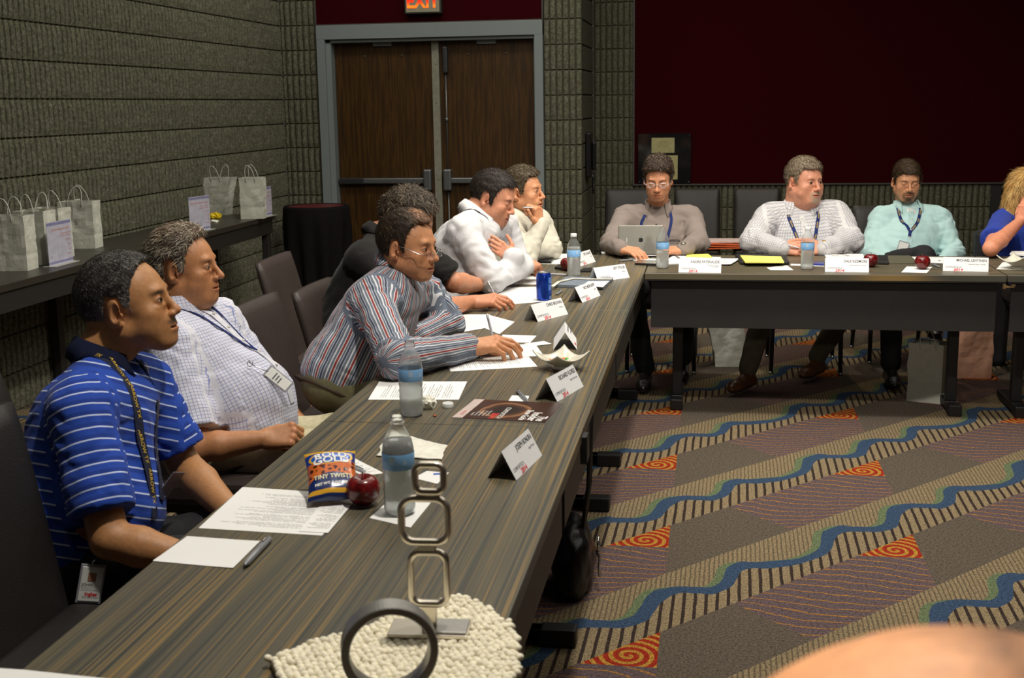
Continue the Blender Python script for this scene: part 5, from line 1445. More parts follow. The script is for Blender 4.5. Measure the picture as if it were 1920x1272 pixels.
# ---------------------------------------------------------------- blonde woman at the right edge
BLU = fabric('royal_blue_jersey', srgb(44, 66, 160), bump=.2)
WO_H = dict(skin=sk(224, 150, 118), hair=srgb(176, 128, 62), grey=srgb(232, 196, 128), scale=.97, h=.003, seed=13, brow_w=.2, neck=.048,
    hairstyle=dict(th=.016, top=.020, rough=.008, len=.05, strands=4200, lift=.1, greybase=.45, freq=60, w=.0016, mess=.2, comb=(0, -.3, -1), radial=False))
WO = dict(hip=(1.86, 7.16, .53), chest=aD(1925, 452, 6.92), neck=aD(1918, 402, 6.92), head=aD(1926, 362, 6.86), look=(.35, -1, -.12), headup=(0, 0, 1),
    shR=aD(1880, 415, 6.92), shL=aD(1990, 412, 6.92), elR=aZ(1858, 466, .79), elL=aZ(1990, 470, .79), wrR=aD(1912, 416, 6.62), wrL=aD(1960, 420, 6.60),
    handR=dict(fwd=(.3, 0, 1), dorsal=(-.5, -.8, .1), side=-1, curl=(.5, .5, .6, .6), scale=.9), handL=dict(fwd=(-.3, 0, 1), dorsal=(.5, -.8, .1), side=1, curl=(.5, .5, .6, .6), scale=.9),
    wide=.96, deep=.95, arm=.98, h=.008, hem=-.08, seed=91, front=(.05, -1, 0),
    shirt=dict(mat=BLU, sleeve='short', len=.72, folds=.011, name='blouse'),
    headopt=WO_H, pants=M_BLACKT, knR=(1.72, 6.75, .53), knL=(1.98, 6.75, .53), anR=(1.74, 6.8, .09), anL=(1.96, 6.8, .09), toe=(0, -1, 0))
person('blonde woman in a blue short-sleeved top, cut off by the right edge', WO)
# long hair falling to the shoulder
def long_hair(S):
    to, base, root = S['_to'], S['_base'], S['_root']; f = Field((-.16, -.16, -.26), (.16, .13, .14), .004)
    f.ell((0, -.022, .03), (.095, .108, .105), k=0); f.ell((0, -.05, -.07), (.105, .075, .12), k=.04)
    for s in (-1, 1):
        f.cone((s*.075, -.01, .03), (s*.092, .005, -.14), .032, .030, k=.03); f.cone((s*.092, .0, -.13), (s*.125, -.015, -.195), .028, .012, k=.02)
    f.ell((0, .085, -.045), (.058, .10, .115), k=.02, op='s'); f.ell((0, .02, -.10), (.062, .07, .10), k=.02, op='s')
    X, Y, Z = f.grid(); near = np.argwhere(np.abs(f.d) < .02); P = f.lo+near*f.h
    dd = vnoise(P*np.array([1, 1, .18]), 70, 4, 2)*.014; f.d[near[:, 0], near[:, 1], near[:, 2]] += dd.astype(np.float32)
    V, F = f.mesh(); m = np.clip(.45+vnoise(V*np.array([1, 1, .2]), 90, 6, 2)*1.6, 0, 1)[:, None]
    C = np.array(WO_H['hair'][:3])*(1-m)+np.array(WO_H['grey'][:3])*m
    rng = np.random.RandomState(4); n = 5000; pk = rng.choice(len(V), n); p = V[pk]; N = f.grad(p)
    d = np.array([0, -.1, -1.0])+rng.randn(n, 3)*.12; d -= (d*N).sum(1, keepdims=True)*N; d /= np.linalg.norm(d, axis=1, keepdims=True); L = .05*(.5+rng.rand(n, 1)); w = np.cross(d, N)*.0013
    a, b, c = p-N*.001, p+d*L*.5+N*.004, p+d*L+N*(.002+.008*rng.rand(n, 1))
    VS = np.stack([a-w, a+w, b-w, b+w, c-w*.2, c+w*.2], 1).reshape(-1, 3); q = np.arange(n)[:, None]*6
    FS = np.concatenate([q+np.array([[0, 1, 3, 2]]), q+np.array([[2, 3, 5, 4]])]); CS = np.repeat(C[pk]*(.7+.6*rng.rand(n, 1)), 6, 0)
    link_mesh('long_hair', to(np.concatenate([V, VS]))-base, np.concatenate([F, FS+len(V)]), M_HAIR, root, cols=np.c_[np.concatenate([C, CS]), np.ones(len(C)+len(CS))])
long_hair(WO)

# ---------------------------------------------------------------- head in the near foreground, bottom right
NR_H = dict(scalp=(srgb(62, 52, 46)[:3], -.0, -.05), skin=sk(184, 138, 104), hair=srgb(50, 42, 38), grey=srgb(90, 80, 74), scale=1.12, h=.0030, seed=14, brow_w=.4)
nh = aD(1730, 1737, .52)
NR = dict(hip=nh+(.12, .0, -.66), chest=nh+(.07, 0, -.36), neck=nh+(.045, 0, -.16), head=nh, look=(-1, .12, -.05), headup=(0, 0, 1),
    shR=nh+(.07, .20, -.22), shL=nh+(.07, -.20, -.22), elR=nh+(-.02, .26, -.46), elL=nh+(-.02, -.26, -.46), wrR=nh+(-.24, .18, -.46), wrL=nh+(-.24, -.18, -.46),
    handR=dict(dorsal=(0, 0, 1), side=-1), handL=dict(dorsal=(0, 0, 1), side=1), h=.011, hem=-.08, seed=95, front=(-1, 0, 0),
    shirt=dict(mat=fabric('dark_blue_cotton', srgb(36, 40, 60)), sleeve='long', folds=.012, collar=dict(gap=.4)), headopt=NR_H, pants=M_BLACKT,
    knR=nh+(-.32, .10, -.66), knL=nh+(-.32, -.10, -.66), anR=(nh[0]-.36, nh[1]+.1, .09), anL=(nh[0]-.36, nh[1]-.1, .09), toe=(-1, 0, 0))
person('bald head of a person at the bottom right corner, out of focus', NR)
# ================================================================ THINGS ON THE TABLES
def paper_mat(name, text=True, dens=1.0, color=(232, 232, 230), rotate=False, ink=(60, 60, 64)):
    t = NT(name); p = t.sep(t.attr('pat')); q = t.sep(t.attr('uvn'))
    base = t.ramp(t.noise(t.obj(), 4, 2), [(.3, srgb(*[c-4 for c in color])), (.7, srgb(*color))])
    if text:
        ln = t.math('DIVIDE', p[1], .0068/dens); row = t.math('FLOOR', ln); fr = t.math('FRACT', ln)
        on = t.math('MULTIPLY', t.math('GREATER_THAN', fr, .28), t.math('LESS_THAN', fr, .62))
        v = t.comb(t.math('MULTIPLY', p[0], 260), t.math('MULTIPLY', row, 7.3), 0.0)
        w = t.math('GREATER_THAN', t.noise(v, 1.0, 2, .6), .44)
        n2 = t.t.nodes.new('ShaderNodeTexWhiteNoise'); n2.noise_dimensions = '1D'; t.put(n2.inputs['W'], row)
        para = t.math('GREATER_THAN', t.math('FRACT', t.math('MULTIPLY', row, .137)), .14)
        lend = t.math('LESS_THAN', q[0], t.math('ADD', .55, t.math('MULTIPLY', n2.outputs['Value'], .36)))
        mg = t.math('MULTIPLY', t.math('MULTIPLY', t.math('GREATER_THAN', q[0], .10), lend), t.math('MULTIPLY', t.math('GREATER_THAN', q[1], .10), t.math('LESS_THAN', q[1], .88)))
        m = t.math('MULTIPLY', t.math('MULTIPLY', on, w), t.math('MULTIPLY', mg, para))
        base = t.mix(t.math('MULTIPLY', m, .75), base, srgb(*ink))
    return t.fin(base, .75, spec=.25)
M_DOC = paper_mat('printed_paper'); M_PAP = paper_mat('plain_paper', False); M_YEL = paper_mat('yellow_legal_paper', False, color=(236, 226, 110))
def sheet(px, z, label, m=None, cat='paper', name='paper_sheet', th=.0005, group=None, curl=0.0, world=None, parent=None):
    P = world or [aZ(u, v, z) for u, v in px]; P = [np.array(p, float) for p in P]; c = sum(P)/4; c[2] = z
    N = 10; vs = []; pat = []; uvn = []; w = np.linalg.norm(P[1]-P[0]); h = np.linalg.norm(P[3]-P[0])
    for top in (1, 0):
        for j in range(N+1):
            for i in range(N+1):
                a, b = i/N, j/N
                q = P[0]*(1-a)*(1-b)+P[1]*a*(1-b)+P[2]*a*b+P[3]*(1-a)*b
                zz = (th if top else 0)+curl*(max(0, (a-.6)/.4)**2+max(0, (b-.7)/.3)**2*.5)
                vs.append((q[0]-c[0], q[1]-c[1], zz)); pat.append((a*w, b*h, 0)); uvn.append((a, b, 0))
    K = (N+1)**2; fs = []
    for j in range(N):
        for i in range(N):
            q = j*(N+1)+i; fs.append((q, q+N+1, q+N+2, q+1)); fs.append((K+q, K+q+1, K+q+N+2, K+q+N+1))
    for i in range(N):
        for a, b in ((i, i+1), (N*(N+1)+i+1, N*(N+1)+i), ((i+1)*(N+1), i*(N+1)), (i*(N+1)+N, (i+1)*(N+1)+N)): fs.append((a, b, K+b, K+a))
    me = bpy.data.meshes.new(name); me.from_pydata(vs, [], fs); me.materials.append(m or M_DOC)
    for nm, dat in (('pat', pat), ('uvn', uvn)):
        at = me.attributes.new(nm, 'FLOAT_VECTOR', 'POINT'); at.data.foreach_set('vector', np.array(dat, np.float32).ravel())
    o = bpy.data.objects.new(name, me); COL.objects.link(o); o.location = tuple(c)
    if parent: o.parent = parent; o.location = tuple(c-np.array(parent.location))
    else: tag(o, label, cat, group)
    return o
T1 = TZ+.0002
# --- near table
sheet([(-60, 1250), (45, 1257), (215, 1275), (120, 1345)], T1, 'white sheet edge at the very bottom left of the near table', M_PAP)
sheet([(351, 1006), (488, 1016), (437, 1067), (286, 1053)], T1, 'blank white note sheet beside the silver marker', M_PAP, curl=.001)
sheet([(604, 1005), (372, 991), (455, 914), (668, 928)], T1, 'large printed document under the pretzel bag', M_DOC)
sheet([(615, 1000), (560, 997), (620, 925), (672, 932)], T1+.001, 'second printed page slid out beneath the pretzel bag', M_DOC)
sheet([(680, 893), (720, 888), (647, 851), (620, 862)], T1, 'small printed sheet behind the pretzel bag', M_DOC)
sheet([(693, 972), (729, 939), (808, 943), (770, 990)], T1, 'white napkin square under the nearest water bottle', M_PAP, cat='napkin', name='napkin')
sheet([(775, 897), (800, 884), (842, 887), (820, 908)], T1, 'small white card with a blue corner behind the sculpture', M_PAP, cat='card', name='card')
o = bpy.data.objects[-1] if False else None
mb = MB(); p = [aZ(*q, T1+.0006) for q in ((812, 886), (838, 885), (834, 893), (818, 891))]; c0 = aZ(826, 889, T1+.0006)
# --- middle table
sheet([(860, 750), (876, 716), (711, 716), (690, 750)], T1, 'printed page lying behind the middle open water bottle', M_DOC)
sheet([(838, 682), (845, 697), (1008, 688), (985, 662)], T1, 'printed page in front of the grey notepad', M_DOC)
sheet([(900, 672), (1020, 668), (1003, 645), (905, 650)], T1+.0012, 'printed page partly under the notepad', M_DOC)
sheet([(852, 592), (917, 591), (965, 604), (936, 627)], T1, 'printed page behind the writing hand', M_DOC)
sheet([(852, 590), (918, 590), (930, 612), (850, 626)], T1+.0008, 'upper printed page behind the writing hand', M_DOC)
sheet([(942, 628), (1006, 630), (994, 643), (940, 642)], T1, 'blank sheet edge right of the writing hand', M_PAP)
sheet([(983, 645), (1020, 640), (1034, 645), (995, 650)], T1+.002, 'narrow white slip beside the writing hand', M_PAP)
sheet([(952, 754), (960, 742), (992, 743), (988, 756)], T1, 'small white business card under the grey pen', M_PAP, cat='card', name='card')
# --- far left table
sheet([(930, 540), (1022, 538), (1030, 565), (935, 573)], T1, 'printed page with a table beside the blue can', M_DOC)
sheet([(876, 573), (935, 562), (952, 571), (945, 577)], T1+.001, 'white note card under the black-shirt hand', M_PAP)
sheet([(925, 533), (936, 519), (1010, 519), (1030, 534)], T1, 'printed page under the elbow of the crossed-arms man', M_DOC)
sheet([(976, 494), (990, 486), (1065, 484), (1062, 497)], T1, 'stack of white pages before the man in cream', M_PAP, th=.004)
sheet([(993, 487), (1010, 476), (1068, 478), (1066, 492)], T1+.0045, 'top white page of the stack before the man in cream', M_PAP, curl=.004)
# --- back table
sheet([(1240, 497), (1262, 481), (1352, 484), (1345, 492)], T1, 'loose white papers behind the left name card', M_PAP, th=.005)
sheet([(1270, 492), (1272, 484), (1385, 488), (1370, 497)], T1+.0055, 'folded white page on the loose papers', M_DOC, curl=.006)
sheet([(1283, 484), (1290, 478), (1328, 477), (1336, 484)], T1+.0060, 'yellow legal sheet among the papers by the tablet', M_YEL, th=.003)
sheet([(1437, 502), (1445, 507), (1488, 507), (1476, 498)], T1, 'small blank card left of the water bottle', M_PAP, cat='card', name='card')
sheet([(1482, 498), (1483, 495), (1545, 497), (1545, 500)], T1, 'white slip behind the water bottle', M_PAP)
sheet([(1552, 488), (1545, 478), (1618, 477), (1622, 487)], T1, 'white papers under the folded eyeglasses', M_PAP, th=.003)
sheet([(1690, 511), (1700, 500), (1748, 501), (1738, 512)], T1, 'white card under the right red apple', M_PAP, cat='card', name='card')
sheet([(1720, 492), (1710, 482), (1786, 483), (1792, 495)], T1, 'white page with small dark emblem behind the right apple', M_PAP)
mb = MB(); c0 = aZ(1762, 489, T1+.001); mb.lathe([(0, .0004), (.008, .0004), (.008, 0)], 12); mb.box(-.003, .003, .008, .016, 0, .0004)
tag(mb.build('emblem_sticker', simple('emblem_print', srgb(60, 52, 70), .6), loc=tuple(c0)), 'small dark round emblem printed near the right apple', 'sticker')
sheet([(1893, 478), (1897, 473), (1960, 474), (1965, 484)], T1+.012, 'white tablet-like pad beside the blonde woman', M_PAP, cat='notepad', name='notepad', th=.006)
sheet([(1868, 505), (1880, 492), (1960, 494), (1965, 508)], T1, 'white sheet under the candy dish at right edge', M_PAP)

# ---------------------------------------------------------------- name cards
M_CARD = simple('white_card_stock', srgb(226, 226, 228), .7, noise=.01)
def name_card(b1, b2, name, sub, label, px=True, sl=.072, back=.034):
    a = Vector(aZ(*b1, TZ+.0004)); b = Vector(aZ(*b2, TZ+.0004)); d = (b-a); L = .205; c = (a+b)/2; d.z = 0; d.normalize()
    n = Vector((d.y, -d.x, 0)); hz = math.sqrt(sl**2-back**2)
    e = empty('name_card', c-n*back); tag(e, label, 'name card', 'folded name cards')
    mb = MB(); th = .0006
    def quad(sg):
        base = n*back*sg; top = Vector((0, 0, hz)); out = (n*sg*hz+Vector((0, 0, 1))*back).normalized()
        v = [base-d*L/2, base+d*L/2, top+d*L/2, top-d*L/2]; v2 = [q-out*th for q in v]
        mb.add(v+v2, [(0, 1, 2, 3), (7, 6, 5, 4), (0, 4, 5, 1), (1, 5, 6, 2), (2, 6, 7, 3), (3, 7, 4, 0)])
    quad(1); quad(-1); card = mb.build('folded_card', M_CARD, e)
    up = (Vector((0, 0, hz))-n*back).normalized(); nn = d.cross(up).normalized()
    def T(x, y): return frame(n*back+up*y+d*x+nn*.0005, d, up, nn)
    if name:
        m = MB(); m.merge(text_mesh(name, .0185, .82, 'RIGHT', off=.0002), M_DARK_T, T(L/2-.008, sl*.77)); m.build('printed_name', None, e)
        m = MB(); m.merge(text_mesh(sub, .0085, .9, 'RIGHT'), M_GREY_T, T(L/2-.012, sl*.50)); m.build('printed_company', None, e)
        m = MB(); m.merge(text_mesh('COMFORTECH', .0125, .9, 'LEFT', shear=.15), M_GREY_T, T(-L/2+.008, sl*.27)); m.build('printed_event_name', None, e)
        m = MB(); m.merge(text_mesh('2014', .0165, 1.25, 'LEFT', off=.0006, shear=.2), M_RED_T, T(-L/2+.048, sl*.10)); m.build('printed_year', None, e)
    else:
        for i, (w_, y) in enumerate(((.10, .75), (.05, .5))):
            m = MB(); m.box(L/2-.01-w_, L/2-.01, -.003, .003, 0, .0002, M_GREY_T, T(0, sl*y)); m.build('printed_line', None, e)
        m = MB(); m.box(-.05, -.02, -.005, .005, 0, .0002, M_RED_T, T(0, sl*.12)); m.build('printed_year', None, e)
    return e
name_card((965.8, 904), (1019, 852), 'JOSEPH BONURA', 'Ingles Markets', 'nearest white name card, standing alone right of the sculptures')
name_card((1043.5, 755), (1096, 724), 'RICHARD FLORES', 'BiLo Winn-Dixie', 'white name card between the magazine and the near candy dish')
name_card((1006.8, 604.4), (1067, 589), 'CHRIS BROWN', 'Danfoss', 'white name card closely in front of the blue soda can')
name_card((1091.8, 568), (1126, 554.5), 'NICK MOROSOFF', 'Danfoss', 'white name card directly in front of the blue-grey folder')
name_card((1129, 528), (1173.8, 521.7), 'JEFF STAUB', 'Danfoss', 'white name card at the inner edge, behind the blue-grey folder')
name_card((1088, 500), (1117, 491), 'JOEL EGGART', 'Danfoss', 'white name card partly behind the capped bottle on the left row')
name_card((1273, 511), (1351, 512), 'ANDRE PATENAUDE', 'Emerson Climate\nTechnologies', 'leftmost white name card on the back table, before the loose papers')
name_card((1548, 510), (1628, 511), 'DALE SIZEMORE', 'Heatcraft Kysor/ Warren', 'white name card in front of the heavy man, left of an apple')
name_card((1769, 508), (1852, 510), 'MICHAEL LEHTINEN', 'Heatcraft Kysor/ Warren', 'rightmost white name card on the back table, by the table joint')
name_card((1082, 659), (1080.5, 632), None, None, 'folded white card seen end-on behind the near candy dish', back=.040)

# ---------------------------------------------------------------- bottles
def clear_mat(name, tint, rough, ior=1.25, tr=.92):
    t = NT(name); t.b.inputs['Transmission Weight'].default_value = tr; t.b.inputs['IOR'].default_value = ior
    n = t.noise(t.obj(), 120, 3); t.bump(n, .35, .004)
    return t.fin(tint, rough, spec=.5)
M_PET = clear_mat('clear_bottle_plastic', (.95, .97, .97, 1), .06, 1.08, .95)
M_WATER = clear_mat('bottled_water', (.93, .95, .95, 1), .25, 1.15, .62)
M_LABEL = simple('pale_blue_label', srgb(136, 190, 242), .35, noise=.03); M_CAP = simple('white_bottle_cap', srgb(226, 228, 226), .4)
M_LABW = simple('label_light_print', srgb(176, 204, 232), .4)
def bottle(pos, cap, label, rz=0.0, hs=1.0, water=.115):
    e = empty('water_bottle', pos, rz); tag(e, label, 'bottle', 'half-litre water bottles')
    prof = [(0, .004), (.012, .002), (.024, 0), (.0295, .004), (.0320, .012)]
    for i in range(9): z = .018+i*.0085; prof += [(.0325 if i % 2 == 0 else .0308, z)]
    prof += [(.0325, .096), (.0325, .132), (.0318, .140), (.0290, .154), (.0235, .168), (.0165, .179), (.0132, .185), (.0132, .190), (.0160, .1905), (.0160, .193), (.0128, .1935)]
    prof = [(r, z*hs) for r, z in prof]
    inner = [(max(r-.0009, 0), z+.0006) for r, z in reversed(prof)]
    mb = MB(); mb.lathe(prof+([(.0125, .205*hs), (.0112, .205*hs)])+inner, 32); mb.build('bottle_body', M_PET, e)
    mb = MB(); wp = [(max(r-.0016, 0), z+.001) for r, z in prof if z < water*hs]; wr = wp[-1][0]
    mb.lathe([(0, .004)]+wp[1:]+[(wr, water*hs), (0, water*hs)], 32); mb.build('water', M_WATER, e)
    mb = MB(); mb.lathe([(.0329, .098*hs), (.0331, .0985*hs), (.0331, .1305*hs), (.0329, .131*hs)], 40); lb = mb.build('label', M_LABEL, e)
    mb = MB(); 
    for a0, a1, z0, z1 in ((-1.9, -1.55, .112, .128), (-1.0, -.8, .11, .12), (2.6, 3.0, .112, .124)):
        N = 6; vs = []
        for i in range(N+1):
            a = a0+(a1-a0)*i/N
            for z in (z0, z1): vs.append((.0334*math.cos(a), .0334*math.sin(a), z*hs))
        mb = MB(); mb.add(vs, [(2*i, 2*i+2, 2*i+3, 2*i+1) for i in range(N)]); mb.build('label_print', M_LABW, lb)
    if cap:
        mb = MB(); mb.lathe([(.0146, .193*hs), (.0150, .194*hs), (.0150, .207*hs), (.0135, .2085*hs), (0, .2085*hs)], 28); mb.build('cap', M_CAP, e)
    return e
bottle(aZ(750, 962, T1+.0008), False, 'nearest open water bottle standing on a white napkin', water=.155)
bottle(aZ(772, 779, T1), False, 'open water bottle in front of the striped shirt', .4, water=.098)
bottle(aZ(1076, 519, T1), True, 'capped water bottle beside the apple on the far left table', .8, water=.145)
bottle(aZ(1242, 503, T1), False, 'water bottle standing in front of the tablet', -.4, water=.085)
bottle(aZ(1513, 505, T1), True, 'capped water bottle in front of the heavy man', .0, water=.13)
def cap_thing(p, z, label, up=False):
    mb = MB(); mb.lathe([(.0150, 0), (.0152, .001), (.0152, .012), (.0140, .0132), (.0128, .012), (.0128, .002), (0, .002)] if up else [(0, .0135), (.0138, .0135), (.0152, .012), (.0152, 0), (.0135, 0)], 28)
    tag(mb.build('bottle_cap', M_CAP, loc=tuple(aZ(*p, z))), label, 'bottle cap')
cap_thing((840, 764), T1, 'white bottle cap lying open side up by the magazine', True)
cap_thing((1132, 477), T1, 'white bottle cap near the corner of the tables')

# ---------------------------------------------------------------- apples
def apple_mat():
    t = NT('red_apple_skin'); v = t.obj(); s = t.sep(v)
    n = t.noise(t.mapv(v, (60, 60, 9)), 1.2, 4, .6)
    c = t.ramp(n, [(.3, srgb(62, 6, 10)), (.5, srgb(96, 12, 16)), (.72, srgb(132, 32, 26))])
    return t.fin(c, .22, spec=.6)
M_APPLE = apple_mat(); M_STEM = simple('apple_stem', srgb(70, 48, 24), .8)
def apple(pos, r, label, rz=0, tilt=(0, 0)):
    e = empty('apple', pos, rot=(tilt[0], tilt[1], rz)); tag(e, label, 'apple', 'red apples')
    mb = MB(); N = 32; K = 22; vs = []
    for j in range(K+1):
        ph = PI*j/K
        for i in range(N):
            a = 2*PI*i/N; rr = r*(math.sin(ph)**.92)*(1+.035*math.cos(5*a)*(ph/PI)**2)*(1+.10*math.cos(ph))
            z = r*.96*math.cos(ph)-r*.34*math.exp(-(math.sin(ph)/.30)**2)*(1 if ph < PI/2 else -.7)
            vs.append((rr*math.cos(a), rr*math.sin(a), z+r*.93))
    mb.add(vs, [(j*N+i, (j+1)*N+i, (j+1)*N+(i+1) % N, j*N+(i+1) % N) for j in range(K) for i in range(N)], None, True)
    mb.build('fruit', M_APPLE, e)
    mb = MB(); mb.tube([(0, 0, r*1.5), (.001, 0, r*1.7), (.004, .002, r*2.02)], [.0014, .0012, .0018], 6); mb.build('stem', M_STEM, e)
apple(aZ(685, 946, T1), .0355, 'dark red apple beside the pretzel bag', .3, (.1, -.1))
apple(aZ(1064, 508, T1), .036, 'red apple half hidden behind the capped bottle')
apple(aZ(1632, 501, T1), .036, 'red apple behind the middle name card of the back table', 1.0)
apple(aZ(1729, 505, T1+.001), .037, 'red apple standing on a white card', 2.0)

# ---------------------------------------------------------------- soda can
e = empty('soda_can', aZ(1020, 563, T1), .5); tag(e, 'blue aluminium soda can on the far left table', 'can')
def can_mat():
    t = NT('blue_can_paint'); v = t.obj(); s = t.sep(v); n = t.noise(t.mapv(v, (30, 30, 12)), 1, 2)
    c = t.ramp(n, [(.35, srgb(10, 44, 150)), (.65, srgb(30, 84, 200))]); return t.fin(c, .25, .55, .6)
mb = MB(); mb.lathe([(.024, .003), (.0265, 0), (.029, .004), (.0325, .012), (.0328, .100), (.0305, .110), (.0270, .1175)], 40); b = mb.build('can_body', can_mat(), e)
mb = MB(); mb.lathe([(.0270, .1175), (.0278, .1195), (.0270, .121), (.0258, .1195), (.0245, .1165), (0, .1165)], 40); lid = mb.build('can_lid', M_ALU, e)
mb = MB(); mb.bbox(-.006, .010, -.006, .006, .1166, .1185, .0008); mb.build('pull_tab', M_ALU, lid)
for a0, a1, z0, z1 in ((-1.3, -.75, .075, .100), (-1.3, -.75, .045, .070), (-1.2, -.8, .008, .020), (-.3, .3, .02, .06)):
    mb = MB(); vs = []
    for i in range(9):
        a = a0+(a1-a0)*i/8
        for z in (z0, z1): vs.append((.0332*math.cos(a), .0332*math.sin(a), z))
    mb.add(vs, [(2*i, 2*i+2, 2*i+3, 2*i+1) for i in range(8)]); mb.build('printed_panel', simple('can_print', srgb(90, 130, 200), .35), b)

# ---------------------------------------------------------------- candy dishes
M_DISH = simple('white_glazed_porcelain', srgb(214, 210, 194), .2, noise=.02)
def dish(pos, rz, label, sc=1.0):
    e = empty('candy_dish', pos, rz); tag(e, label, 'dish', 'square white candy dishes')
    mb = MB(); N = 24; vs = []
    def surf(off):
        for j in range(N+1):
            for i in range(N+1):
                x, y = (i/N*2-1), (j/N*2-1); m = max(abs(x), abs(y)); rr = math.hypot(x, y)
                k = 1-.18*(1-min(1, abs(abs(x)-abs(y))))*0
                px, py = x*(.030+.034*m), y*(.030+.034*m)
                z = .006+.052*(rr/1.414)**1.8
                vs.append((px*sc, py*sc, (z+off)*sc))
    surf(.0035); surf(-.0015); K = (N+1)**2; fs = []
    for j in range(N):
        for i in range(N):
            q = j*(N+1)+i; fs += [(q, q+1, q+N+2, q+N+1), (K+q, K+q+N+1, K+q+N+2, K+q+1)]
    for i in range(N):
        for a, b in ((i+1, i), (N*(N+1)+i, N*(N+1)+i+1), (i*(N+1), (i+1)*(N+1)), ((i+1)*(N+1)+N, i*(N+1)+N)): fs.append((a, b, K+b, K+a))
    mb.add(vs, fs, None, True); mb.lathe([(0, 0), (.026*sc, 0), (.030*sc, .010*sc), (.02*sc, .012*sc)], 24); mb.build('bowl', M_DISH, e)
    return e
rnd = random.Random(3)
CAND = [simple('candy_'+n, srgb(*c), .25) for n, c in (('green', (60, 170, 60)), ('orange', (240, 120, 60)), ('red', (200, 20, 40)), ('dark', (60, 14, 24)), ('yellow', (236, 206, 60)), ('clear', (226, 214, 200)))]
CN = ['green', 'orange', 'red', 'dark maroon', 'yellow', 'clear']
def candies(pos, n, where, sc=1.0, order=None):
    for i in range(n):
        k = order[i] if order else i % 6; a = 2*PI*i/n+.3; r = (.024 if i % 3 else .008)*sc
        p = Vector(pos)+Vector((r*math.cos(a), r*math.sin(a), .024*sc+r*.10))
        mb = MB(); mb.sphere((0, 0, 0), .0085, None, 12, 8, (1, .8, .7)); Rz = rnd.uniform(0, 3)
        for s in (-1, 1): mb.add([(s*.007, 0, 0), (s*.015, .006, .003), (s*.0155, 0, -.001), (s*.015, -.006, .003), (s*.007, 0, .001)], [(0, 1, 2), (0, 2, 3), (4, 2, 1), (4, 3, 2)])
        o = mb.build('wrapped_candy', CAND[k], loc=p, rot=(rnd.uniform(-.3, .3), rnd.uniform(-.3, .3), Rz))
        tag(o, 'wrapped candies in the %s' % where, 'candy', 'candies in the %s' % where)
p = aZ(1052, 692, T1); dish(p, .78, 'white square candy dish on the left row of tables'); candies(p, 12, 'near white dish', order=[0, 0, 1, 5, 3, 1, 2, 2, 3, 0, 4, 5])
p = aZ(1908, 504, T1); dish(p, .78, 'white square candy dish at the right edge', 1.12); candies(p, 10, 'dish at the right edge', 1.1)

# ---------------------------------------------------------------- pens
M_PENG = simple('silver_grey_pen', srgb(132, 134, 138), .35, .3); M_PENC = simple('pale_pen_plastic', srgb(190, 192, 198), .3, .2); M_PENK = simple('black_pen', srgb(24, 24, 26), .4)
def pen(p0, p1, r, label, m=None, clip=True, world=False, z=T1):
    a = Vector(p0 if world else aZ(*p0, z+r)); b = Vector(p1 if world else aZ(*p1, z+r)); L = (b-a).length; d = (b-a).normalized(); L = min(L, .15); b = a+d*L
    c = (a+b)/2; e = empty('pen', c); tag(e, label, 'pen', 'pens and markers')
    mb = MB(); mb.tube([a-c, a-c+d*L*.05, a-c+d*L*.12, b-c-d*L*.04, b-c], [r*.25, r*.6, r, r, r*.7], 10); mb.build('barrel', m or M_PENG, e)
    mb = MB(); mb.tube([a-c-d*.003, a-c], [r*.12, r*.25], 6); mb.build('tip', M_PENK, e)
    if clip:
        up = Vector((0, 0, 1)) if abs(d.z) < .8 else Vector(-CF); mb = MB(); mb.tube([b-c-d*.004+up*r*1.2, b-c-d*.038+up*r*1.25], r*.22, 6); mb.build('pocket_clip', M_CHROME, e)
pen((458, 1061), (505, 1010), .0068, 'thick silver marker beside the blank sheet', M_PENG)
pen((655, 873), (684, 884), .0042, 'clear ballpoint pen on the small sheet behind the pretzels', M_PENC)
pen((990, 754), (970, 733), .0055, 'grey pen on the small card behind the magazine', M_PENG)
pen((1043, 552), (1055, 545), .0055, 'short grey marker between the can and the folder', M_PENG)
pen((1030, 514), (1062, 515.5), .0045, 'white pen lying left of the capped bottle', M_PENC)
pen((1028, 519), (992, 514), .0042, 'black and gold pen near the crossed-arms man', M_PENK)
pen((1161, 489), (1192, 487), .005, 'silver pen in front of the tablet', M_PENG)
pen((1762, 501), (1749, 496), .0055, 'grey marker between the apple and the right name card', M_PENG)
pen((1275, 486), (1268, 481), .006, 'short grey pen among the papers by the tablet', M_PENG)
h = aZ(930, 657, T1+.004); pen(h, h+np.array((-.035, .035, .118)), .0046, 'silver pen held by the man in striped shirt', M_PENC, world=True)
h = aZ(938, 574, T1+.004); pen(h, h+np.array((-.055, .02, .10)), .0044, 'silver pen held by the man in black', M_PENC, world=True)
h = Vector(aD(1500, 466, 6.52)); pen(h, h+Vector((-.11, .02, .028)), .0042, 'silver pen between the heavy man\'s hands', M_PENC, world=True)
h = Vector(aD(1004, 390, 6.16)); pen(h, h+Vector((-.06, -.02, .004)), .0035, 'pale pen held in the fist at the chin', M_PENC, world=True)

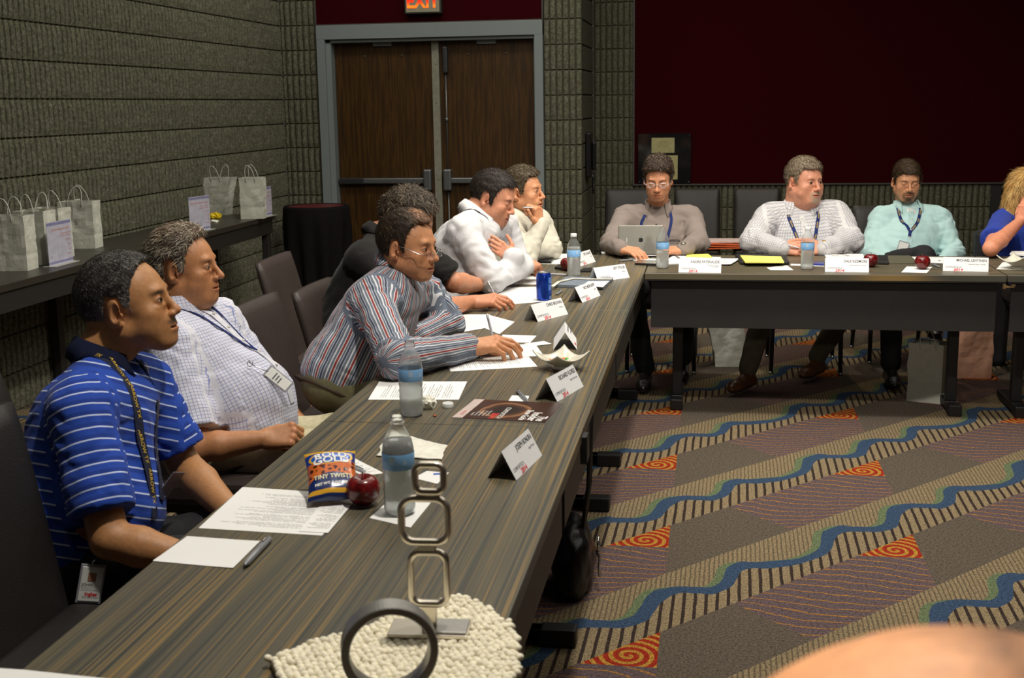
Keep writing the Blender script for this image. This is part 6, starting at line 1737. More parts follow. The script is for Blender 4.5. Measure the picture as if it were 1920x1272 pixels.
# ---------------------------------------------------------------- notepad, folder, padfolio, tablet, phones
def slab(px, z, th, name, label, cat, m, bev=.002, parts=None, group=None):
    P = [aZ(*q, z) for q in px]; c = sum(P)/4
    e = empty(name, (c[0], c[1], z)); tag(e, label, cat, group)
    mb = MB(); mb.prism([(p[0]-c[0], p[1]-c[1]) for p in P], 0, th); mb.build('cover', m, e, bevel=bev); return e, c, P
e, c, P = slab([(838, 674), (842, 666), (958, 657), (962, 665)], T1+.0018, .007, 'notepad', 'grey spiral notepad under the writing hand', 'notepad', simple('grey_pad', srgb(150, 152, 156), .6))
mb = MB(); a, b = Vector(P[0]-c), Vector(P[3]-c); a.z = b.z = .004
for i in range(30):
    q = a.lerp(b, (i+.5)/30); mb.tube([q+Vector((math.cos(t)*.001, 0, 0))+Vector((0, -math.cos(t)*.005, math.sin(t)*.005)) for t in np.linspace(0, 2*PI, 9)[:-1]], .0008, 4, closed=True)
mb.build('spiral_binding', M_ALU, e)
# blue-grey folder with white strap
e, c, P = slab([(1039, 539), (1062, 524), (1150, 526), (1132, 543)], T1, .014, 'zip_folder', 'blue-grey folder with a white strap, behind the can', 'folder', simple('blue_grey_folder', srgb(110, 118, 130), .55))
mb = MB(); q = [Vector(aZ(u, v, T1+.017)-np.array(e.location)) for u, v in ((1036, 538), (1048, 529), (1075, 523), (1100, 524), (1148, 524))]
mb.ribbon(q, [(0, 0, 1)]*5, .016, th=.003); mb.build('white_strap', simple('cream_webbing', srgb(206, 200, 184), .8), e)
mb = MB(); P4 = [aZ(*q_, T1+.0146)-np.array(e.location) for q_ in ((1092, 536), (1103, 528), (1142, 528), (1130, 539))]; mb.prism([(p[0], p[1]) for p in P4], .0145, .0155); mb.build('inserted_card', M_PAP, e)
# clipboard/tablet of the man in cream
slab([(990, 492), (1000, 486), (1040, 486), (1034, 493)], T1+.008, .008, 'phone', 'dark phone lying on the pages before the man in cream', 'phone', simple('dark_glossy_plastic', srgb(34, 34, 36), .2))
slab([(1040, 505), (1046, 500), (1068, 501), (1064, 508)], T1, .012, 'wallet', 'black wallet in front of the half-hidden apple', 'wallet', simple('black_leather', srgb(22, 20, 20), .5))
slab([(1088, 511), (1094, 507), (1110, 506), (1108, 511)], T1, .012, 'key_fob', 'black key fob right of the capped bottle', 'keys', simple('black_leather', srgb(22, 20, 20), .5))
slab([(1190, 497), (1195, 491), (1236, 492), (1234, 499)], T1, .011, 'phone', 'black phone in front of the tablet', 'phone', simple('dark_glossy_plastic', srgb(34, 34, 36), .2))
slab([(1184, 489), (1200, 484), (1232, 487), (1222, 492)], T1, .003, 'envelope', 'folded cream envelope behind the black phone', 'envelope', M_PAP, .0005)
e, c, P = slab([(1388, 497), (1378, 482), (1472, 484), (1480, 497)], T1, .018, 'padfolio', 'black padfolio holding a yellow legal pad', 'padfolio', simple('black_leather', srgb(22, 20, 20), .5), .005)
mb = MB(); P4 = [aZ(*q_, T1+.02)-np.array(e.location) for q_ in ((1397, 493), (1388, 481), (1464, 483), (1470, 493))]; mb.prism([(p[0], p[1]) for p in P4], .0185, .026); mb.build('legal_pad', simple('yellow_pad_paper', srgb(238, 228, 112), .7), e)
slab([(1525, 498), (1528, 494), (1546, 495), (1544, 499)], T1, .009, 'phone', 'dark phone with blue edge between bottle and name card', 'phone', simple('blue_edge_plastic', srgb(30, 48, 130), .3))
slab([(1618, 496), (1636, 484), (1664, 484), (1666, 497)], T1, .016, 'notebook', 'thick black notebook right of the middle apple', 'notebook', simple('black_leather', srgb(22, 20, 20), .5), .003)
slab([(1667, 495), (1658, 481), (1706, 481), (1716, 495)], T1, .005, 'folder', 'grey-green folder with yellow edge behind the right apple', 'folder', simple('grey_green_folder', srgb(84, 82, 64), .6), .001)
# tablet in its keyboard stand
c = Vector(aZ(1201, 482, T1)); e = empty('tablet_computer', c, .03); tag(e, 'silver tablet standing in a black keyboard case', 'tablet')
mb = MB(); mb.bbox(-.122, .122, -.01, .16, 0, .012, .004); mb.build('keyboard_base', simple('dark_glossy_plastic', srgb(34, 34, 36), .2), e)
mb = MB(); Tt = Matrix.Translation((0, .006, .012)) @ Matrix.Rotation(-.20, 4, 'X'); Tt = Tt @ Matrix.Rotation(PI/2, 4, 'X')
mb.bbox(-.1205, .1205, 0, .158, -.0045, .0045, .0035, None, Tt, n=3); sh_ = mb.build('tablet_shell', simple('anodised_silver', srgb(150, 148, 140), .32, .75, noise=.01), e)
def logo():
    """bitten fruit silhouette with a leaf"""
    pts = []
    for i in range(60):
        a = 2*PI*i/60; r = .0125*(1-.10*math.cos(2*a)*0)
        x = r*math.cos(a)*(1+.05*math.sin(a)); y = r*1.02*math.sin(a)
        y -= .0022*math.exp(-(x/.0035)**2)*(1 if math.sin(a) > 0 else -.8)
        d = math.hypot(x-.0150, y-.001)
        if d < .0062: ang = math.atan2(y-.001, x-.0150); x, y = .0150+.0062*math.cos(ang), .001+.0062*math.sin(ang)
        pts.append((x, y))
    return pts
mb = MB(); mb.prism(logo(), .0046, .0049, None, Tt @ Matrix.Translation((0, .078, 0)) @ Matrix.Rotation(PI, 4, 'Y') @ Matrix.Translation((0, 0, -.0095)))
leaf = [(.0005+.006*t, .0145+.0055*t+.002*s*math.sin(PI*t)) for s, ts in ((1, np.linspace(0, 1, 7)), (-1, np.linspace(1, 0, 7))) for t in ts]
mb.prism([(x*.8, y) for x, y in leaf], .0046, .0049, None, Tt @ Matrix.Translation((0, .078, 0)))
mb.build('logo_print', simple('black_logo', srgb(10, 10, 10), .3), sh_)
mb = MB(); mb.box(-.078, -.072, .066, .090, .0046, .0049, None, Tt); mb.build('label_sticker', simple('grey_sticker', srgb(176, 176, 170), .5), sh_)
# folded eyeglasses on papers
e = empty('reading_glasses', aZ(1578, 481, T1+.004)); tag(e, 'folded rimless eyeglasses on papers in front of the heavy man', 'eyeglasses')
mb = MB(); ml = MB()
for s in (-1, 1):
    pts = [(s*.034+.022*math.cos(a), 0, .016+.014*math.sin(a)) for a in np.linspace(0, 2*PI, 21)[:-1]]
    mb.tube(pts, .0009, 6, closed=True); ml.add(pts, [tuple(range(20))])
    mb.tube([(s*.056, 0, .02), (s*.058, .01, .016), (-s*.04, .02+.006*s, .002)], .0011, 6)
mb.tube([(-.012, 0, .02), (0, 0, .022), (.012, 0, .02)], .0011, 6); mb.build('wire_frame', M_CHROME, e); ml.build('lenses', M_LENS, e)
# crumpled tissues / napkins
def crumple(pos, r, label, seed, flat=.6, name='crumpled_tissue', m=None, cat='tissue', sx=1.0):
    F = Field((-r*1.5*sx, -r*1.5, -r*1.2), (r*1.5*sx, r*1.5, r*1.6), max(r/22, .0015)); F.ell((0, 0, r*flat*.75), (r*sx, r, r*flat), k=0)
    near = np.argwhere(np.abs(F.d) < r*.6); P = F.lo+near*F.h
    F.d[near[:, 0], near[:, 1], near[:, 2]] += (np.abs(vnoise(P, 1.6/r, seed, 2))*r*1.5-.25*r).astype(np.float32)
    F.half((0, 0, .0005), (0, 0, -1), .001); V, Fc = F.mesh(); o = link_mesh(name, V, Fc, m or simple('white_tissue', srgb(222, 220, 206), .9), None); o.location = tuple(pos); tag(o, label, cat); return o
crumple(aZ(801, 765, T1), .022, 'crumpled white tissue right of the middle bottle', 2, .8)
crumple(aZ(1147, 472, T1), .024, 'crumpled tissue near the corner of the tables', 7, .35, sx=1.6)
def cloth_sheet(px, z, label, seed, amp=.006):
    P = [aZ(*q, z) for q in px]; c = sum(P)/4; N = 30; A = np.linspace(0, 1, N+1); a, b = np.meshgrid(A, A); a = a.ravel(); b = b.ravel()
    Q = np.outer((1-a)*(1-b), P[0])+np.outer(a*(1-b), P[1])+np.outer(a*b, P[2])+np.outer((1-a)*b, P[3])
    n = np.abs(vnoise(Q*np.array([1, 1, 0]), 16, seed, 3)); Q[:, 2] += .0015+n*amp*5*np.minimum(1, 6*np.minimum.reduce([a, 1-a, b, 1-b])+.15); Q[:, 0] += vnoise(Q, 18, seed+1)*.02; Q[:, 1] += vnoise(Q, 18, seed+2)*.02
    F = np.array([(j*(N+1)+i, j*(N+1)+i+1, (j+1)*(N+1)+i+1, (j+1)*(N+1)+i) for j in range(N) for i in range(N)])
    o = link_mesh('napkin', Q-c, F, simple('white_napkin', srgb(220, 218, 206), .9)); o.location = tuple(c); so = o.modifiers.new('solid', 'SOLIDIFY'); so.thickness = .0015; so.offset = 1; tag(o, label, 'napkin')
cloth_sheet([(706, 857), (830, 864), (838, 838), (728, 812)], T1, 'large rumpled white napkin behind the nearest water bottle', 4)
crumple(aZ(815, 781.5, T1), .0045, 'tiny orange crumb on the middle table', 5, .6, 'crumb', simple('orange_crumb', srgb(170, 66, 20), .6), 'crumb')

# ---------------------------------------------------------------- magazine
P = [aZ(*q, T1) for q in ((1026, 796.5), (854, 787), (886, 751.5), (1054, 759))]   # top right, bottom... text runs across
P = [np.array(p) for p in P]
TL, BL, BR, TR = aZ(1054, 760, T1), aZ(885, 752, T1), aZ(854, 786, T1), aZ(1026, 796, T1)
c = (TL+BL+BR+TR)/4; e = empty('magazine', c, 0); tag(e, 'magazine with a dark brown cover and large white title lettering', 'magazine')
ey = unit((TL+TR)/2-(BL+BR)/2); ex = unit(np.cross(ey, (0, 0, 1))); hh = np.linalg.norm((TL+TR)/2-(BL+BR)/2); ww = np.linalg.norm((TR+BR)/2-(TL+BL)/2)
T0 = frame(Vector((0, 0, 0)), ex, ey, (0, 0, 1))
t = NT('magazine_cover_print'); v = t.sep(t.obj()); 
M_MAGW = simple('magazine_pages', srgb(220, 216, 208), .6); M_MAGC = None
rad = t.math('SQRT', t.math('ADD', t.math('POWER', t.math('DIVIDE', t.math('ADD', v[0], .01), .085), 2.0), t.math('POWER', t.math('DIVIDE', v[1], .10), 2.0)))
cc = t.ramp(t.math('ADD', rad, t.math('MULTIPLY', t.noise(t.obj(), 14, 2), .35)), [(.55, srgb(28, 20, 18)), (.78, srgb(66, 40, 26)), (.95, srgb(150, 104, 70)), (1.2, srgb(60, 34, 24))])
M_MAGC = t.fin(cc, .3, spec=.5)
mb = MB(); mb.box(-ww/2, ww/2, -hh/2, hh/2, 0, .0045, None, T0); mb.build('pages', M_MAGW, e)
mb = MB(); mb.box(-ww/2-.0005, ww/2+.0005, -hh/2+.028, hh/2, .0046, .0052, None, T0); cv = mb.build('cover', M_MAGC, e)
mb = MB(); mb.box(-ww/2-.0005, ww/2+.0005, -hh/2-.0005, -hh/2+.028, .0046, .0052, None, T0); mb.build('cover_band', simple('pale_pink_band', srgb(196, 178, 172), .35), e)
def mtxt(s, size, x, y, m, align='LEFT', fw=1.0, off=0.0, nm='cover_text'):
    q = MB(); q.merge(text_mesh(s, size, fw, align, off=off), m, T0 @ Matrix.Translation((x, y, .0054))); q.build(nm, None, cv)
M_WT = simple('white_print', srgb(232, 230, 226), .5)
mtxt('The', .034, ww/2-.006, hh/2-.020, M_WT, 'RIGHT', .95, .0006); mtxt('Insider', .034, ww/2-.006, hh/2-.044, M_WT, 'RIGHT', .95, .0006); mtxt('Show Guide', .026, ww/2-.006, hh/2-.069, M_WT, 'RIGHT', .85, .0004)
mtxt('COMFORTECH', .020, ww/2-.01, -hh/2+.122, M_WT, 'RIGHT', .9); mtxt('2014', .024, ww/2-.008, -hh/2+.103, simple('bright_red_print', srgb(220, 34, 30), .5), 'RIGHT', 1.15, .0008)
for i in range(5): mtxt(('September 2014', 'Show schedule', 'Training sessions', 'Exhibitor list', 'Nashville')[i], .0085, ww/2-.03, -hh/2+.085-i*.0105, M_WT, 'RIGHT')
mtxt('FREE ISSUE', .010, ww/2-.03, -hh/2+.014, M_RED_T, 'RIGHT')

# ---------------------------------------------------------------- pretzel bag
def snack_bag():
    a = Vector(aZ(628, 938, T1+.014)); up_dir = Vector((-.42, .68, .42)).normalized(); ex = Vector((.93, .36, .0)).normalized(); ez = ex.cross(up_dir).normalized(); up_dir = ez.cross(ex)
    e = empty('snack_bag', a); tag(e, 'blue and yellow pretzel snack bag leaning by the apple', 'snack bag')
    Wd, Ht, Pf = .112, .142, .022; T = frame(Vector((0, 0, .0)), ex, up_dir, ez)
    def puff(x, y): 
        u = min(1, abs(x)/(Wd/2)); v = min(1, abs(y-Ht/2)/(Ht/2)); 
        return Pf*max(0, (1-u**2.6))**.6*max(0, (1-v**3.2))**.6
    N = 34; vs = []; pat = []
    for s in (1, -1):
        for j in range(N+1):
            for i in range(N+1):
                x = (i/N-.5)*Wd; y = j/N*Ht; w = vnoise(np.array([[x, y, s*.1]]), 38, 4, 2)[0]
                z = s*puff(x, y)*(1 if s > 0 else .75)+w*.006*(1 if s > 0 else .5)+.0007*s
                xx = x*(1-.10*math.sin(PI*y/Ht)); vs.append((xx, y, z)); pat.append((x/Wd+.5, y/Ht, 0))
    K = (N+1)**2; fs = []
    for j in range(N):
        for i in range(N):
            q = j*(N+1)+i; fs += [(q, q+1, q+N+2, q+N+1), (K+q, K+q+N+1, K+q+N+2, K+q+1)]
    for i in range(N):
        for a_, b_ in ((i+1, i), (N*(N+1)+i, N*(N+1)+i+1), (i*(N+1), (i+1)*(N+1)), ((i+1)*(N+1)+N, i*(N+1)+N)): fs.append((a_, b_, K+b_, K+a_))
    t = NT('pretzel_bag_foil'); p = t.sep(t.attr('pat'))
    vor = t.t.nodes.new('ShaderNodeTexVoronoi'); vor.feature = 'DISTANCE_TO_EDGE'; t.put(vor.inputs['Vector'], t.mapv(t.attr('pat'), (9, 11, 1))); vor.inputs['Scale'].default_value = 1
    pret = t.mix(t.math('LESS_THAN', vor.outputs[0], .20), srgb(70, 24, 10), srgb(206, 104, 42))
    c = t.ramp(p[1], [(0, srgb(26, 44, 96)), (.06, srgb(222, 168, 50)), (.13, srgb(24, 42, 100)), (.42, srgb(24, 50, 120)), (.44, srgb(200, 90, 30)), (.66, srgb(200, 90, 30)), (.68, srgb(28, 60, 140)), (.90, srgb(226, 172, 44))], 'CONSTANT')
    arc = t.math('ADD', p[1], t.math('MULTIPLY', t.math('POWER', t.math('ABSOLUTE', t.math('SUBTRACT', p[0], .5)), 2.0), .6))
    mband = t.math('MULTIPLY', t.math('GREATER_THAN', arc, .43), t.math('LESS_THAN', p[1], .67))
    c = t.mix(mband, c, pret)
    ov = t.math('ADD', t.math('POWER', t.math('DIVIDE', t.math('SUBTRACT', p[0], .5), .40), 2.0), t.math('POWER', t.math('DIVIDE', t.math('SUBTRACT', p[1], .765), .13), 2.0))
    c = t.mix(t.math('LESS_THAN', ov, 1.25), c, srgb(226, 176, 44)); c = t.mix(t.math('LESS_THAN', ov, 1.0), c, srgb(30, 92, 190))
    M_BAGF = t.fin(c, .22, .1, .7)
    me = bpy.data.meshes.new('bag_foil'); me.from_pydata([tuple(T @ Vector(v)) for v in vs], [], fs); me.materials.append(M_BAGF)
    at = me.attributes.new('pat', 'FLOAT_VECTOR', 'POINT'); at.data.foreach_set('vector', np.array(pat, np.float32).ravel()); me.polygons.foreach_set('use_smooth', [True]*len(fs))
    o = bpy.data.objects.new('bag_foil', me); COL.objects.link(o); o.parent = e
    def put(s, size, y, m, fw=1.0, off=.0005, arcv=0.0, nm='printed_lettering'):
        mm = text_mesh(s, size, fw, 'CENTER', off=off)
        for v in mm.vertices:
            x, yy = v.co.x, v.co.y+y-arcv*v.co.x**2; w = vnoise(np.array([[x, yy, .1]]), 38, 4, 2)[0]; v.co = Vector((x*(1-.10*math.sin(PI*yy/Ht)), yy, puff(x, yy)+w*.006+.0016))
        q = MB(); q.merge(mm, m, T); q.build(nm, None, o)
    put('ROLD', .024, Ht*.82, M_WT, 1.15, .0007, 3.0); put('GOLD', .026, Ht*.70, M_WT, 1.15, .0007, 3.0)
    put('TINY TWISTS', .0155, Ht*.345, simple('cream_print', srgb(232, 222, 180), .5), .95, .0004); put('NET WT. 2 OZ. (56 g)', .0088, Ht*.215, M_WT)
snack_bag()

# ---------------------------------------------------------------- pebble mat, ring and stacked-frame sculpture
M_PEB = simple('cream_pebble', srgb(240, 232, 208), .55, noise=.08, scale=90)
c = Vector(aZ(780, 1225, TZ)); e = empty('pebble_mat', (c.x, c.y, TZ+.0003)); tag(e, 'cream pebble mat under the metal sculptures', 'mat')
out = [(501, 1238), (560, 1212), (643, 1189), (740, 1155), (820, 1128), (867, 1118), (917, 1142), (958, 1172), (975, 1211), (978, 1262)]
pts = [aZ(*q, TZ+.012)-np.array(e.location) for q in out]; pts = [(p[0], p[1]) for p in pts]
cx = sum(p[0] for p in pts)/len(pts); x0 = pts[0]; x9 = pts[-1]
pts += [(x9[0]-.010, x9[1]-.05), (x9[0]-.05, x9[1]-.10), ((x0[0]+x9[0])/2, x9[1]-.13), (x0[0]+.045, x9[1]-.075)]
mb = MB(); mb.prism([(p[0]*.985, p[1]*.985) for p in pts], 0, .010); mb.build('backing', simple('mat_backing', srgb(150, 140, 116), .9), e)
def inside(x, y):
    r = False
    for i in range(len(pts)):
        (xa, ya), (xb, yb) = pts[i], pts[i-1]
        if (ya > y) != (yb > y) and x < (xb-xa)*(y-ya)/(yb-ya)+xa: r = not r
    return r
rn = random.Random(8); mb = MB(); st = .0118; xs = [p[0] for p in pts]; ys = [p[1] for p in pts]; j = 0; y = min(ys)
while y < max(ys):
    x = min(xs)+(j % 2)*st/2
    while x < max(xs):
        xx, yy = x+rn.uniform(-.0014, .0014), y+rn.uniform(-.0014, .0014)
        if inside(xx, yy):
            Tm = Matrix.Translation((xx, yy, .0125+rn.uniform(-.0012, .0018))) @ Euler((rn.uniform(-.5, .5), rn.uniform(-.5, .5), rn.uniform(0, 3))).to_matrix().to_4x4()
            mb.sphere((0, 0, 0), (.0066), None, 10, 7, (rn.uniform(.95, 1.25), rn.uniform(.85, 1.0), rn.uniform(.7, .95)), Tm)
        x += st
    y += st*.87; j += 1
o = mb.build('pebbles', M_PEB, e); o['kind'] = 'stuff'
M_POL = simple('polished_nickel', srgb(222, 214, 200), .28, .9, noise=.02); M_BRS = simple('brushed_gunmetal', srgb(168, 166, 162), .40, .85, noise=.03, scale=160)
MZ = TZ+.0185
b0 = Vector(aZ(806, 1183, MZ)); e = empty('frame_sculpture', b0, .06); tag(e, 'polished metal sculpture of stacked rounded square frames', 'sculpture')
mb = MB(); mb.bbox(-.062, .062, -.030, .030, 0, .006, .0015); mb.build('base', M_POL, e)
mb = MB(); mb.bbox(.002, .060, -.026, .026, .006, .010, .0015); mb.build('base_plate', M_BRS, e)
def ring(x, z, w, h, r, nm, dep=.016, lean=0.0):
    q = MB(); rad = min(w, h)*.28; path = []
    for cx_, cz_, a0 in ((x+w/2-rad, z+h/2-rad, 0), (x-w/2+rad, z+h/2-rad, PI/2), (x-w/2+rad, z-h/2+rad, PI), (x+w/2-rad, z-h/2+rad, 1.5*PI)):
        for i in range(7): a = a0+i*PI/12; path.append((cx_+rad*math.cos(a), lean*(cz_), cz_+rad*math.sin(a)))
    vs = []; n = len(path); m = 12
    for i, p in enumerate(path):
        a, b = path[i-1], path[(i+1) % n]; tx, tz = b[0]-a[0], b[2]-a[2]; l = math.hypot(tx, tz); nx, nz = tz/l, -tx/l
        for k in range(m):
            th = 2*PI*k/m; cs, sn = math.cos(th), math.sin(th); ca = math.copysign(abs(cs)**.6, cs)*r; sa = math.copysign(abs(sn)**.6, sn)*dep/2
            vs.append((p[0]+nx*ca, p[1]+sa, p[2]+nz*ca))
    q.add(vs, [(i*m+k, i*m+(k+1) % m, ((i+1) % n)*m+(k+1) % m, ((i+1) % n)*m+k) for i in range(n) for k in range(m)], None, True)
    q.build(nm, M_POL, e)
ring(.001, .087, .056, .084, .0055, 'square_frame'); ring(-.003, .180, .072, .070, .0054, 'square_frame'); ring(.006, .247, .044, .043, .0052, 'square_frame')
for x, z0, z1, r in ((0, .004, .046, .012), (.0, .128, .146, .014), (.006, .214, .228, .010)):
    mb = MB(); mb.bbox(x-r, x+r, -.007, .007, z0, z1, .003, n=3); mb.build('joint', M_POL, e)
rc = Vector(aZ(733, 1300, MZ)); e = empty('ring_sculpture', rc, .33); tag(e, 'thick brushed metal ring standing on the pebble mat', 'sculpture')
mb = MB(); N = 72; R0, R1, hw = .0665, .0550, .016; vs = []
sec = [(R0, -hw), (R0, hw), (R0-.0015, hw+.0015), (R1+.0015, hw+.0015), (R1, hw), (R1, -hw), (R1+.0015, -hw-.0015), (R0-.0015, -hw-.0015)]
for i in range(N):
    a = 2*PI*i/N
    for r, y in sec: vs.append((r*math.cos(a), y, R0+r*math.sin(a)))
mb.add(vs, [(i*8+k, ((i+1) % N)*8+k, ((i+1) % N)*8+(k+1) % 8, i*8+(k+1) % 8) for i in range(N) for k in range(8)], None, False)
mb.build('ring_band', M_BRS, e)
# ================================================================ WALL THINGS, BUFFET AND FLOOR THINGS
# exit sign
x0, x1 = -2.485, -2.205; zb = 2.312
e = empty('exit_sign', ((x0+x1)/2, DY-.03, zb)); tag(e, 'lit exit sign with red letters above the double door', 'sign')
mb = MB(); w = x1-x0; mb.bbox(-w/2-.014, w/2+.014, -.045, .03, -.012, .205, .004); hs = mb.build('housing', simple('dark_sign_housing', srgb(44, 42, 34), .5), e)
mb = MB(); mb.box(-w/2, w/2, -.050, -.0455, 0, .195); mb.build('face_plate', simple('pale_sign_face', srgb(142, 138, 118), .5), e)
t = NT('lit_red_letters'); v = t.sep(t.obj()); gl = t.math('POWER', t.math('MAXIMUM', t.math('SUBTRACT', 1.0, t.math('DIVIDE', t.math('ABSOLUTE', t.math('SUBTRACT', v[2], .046)), .05)), 0.0), 2.0)
t.b.inputs['Emission Strength'].default_value = 1.3; t.put(t.b.inputs['Emission Color'], t.mix(t.math('MULTIPLY', gl, .8), srgb(255, 36, 14), srgb(255, 150, 30))); M_LIT = t.fin(srgb(200, 20, 10), .4)
mb = MB(); mb.merge(text_mesh('EXIT', .155, .86, 'CENTER', ext=.001, off=.004), M_LIT, frame(Vector((-.0, -.052, .082)), (1, 0, 0), (0, 0, 1), (0, -1, 0))); mb.build('letters', None, e)
# framed notice panel on far wall
e = empty('notice_panel', (-.41, FY-.01, .83)); tag(e, 'dark glossy notice panel with two cream sheets on the far wall', 'notice board')
mb = MB(); mb.box(-.237, .237, -.012, 0, 0, .447); mb.build('glossy_panel', simple('smoked_acrylic', srgb(28, 28, 30), .06, 0, .6), e)
M_CREAM = simple('cream_notice_paper', srgb(176, 168, 118), .6)
for nm, a, b, c_, d_ in (('notice_sheet', -.116, .09, .275, .41), ('notice_sheet', -.145, .12, .035, .252)):
    mb = MB(); mb.box(a, b, -.014, -.0125, c_, d_); s_ = mb.build(nm, M_CREAM, e)
    if c_ > .2:
        for txt, sz, y in (('NOTICE', .017, .372), ('MAXIMUM OCCUPANCY OF THIS ROOM', .0085, .354), ('NOT TO EXCEED', .009, .341), ('BY ORDER OF THE FIRE MARSHAL', .006, .326)):
            q = MB(); q.merge(text_mesh(txt, sz, 1), simple('brown_print', srgb(120, 96, 50), .7), frame(Vector((-.013, -.0145, y)), (1, 0, 0), (0, 0, 1), (0, -1, 0))); q.build('printed_line', None, s_)
for x in (-.222, .222):
    for z in (.012, .43):
        mb = MB(); mb.sphere((x, -.013, z), .004, n=8, k=6); mb.build('corner_screw', M_CHROME, e)
# wall phone
e = empty('wall_phone', (RX+.001, 10.62, .93)); tag(e, 'black wall telephone with hanging cord on the pillar side', 'telephone')
mb = MB(); mb.bbox(0, .05, -.10, .10, .0, .38, .012); mb.build('phone_body', simple('black_phone_plastic', srgb(20, 20, 22), .3), e)
mb = MB(); mb.bbox(.05, .085, -.035, .035, .06, .30, .014); mb.build('handset', simple('black_phone_plastic', srgb(20, 20, 22), .3), e)
mb = MB(); mb.tube([(.06, -.02+.07*math.sin(a)*1.0, .03-.20*math.sin(a/2)*1.0) if False else (.06, .05*math.cos(a), .03-.17*math.sin(a)) for a in np.linspace(0, PI, 17)], .007, 8); mb.build('cord', simple('black_phone_plastic', srgb(20, 20, 22), .3), e)
# dark counter beyond the far wall's right end
e = empty('credenza', (3.0, 10.9, 0)); tag(e, 'dark wooden counter against the far wall at the right', 'counter')
mb = MB(); mb.bbox(-.50, 1.2, -.45, .3, .76, .82, .004); mb.build('countertop', simple('dark_counter', srgb(34, 27, 22), .35), e)
mb = MB(); mb.box(-.44, 1.15, -.25, .3, 0, .76); mb.build('body', simple('dark_counter_body', srgb(20, 17, 15), .6), e)

# ---- paper bags
def kraft(name, col):
    t = NT(name); v = t.obj(); n = t.noise(v, 18, 3, .6); c = t.ramp(n, [(.3, tuple(k*.93 for k in col[:3])+(1,)), (.7, col)])
    t.bump(t.math('ADD', t.noise(v, 9, 3, .6), t.math('MULTIPLY', t.noise(v, 500, 2), .04)), .45, .02); return t.fin(c, .8, spec=.2)
M_WBAG = kraft('white_kraft_paper', srgb(196, 196, 184)); M_PBAG = kraft('pinkish_glossy_bag', srgb(186, 140, 116)); M_CORD = simple('twisted_paper_cord', srgb(206, 206, 196), .7)
def bag(pos, rz, w, d, h, label, seed=1, slouch=(0, 0), group='white paper sack-lunch bags', m=None, handles=True, open_=1.0, tw=1.0):
    e = empty('paper_bag', pos, rz); tag(e, label, 'bag', group); rn = np.random.RandomState(seed)
    K = 14; per = [(-1, -1), (-.33, -1), (.33, -1), (1, -1), (1, -.33), (1, .33), (1, 1), (.33, 1), (-.33, 1), (-1, 1), (-1, .33), (-1, -.33)]
    sub = []
    for i in range(12):
        a, b = per[i], per[(i+1) % 12]
        for k in range(3): sub.append((a[0]+(b[0]-a[0])*k/3, a[1]+(b[1]-a[1])*k/3))
    n = len(sub); vs = []
    for j in range(K+1):
        t = j/K
        for (x, y) in sub:
            side = abs(x) > .99 and abs(y) < .95
            gus = -.16*t*(1-abs(y)) if side else 0
            X = (x*(1+gus*1.0))*w/2*(1+(tw-1)*t); Y = y*d/2*(1-(.35*(1-open_))*t)
            vs.append([X+slouch[0]*t*t, Y+slouch[1]*t*t, h*t])
    vs = np.array(vs); nz = vnoise(vs, 22, seed, 2)*.016; ctr = vs.copy(); ctr[:, 2] = 0; l = np.linalg.norm(ctr[:, :2], axis=1, keepdims=True)+1e-6
    vs[:, :2] += ctr[:, :2]/l*(nz*np.clip(vs[:, 2]/h*3, 0, 1))[:, None]
    crease = np.exp(-((vs[:, 2]-h*.30)/.006)**2)*.003; vs[:, :2] -= ctr[:, :2]/l*crease[:, None]
    fs = [(j*n+i, j*n+(i+1) % n, (j+1)*n+(i+1) % n, (j+1)*n+i) for j in range(K) for i in range(n)]+[tuple(range(n-1, -1, -1))]
    mb = MB(); mb.add(vs, fs, None, False); o = mb.build('bag_body', m or M_WBAG, e); so = o.modifiers.new('solid', 'SOLIDIFY'); so.thickness = .0008; so.offset = 0
    if handles:
        for s in (-1, 1):
            lean = rn.uniform(-.02, .02); mb = MB(); pts = []
            for a in np.linspace(0, PI, 15): pts.append((slouch[0]+w*.20*math.cos(a)+lean*math.sin(a), slouch[1]+s*d/2*(1-.35*(1-open_))+s*.004+rn.uniform(-.03, .03)*0+lean*.6*math.sin(a), h-.03+(.115)*math.sin(a)**.75))
            mb.tube(pts, .0022, 6); mb.build('handle', M_CORD, e)
    return e
BT = BZ+.0003
bag(aZ(12, 509, BT)+(0, .07, 0), .10, .19, .12, .265, 'white bag at the left edge, nearest on the buffet', 1)
bag(aZ(58, 497, BT)+(0, .07, 0), .0, .17, .12, .268, 'second white bag from the left on the buffet', 2)
bag(aZ(92, 487, BT)+(-.03, .10, 0), -.05, .17, .12, .262, 'white bag directly behind the near menu sign', 3)
bag(aZ(142, 467, BT)+(0, .07, 0), .12, .20, .12, .262, 'largest white bag, rightmost of the near cluster', 4)
bag(aZ(103, 470, BT)+(-.10, .30, 0), .05, .17, .11, .258, 'white bag at the back of the near cluster, against wall', 6)
bag(aZ(402, 404, BT)+(0, .07, 0), -.10, .17, .12, .27, 'slouching white bag with flared top on the far buffet', 9, slouch=(.03, -.0), tw=1.25)
bag(aZ(470, 411, BT)+(0, .07, 0), .15, .16, .12, .285, 'upright white bag at the far end of the buffet', 11)
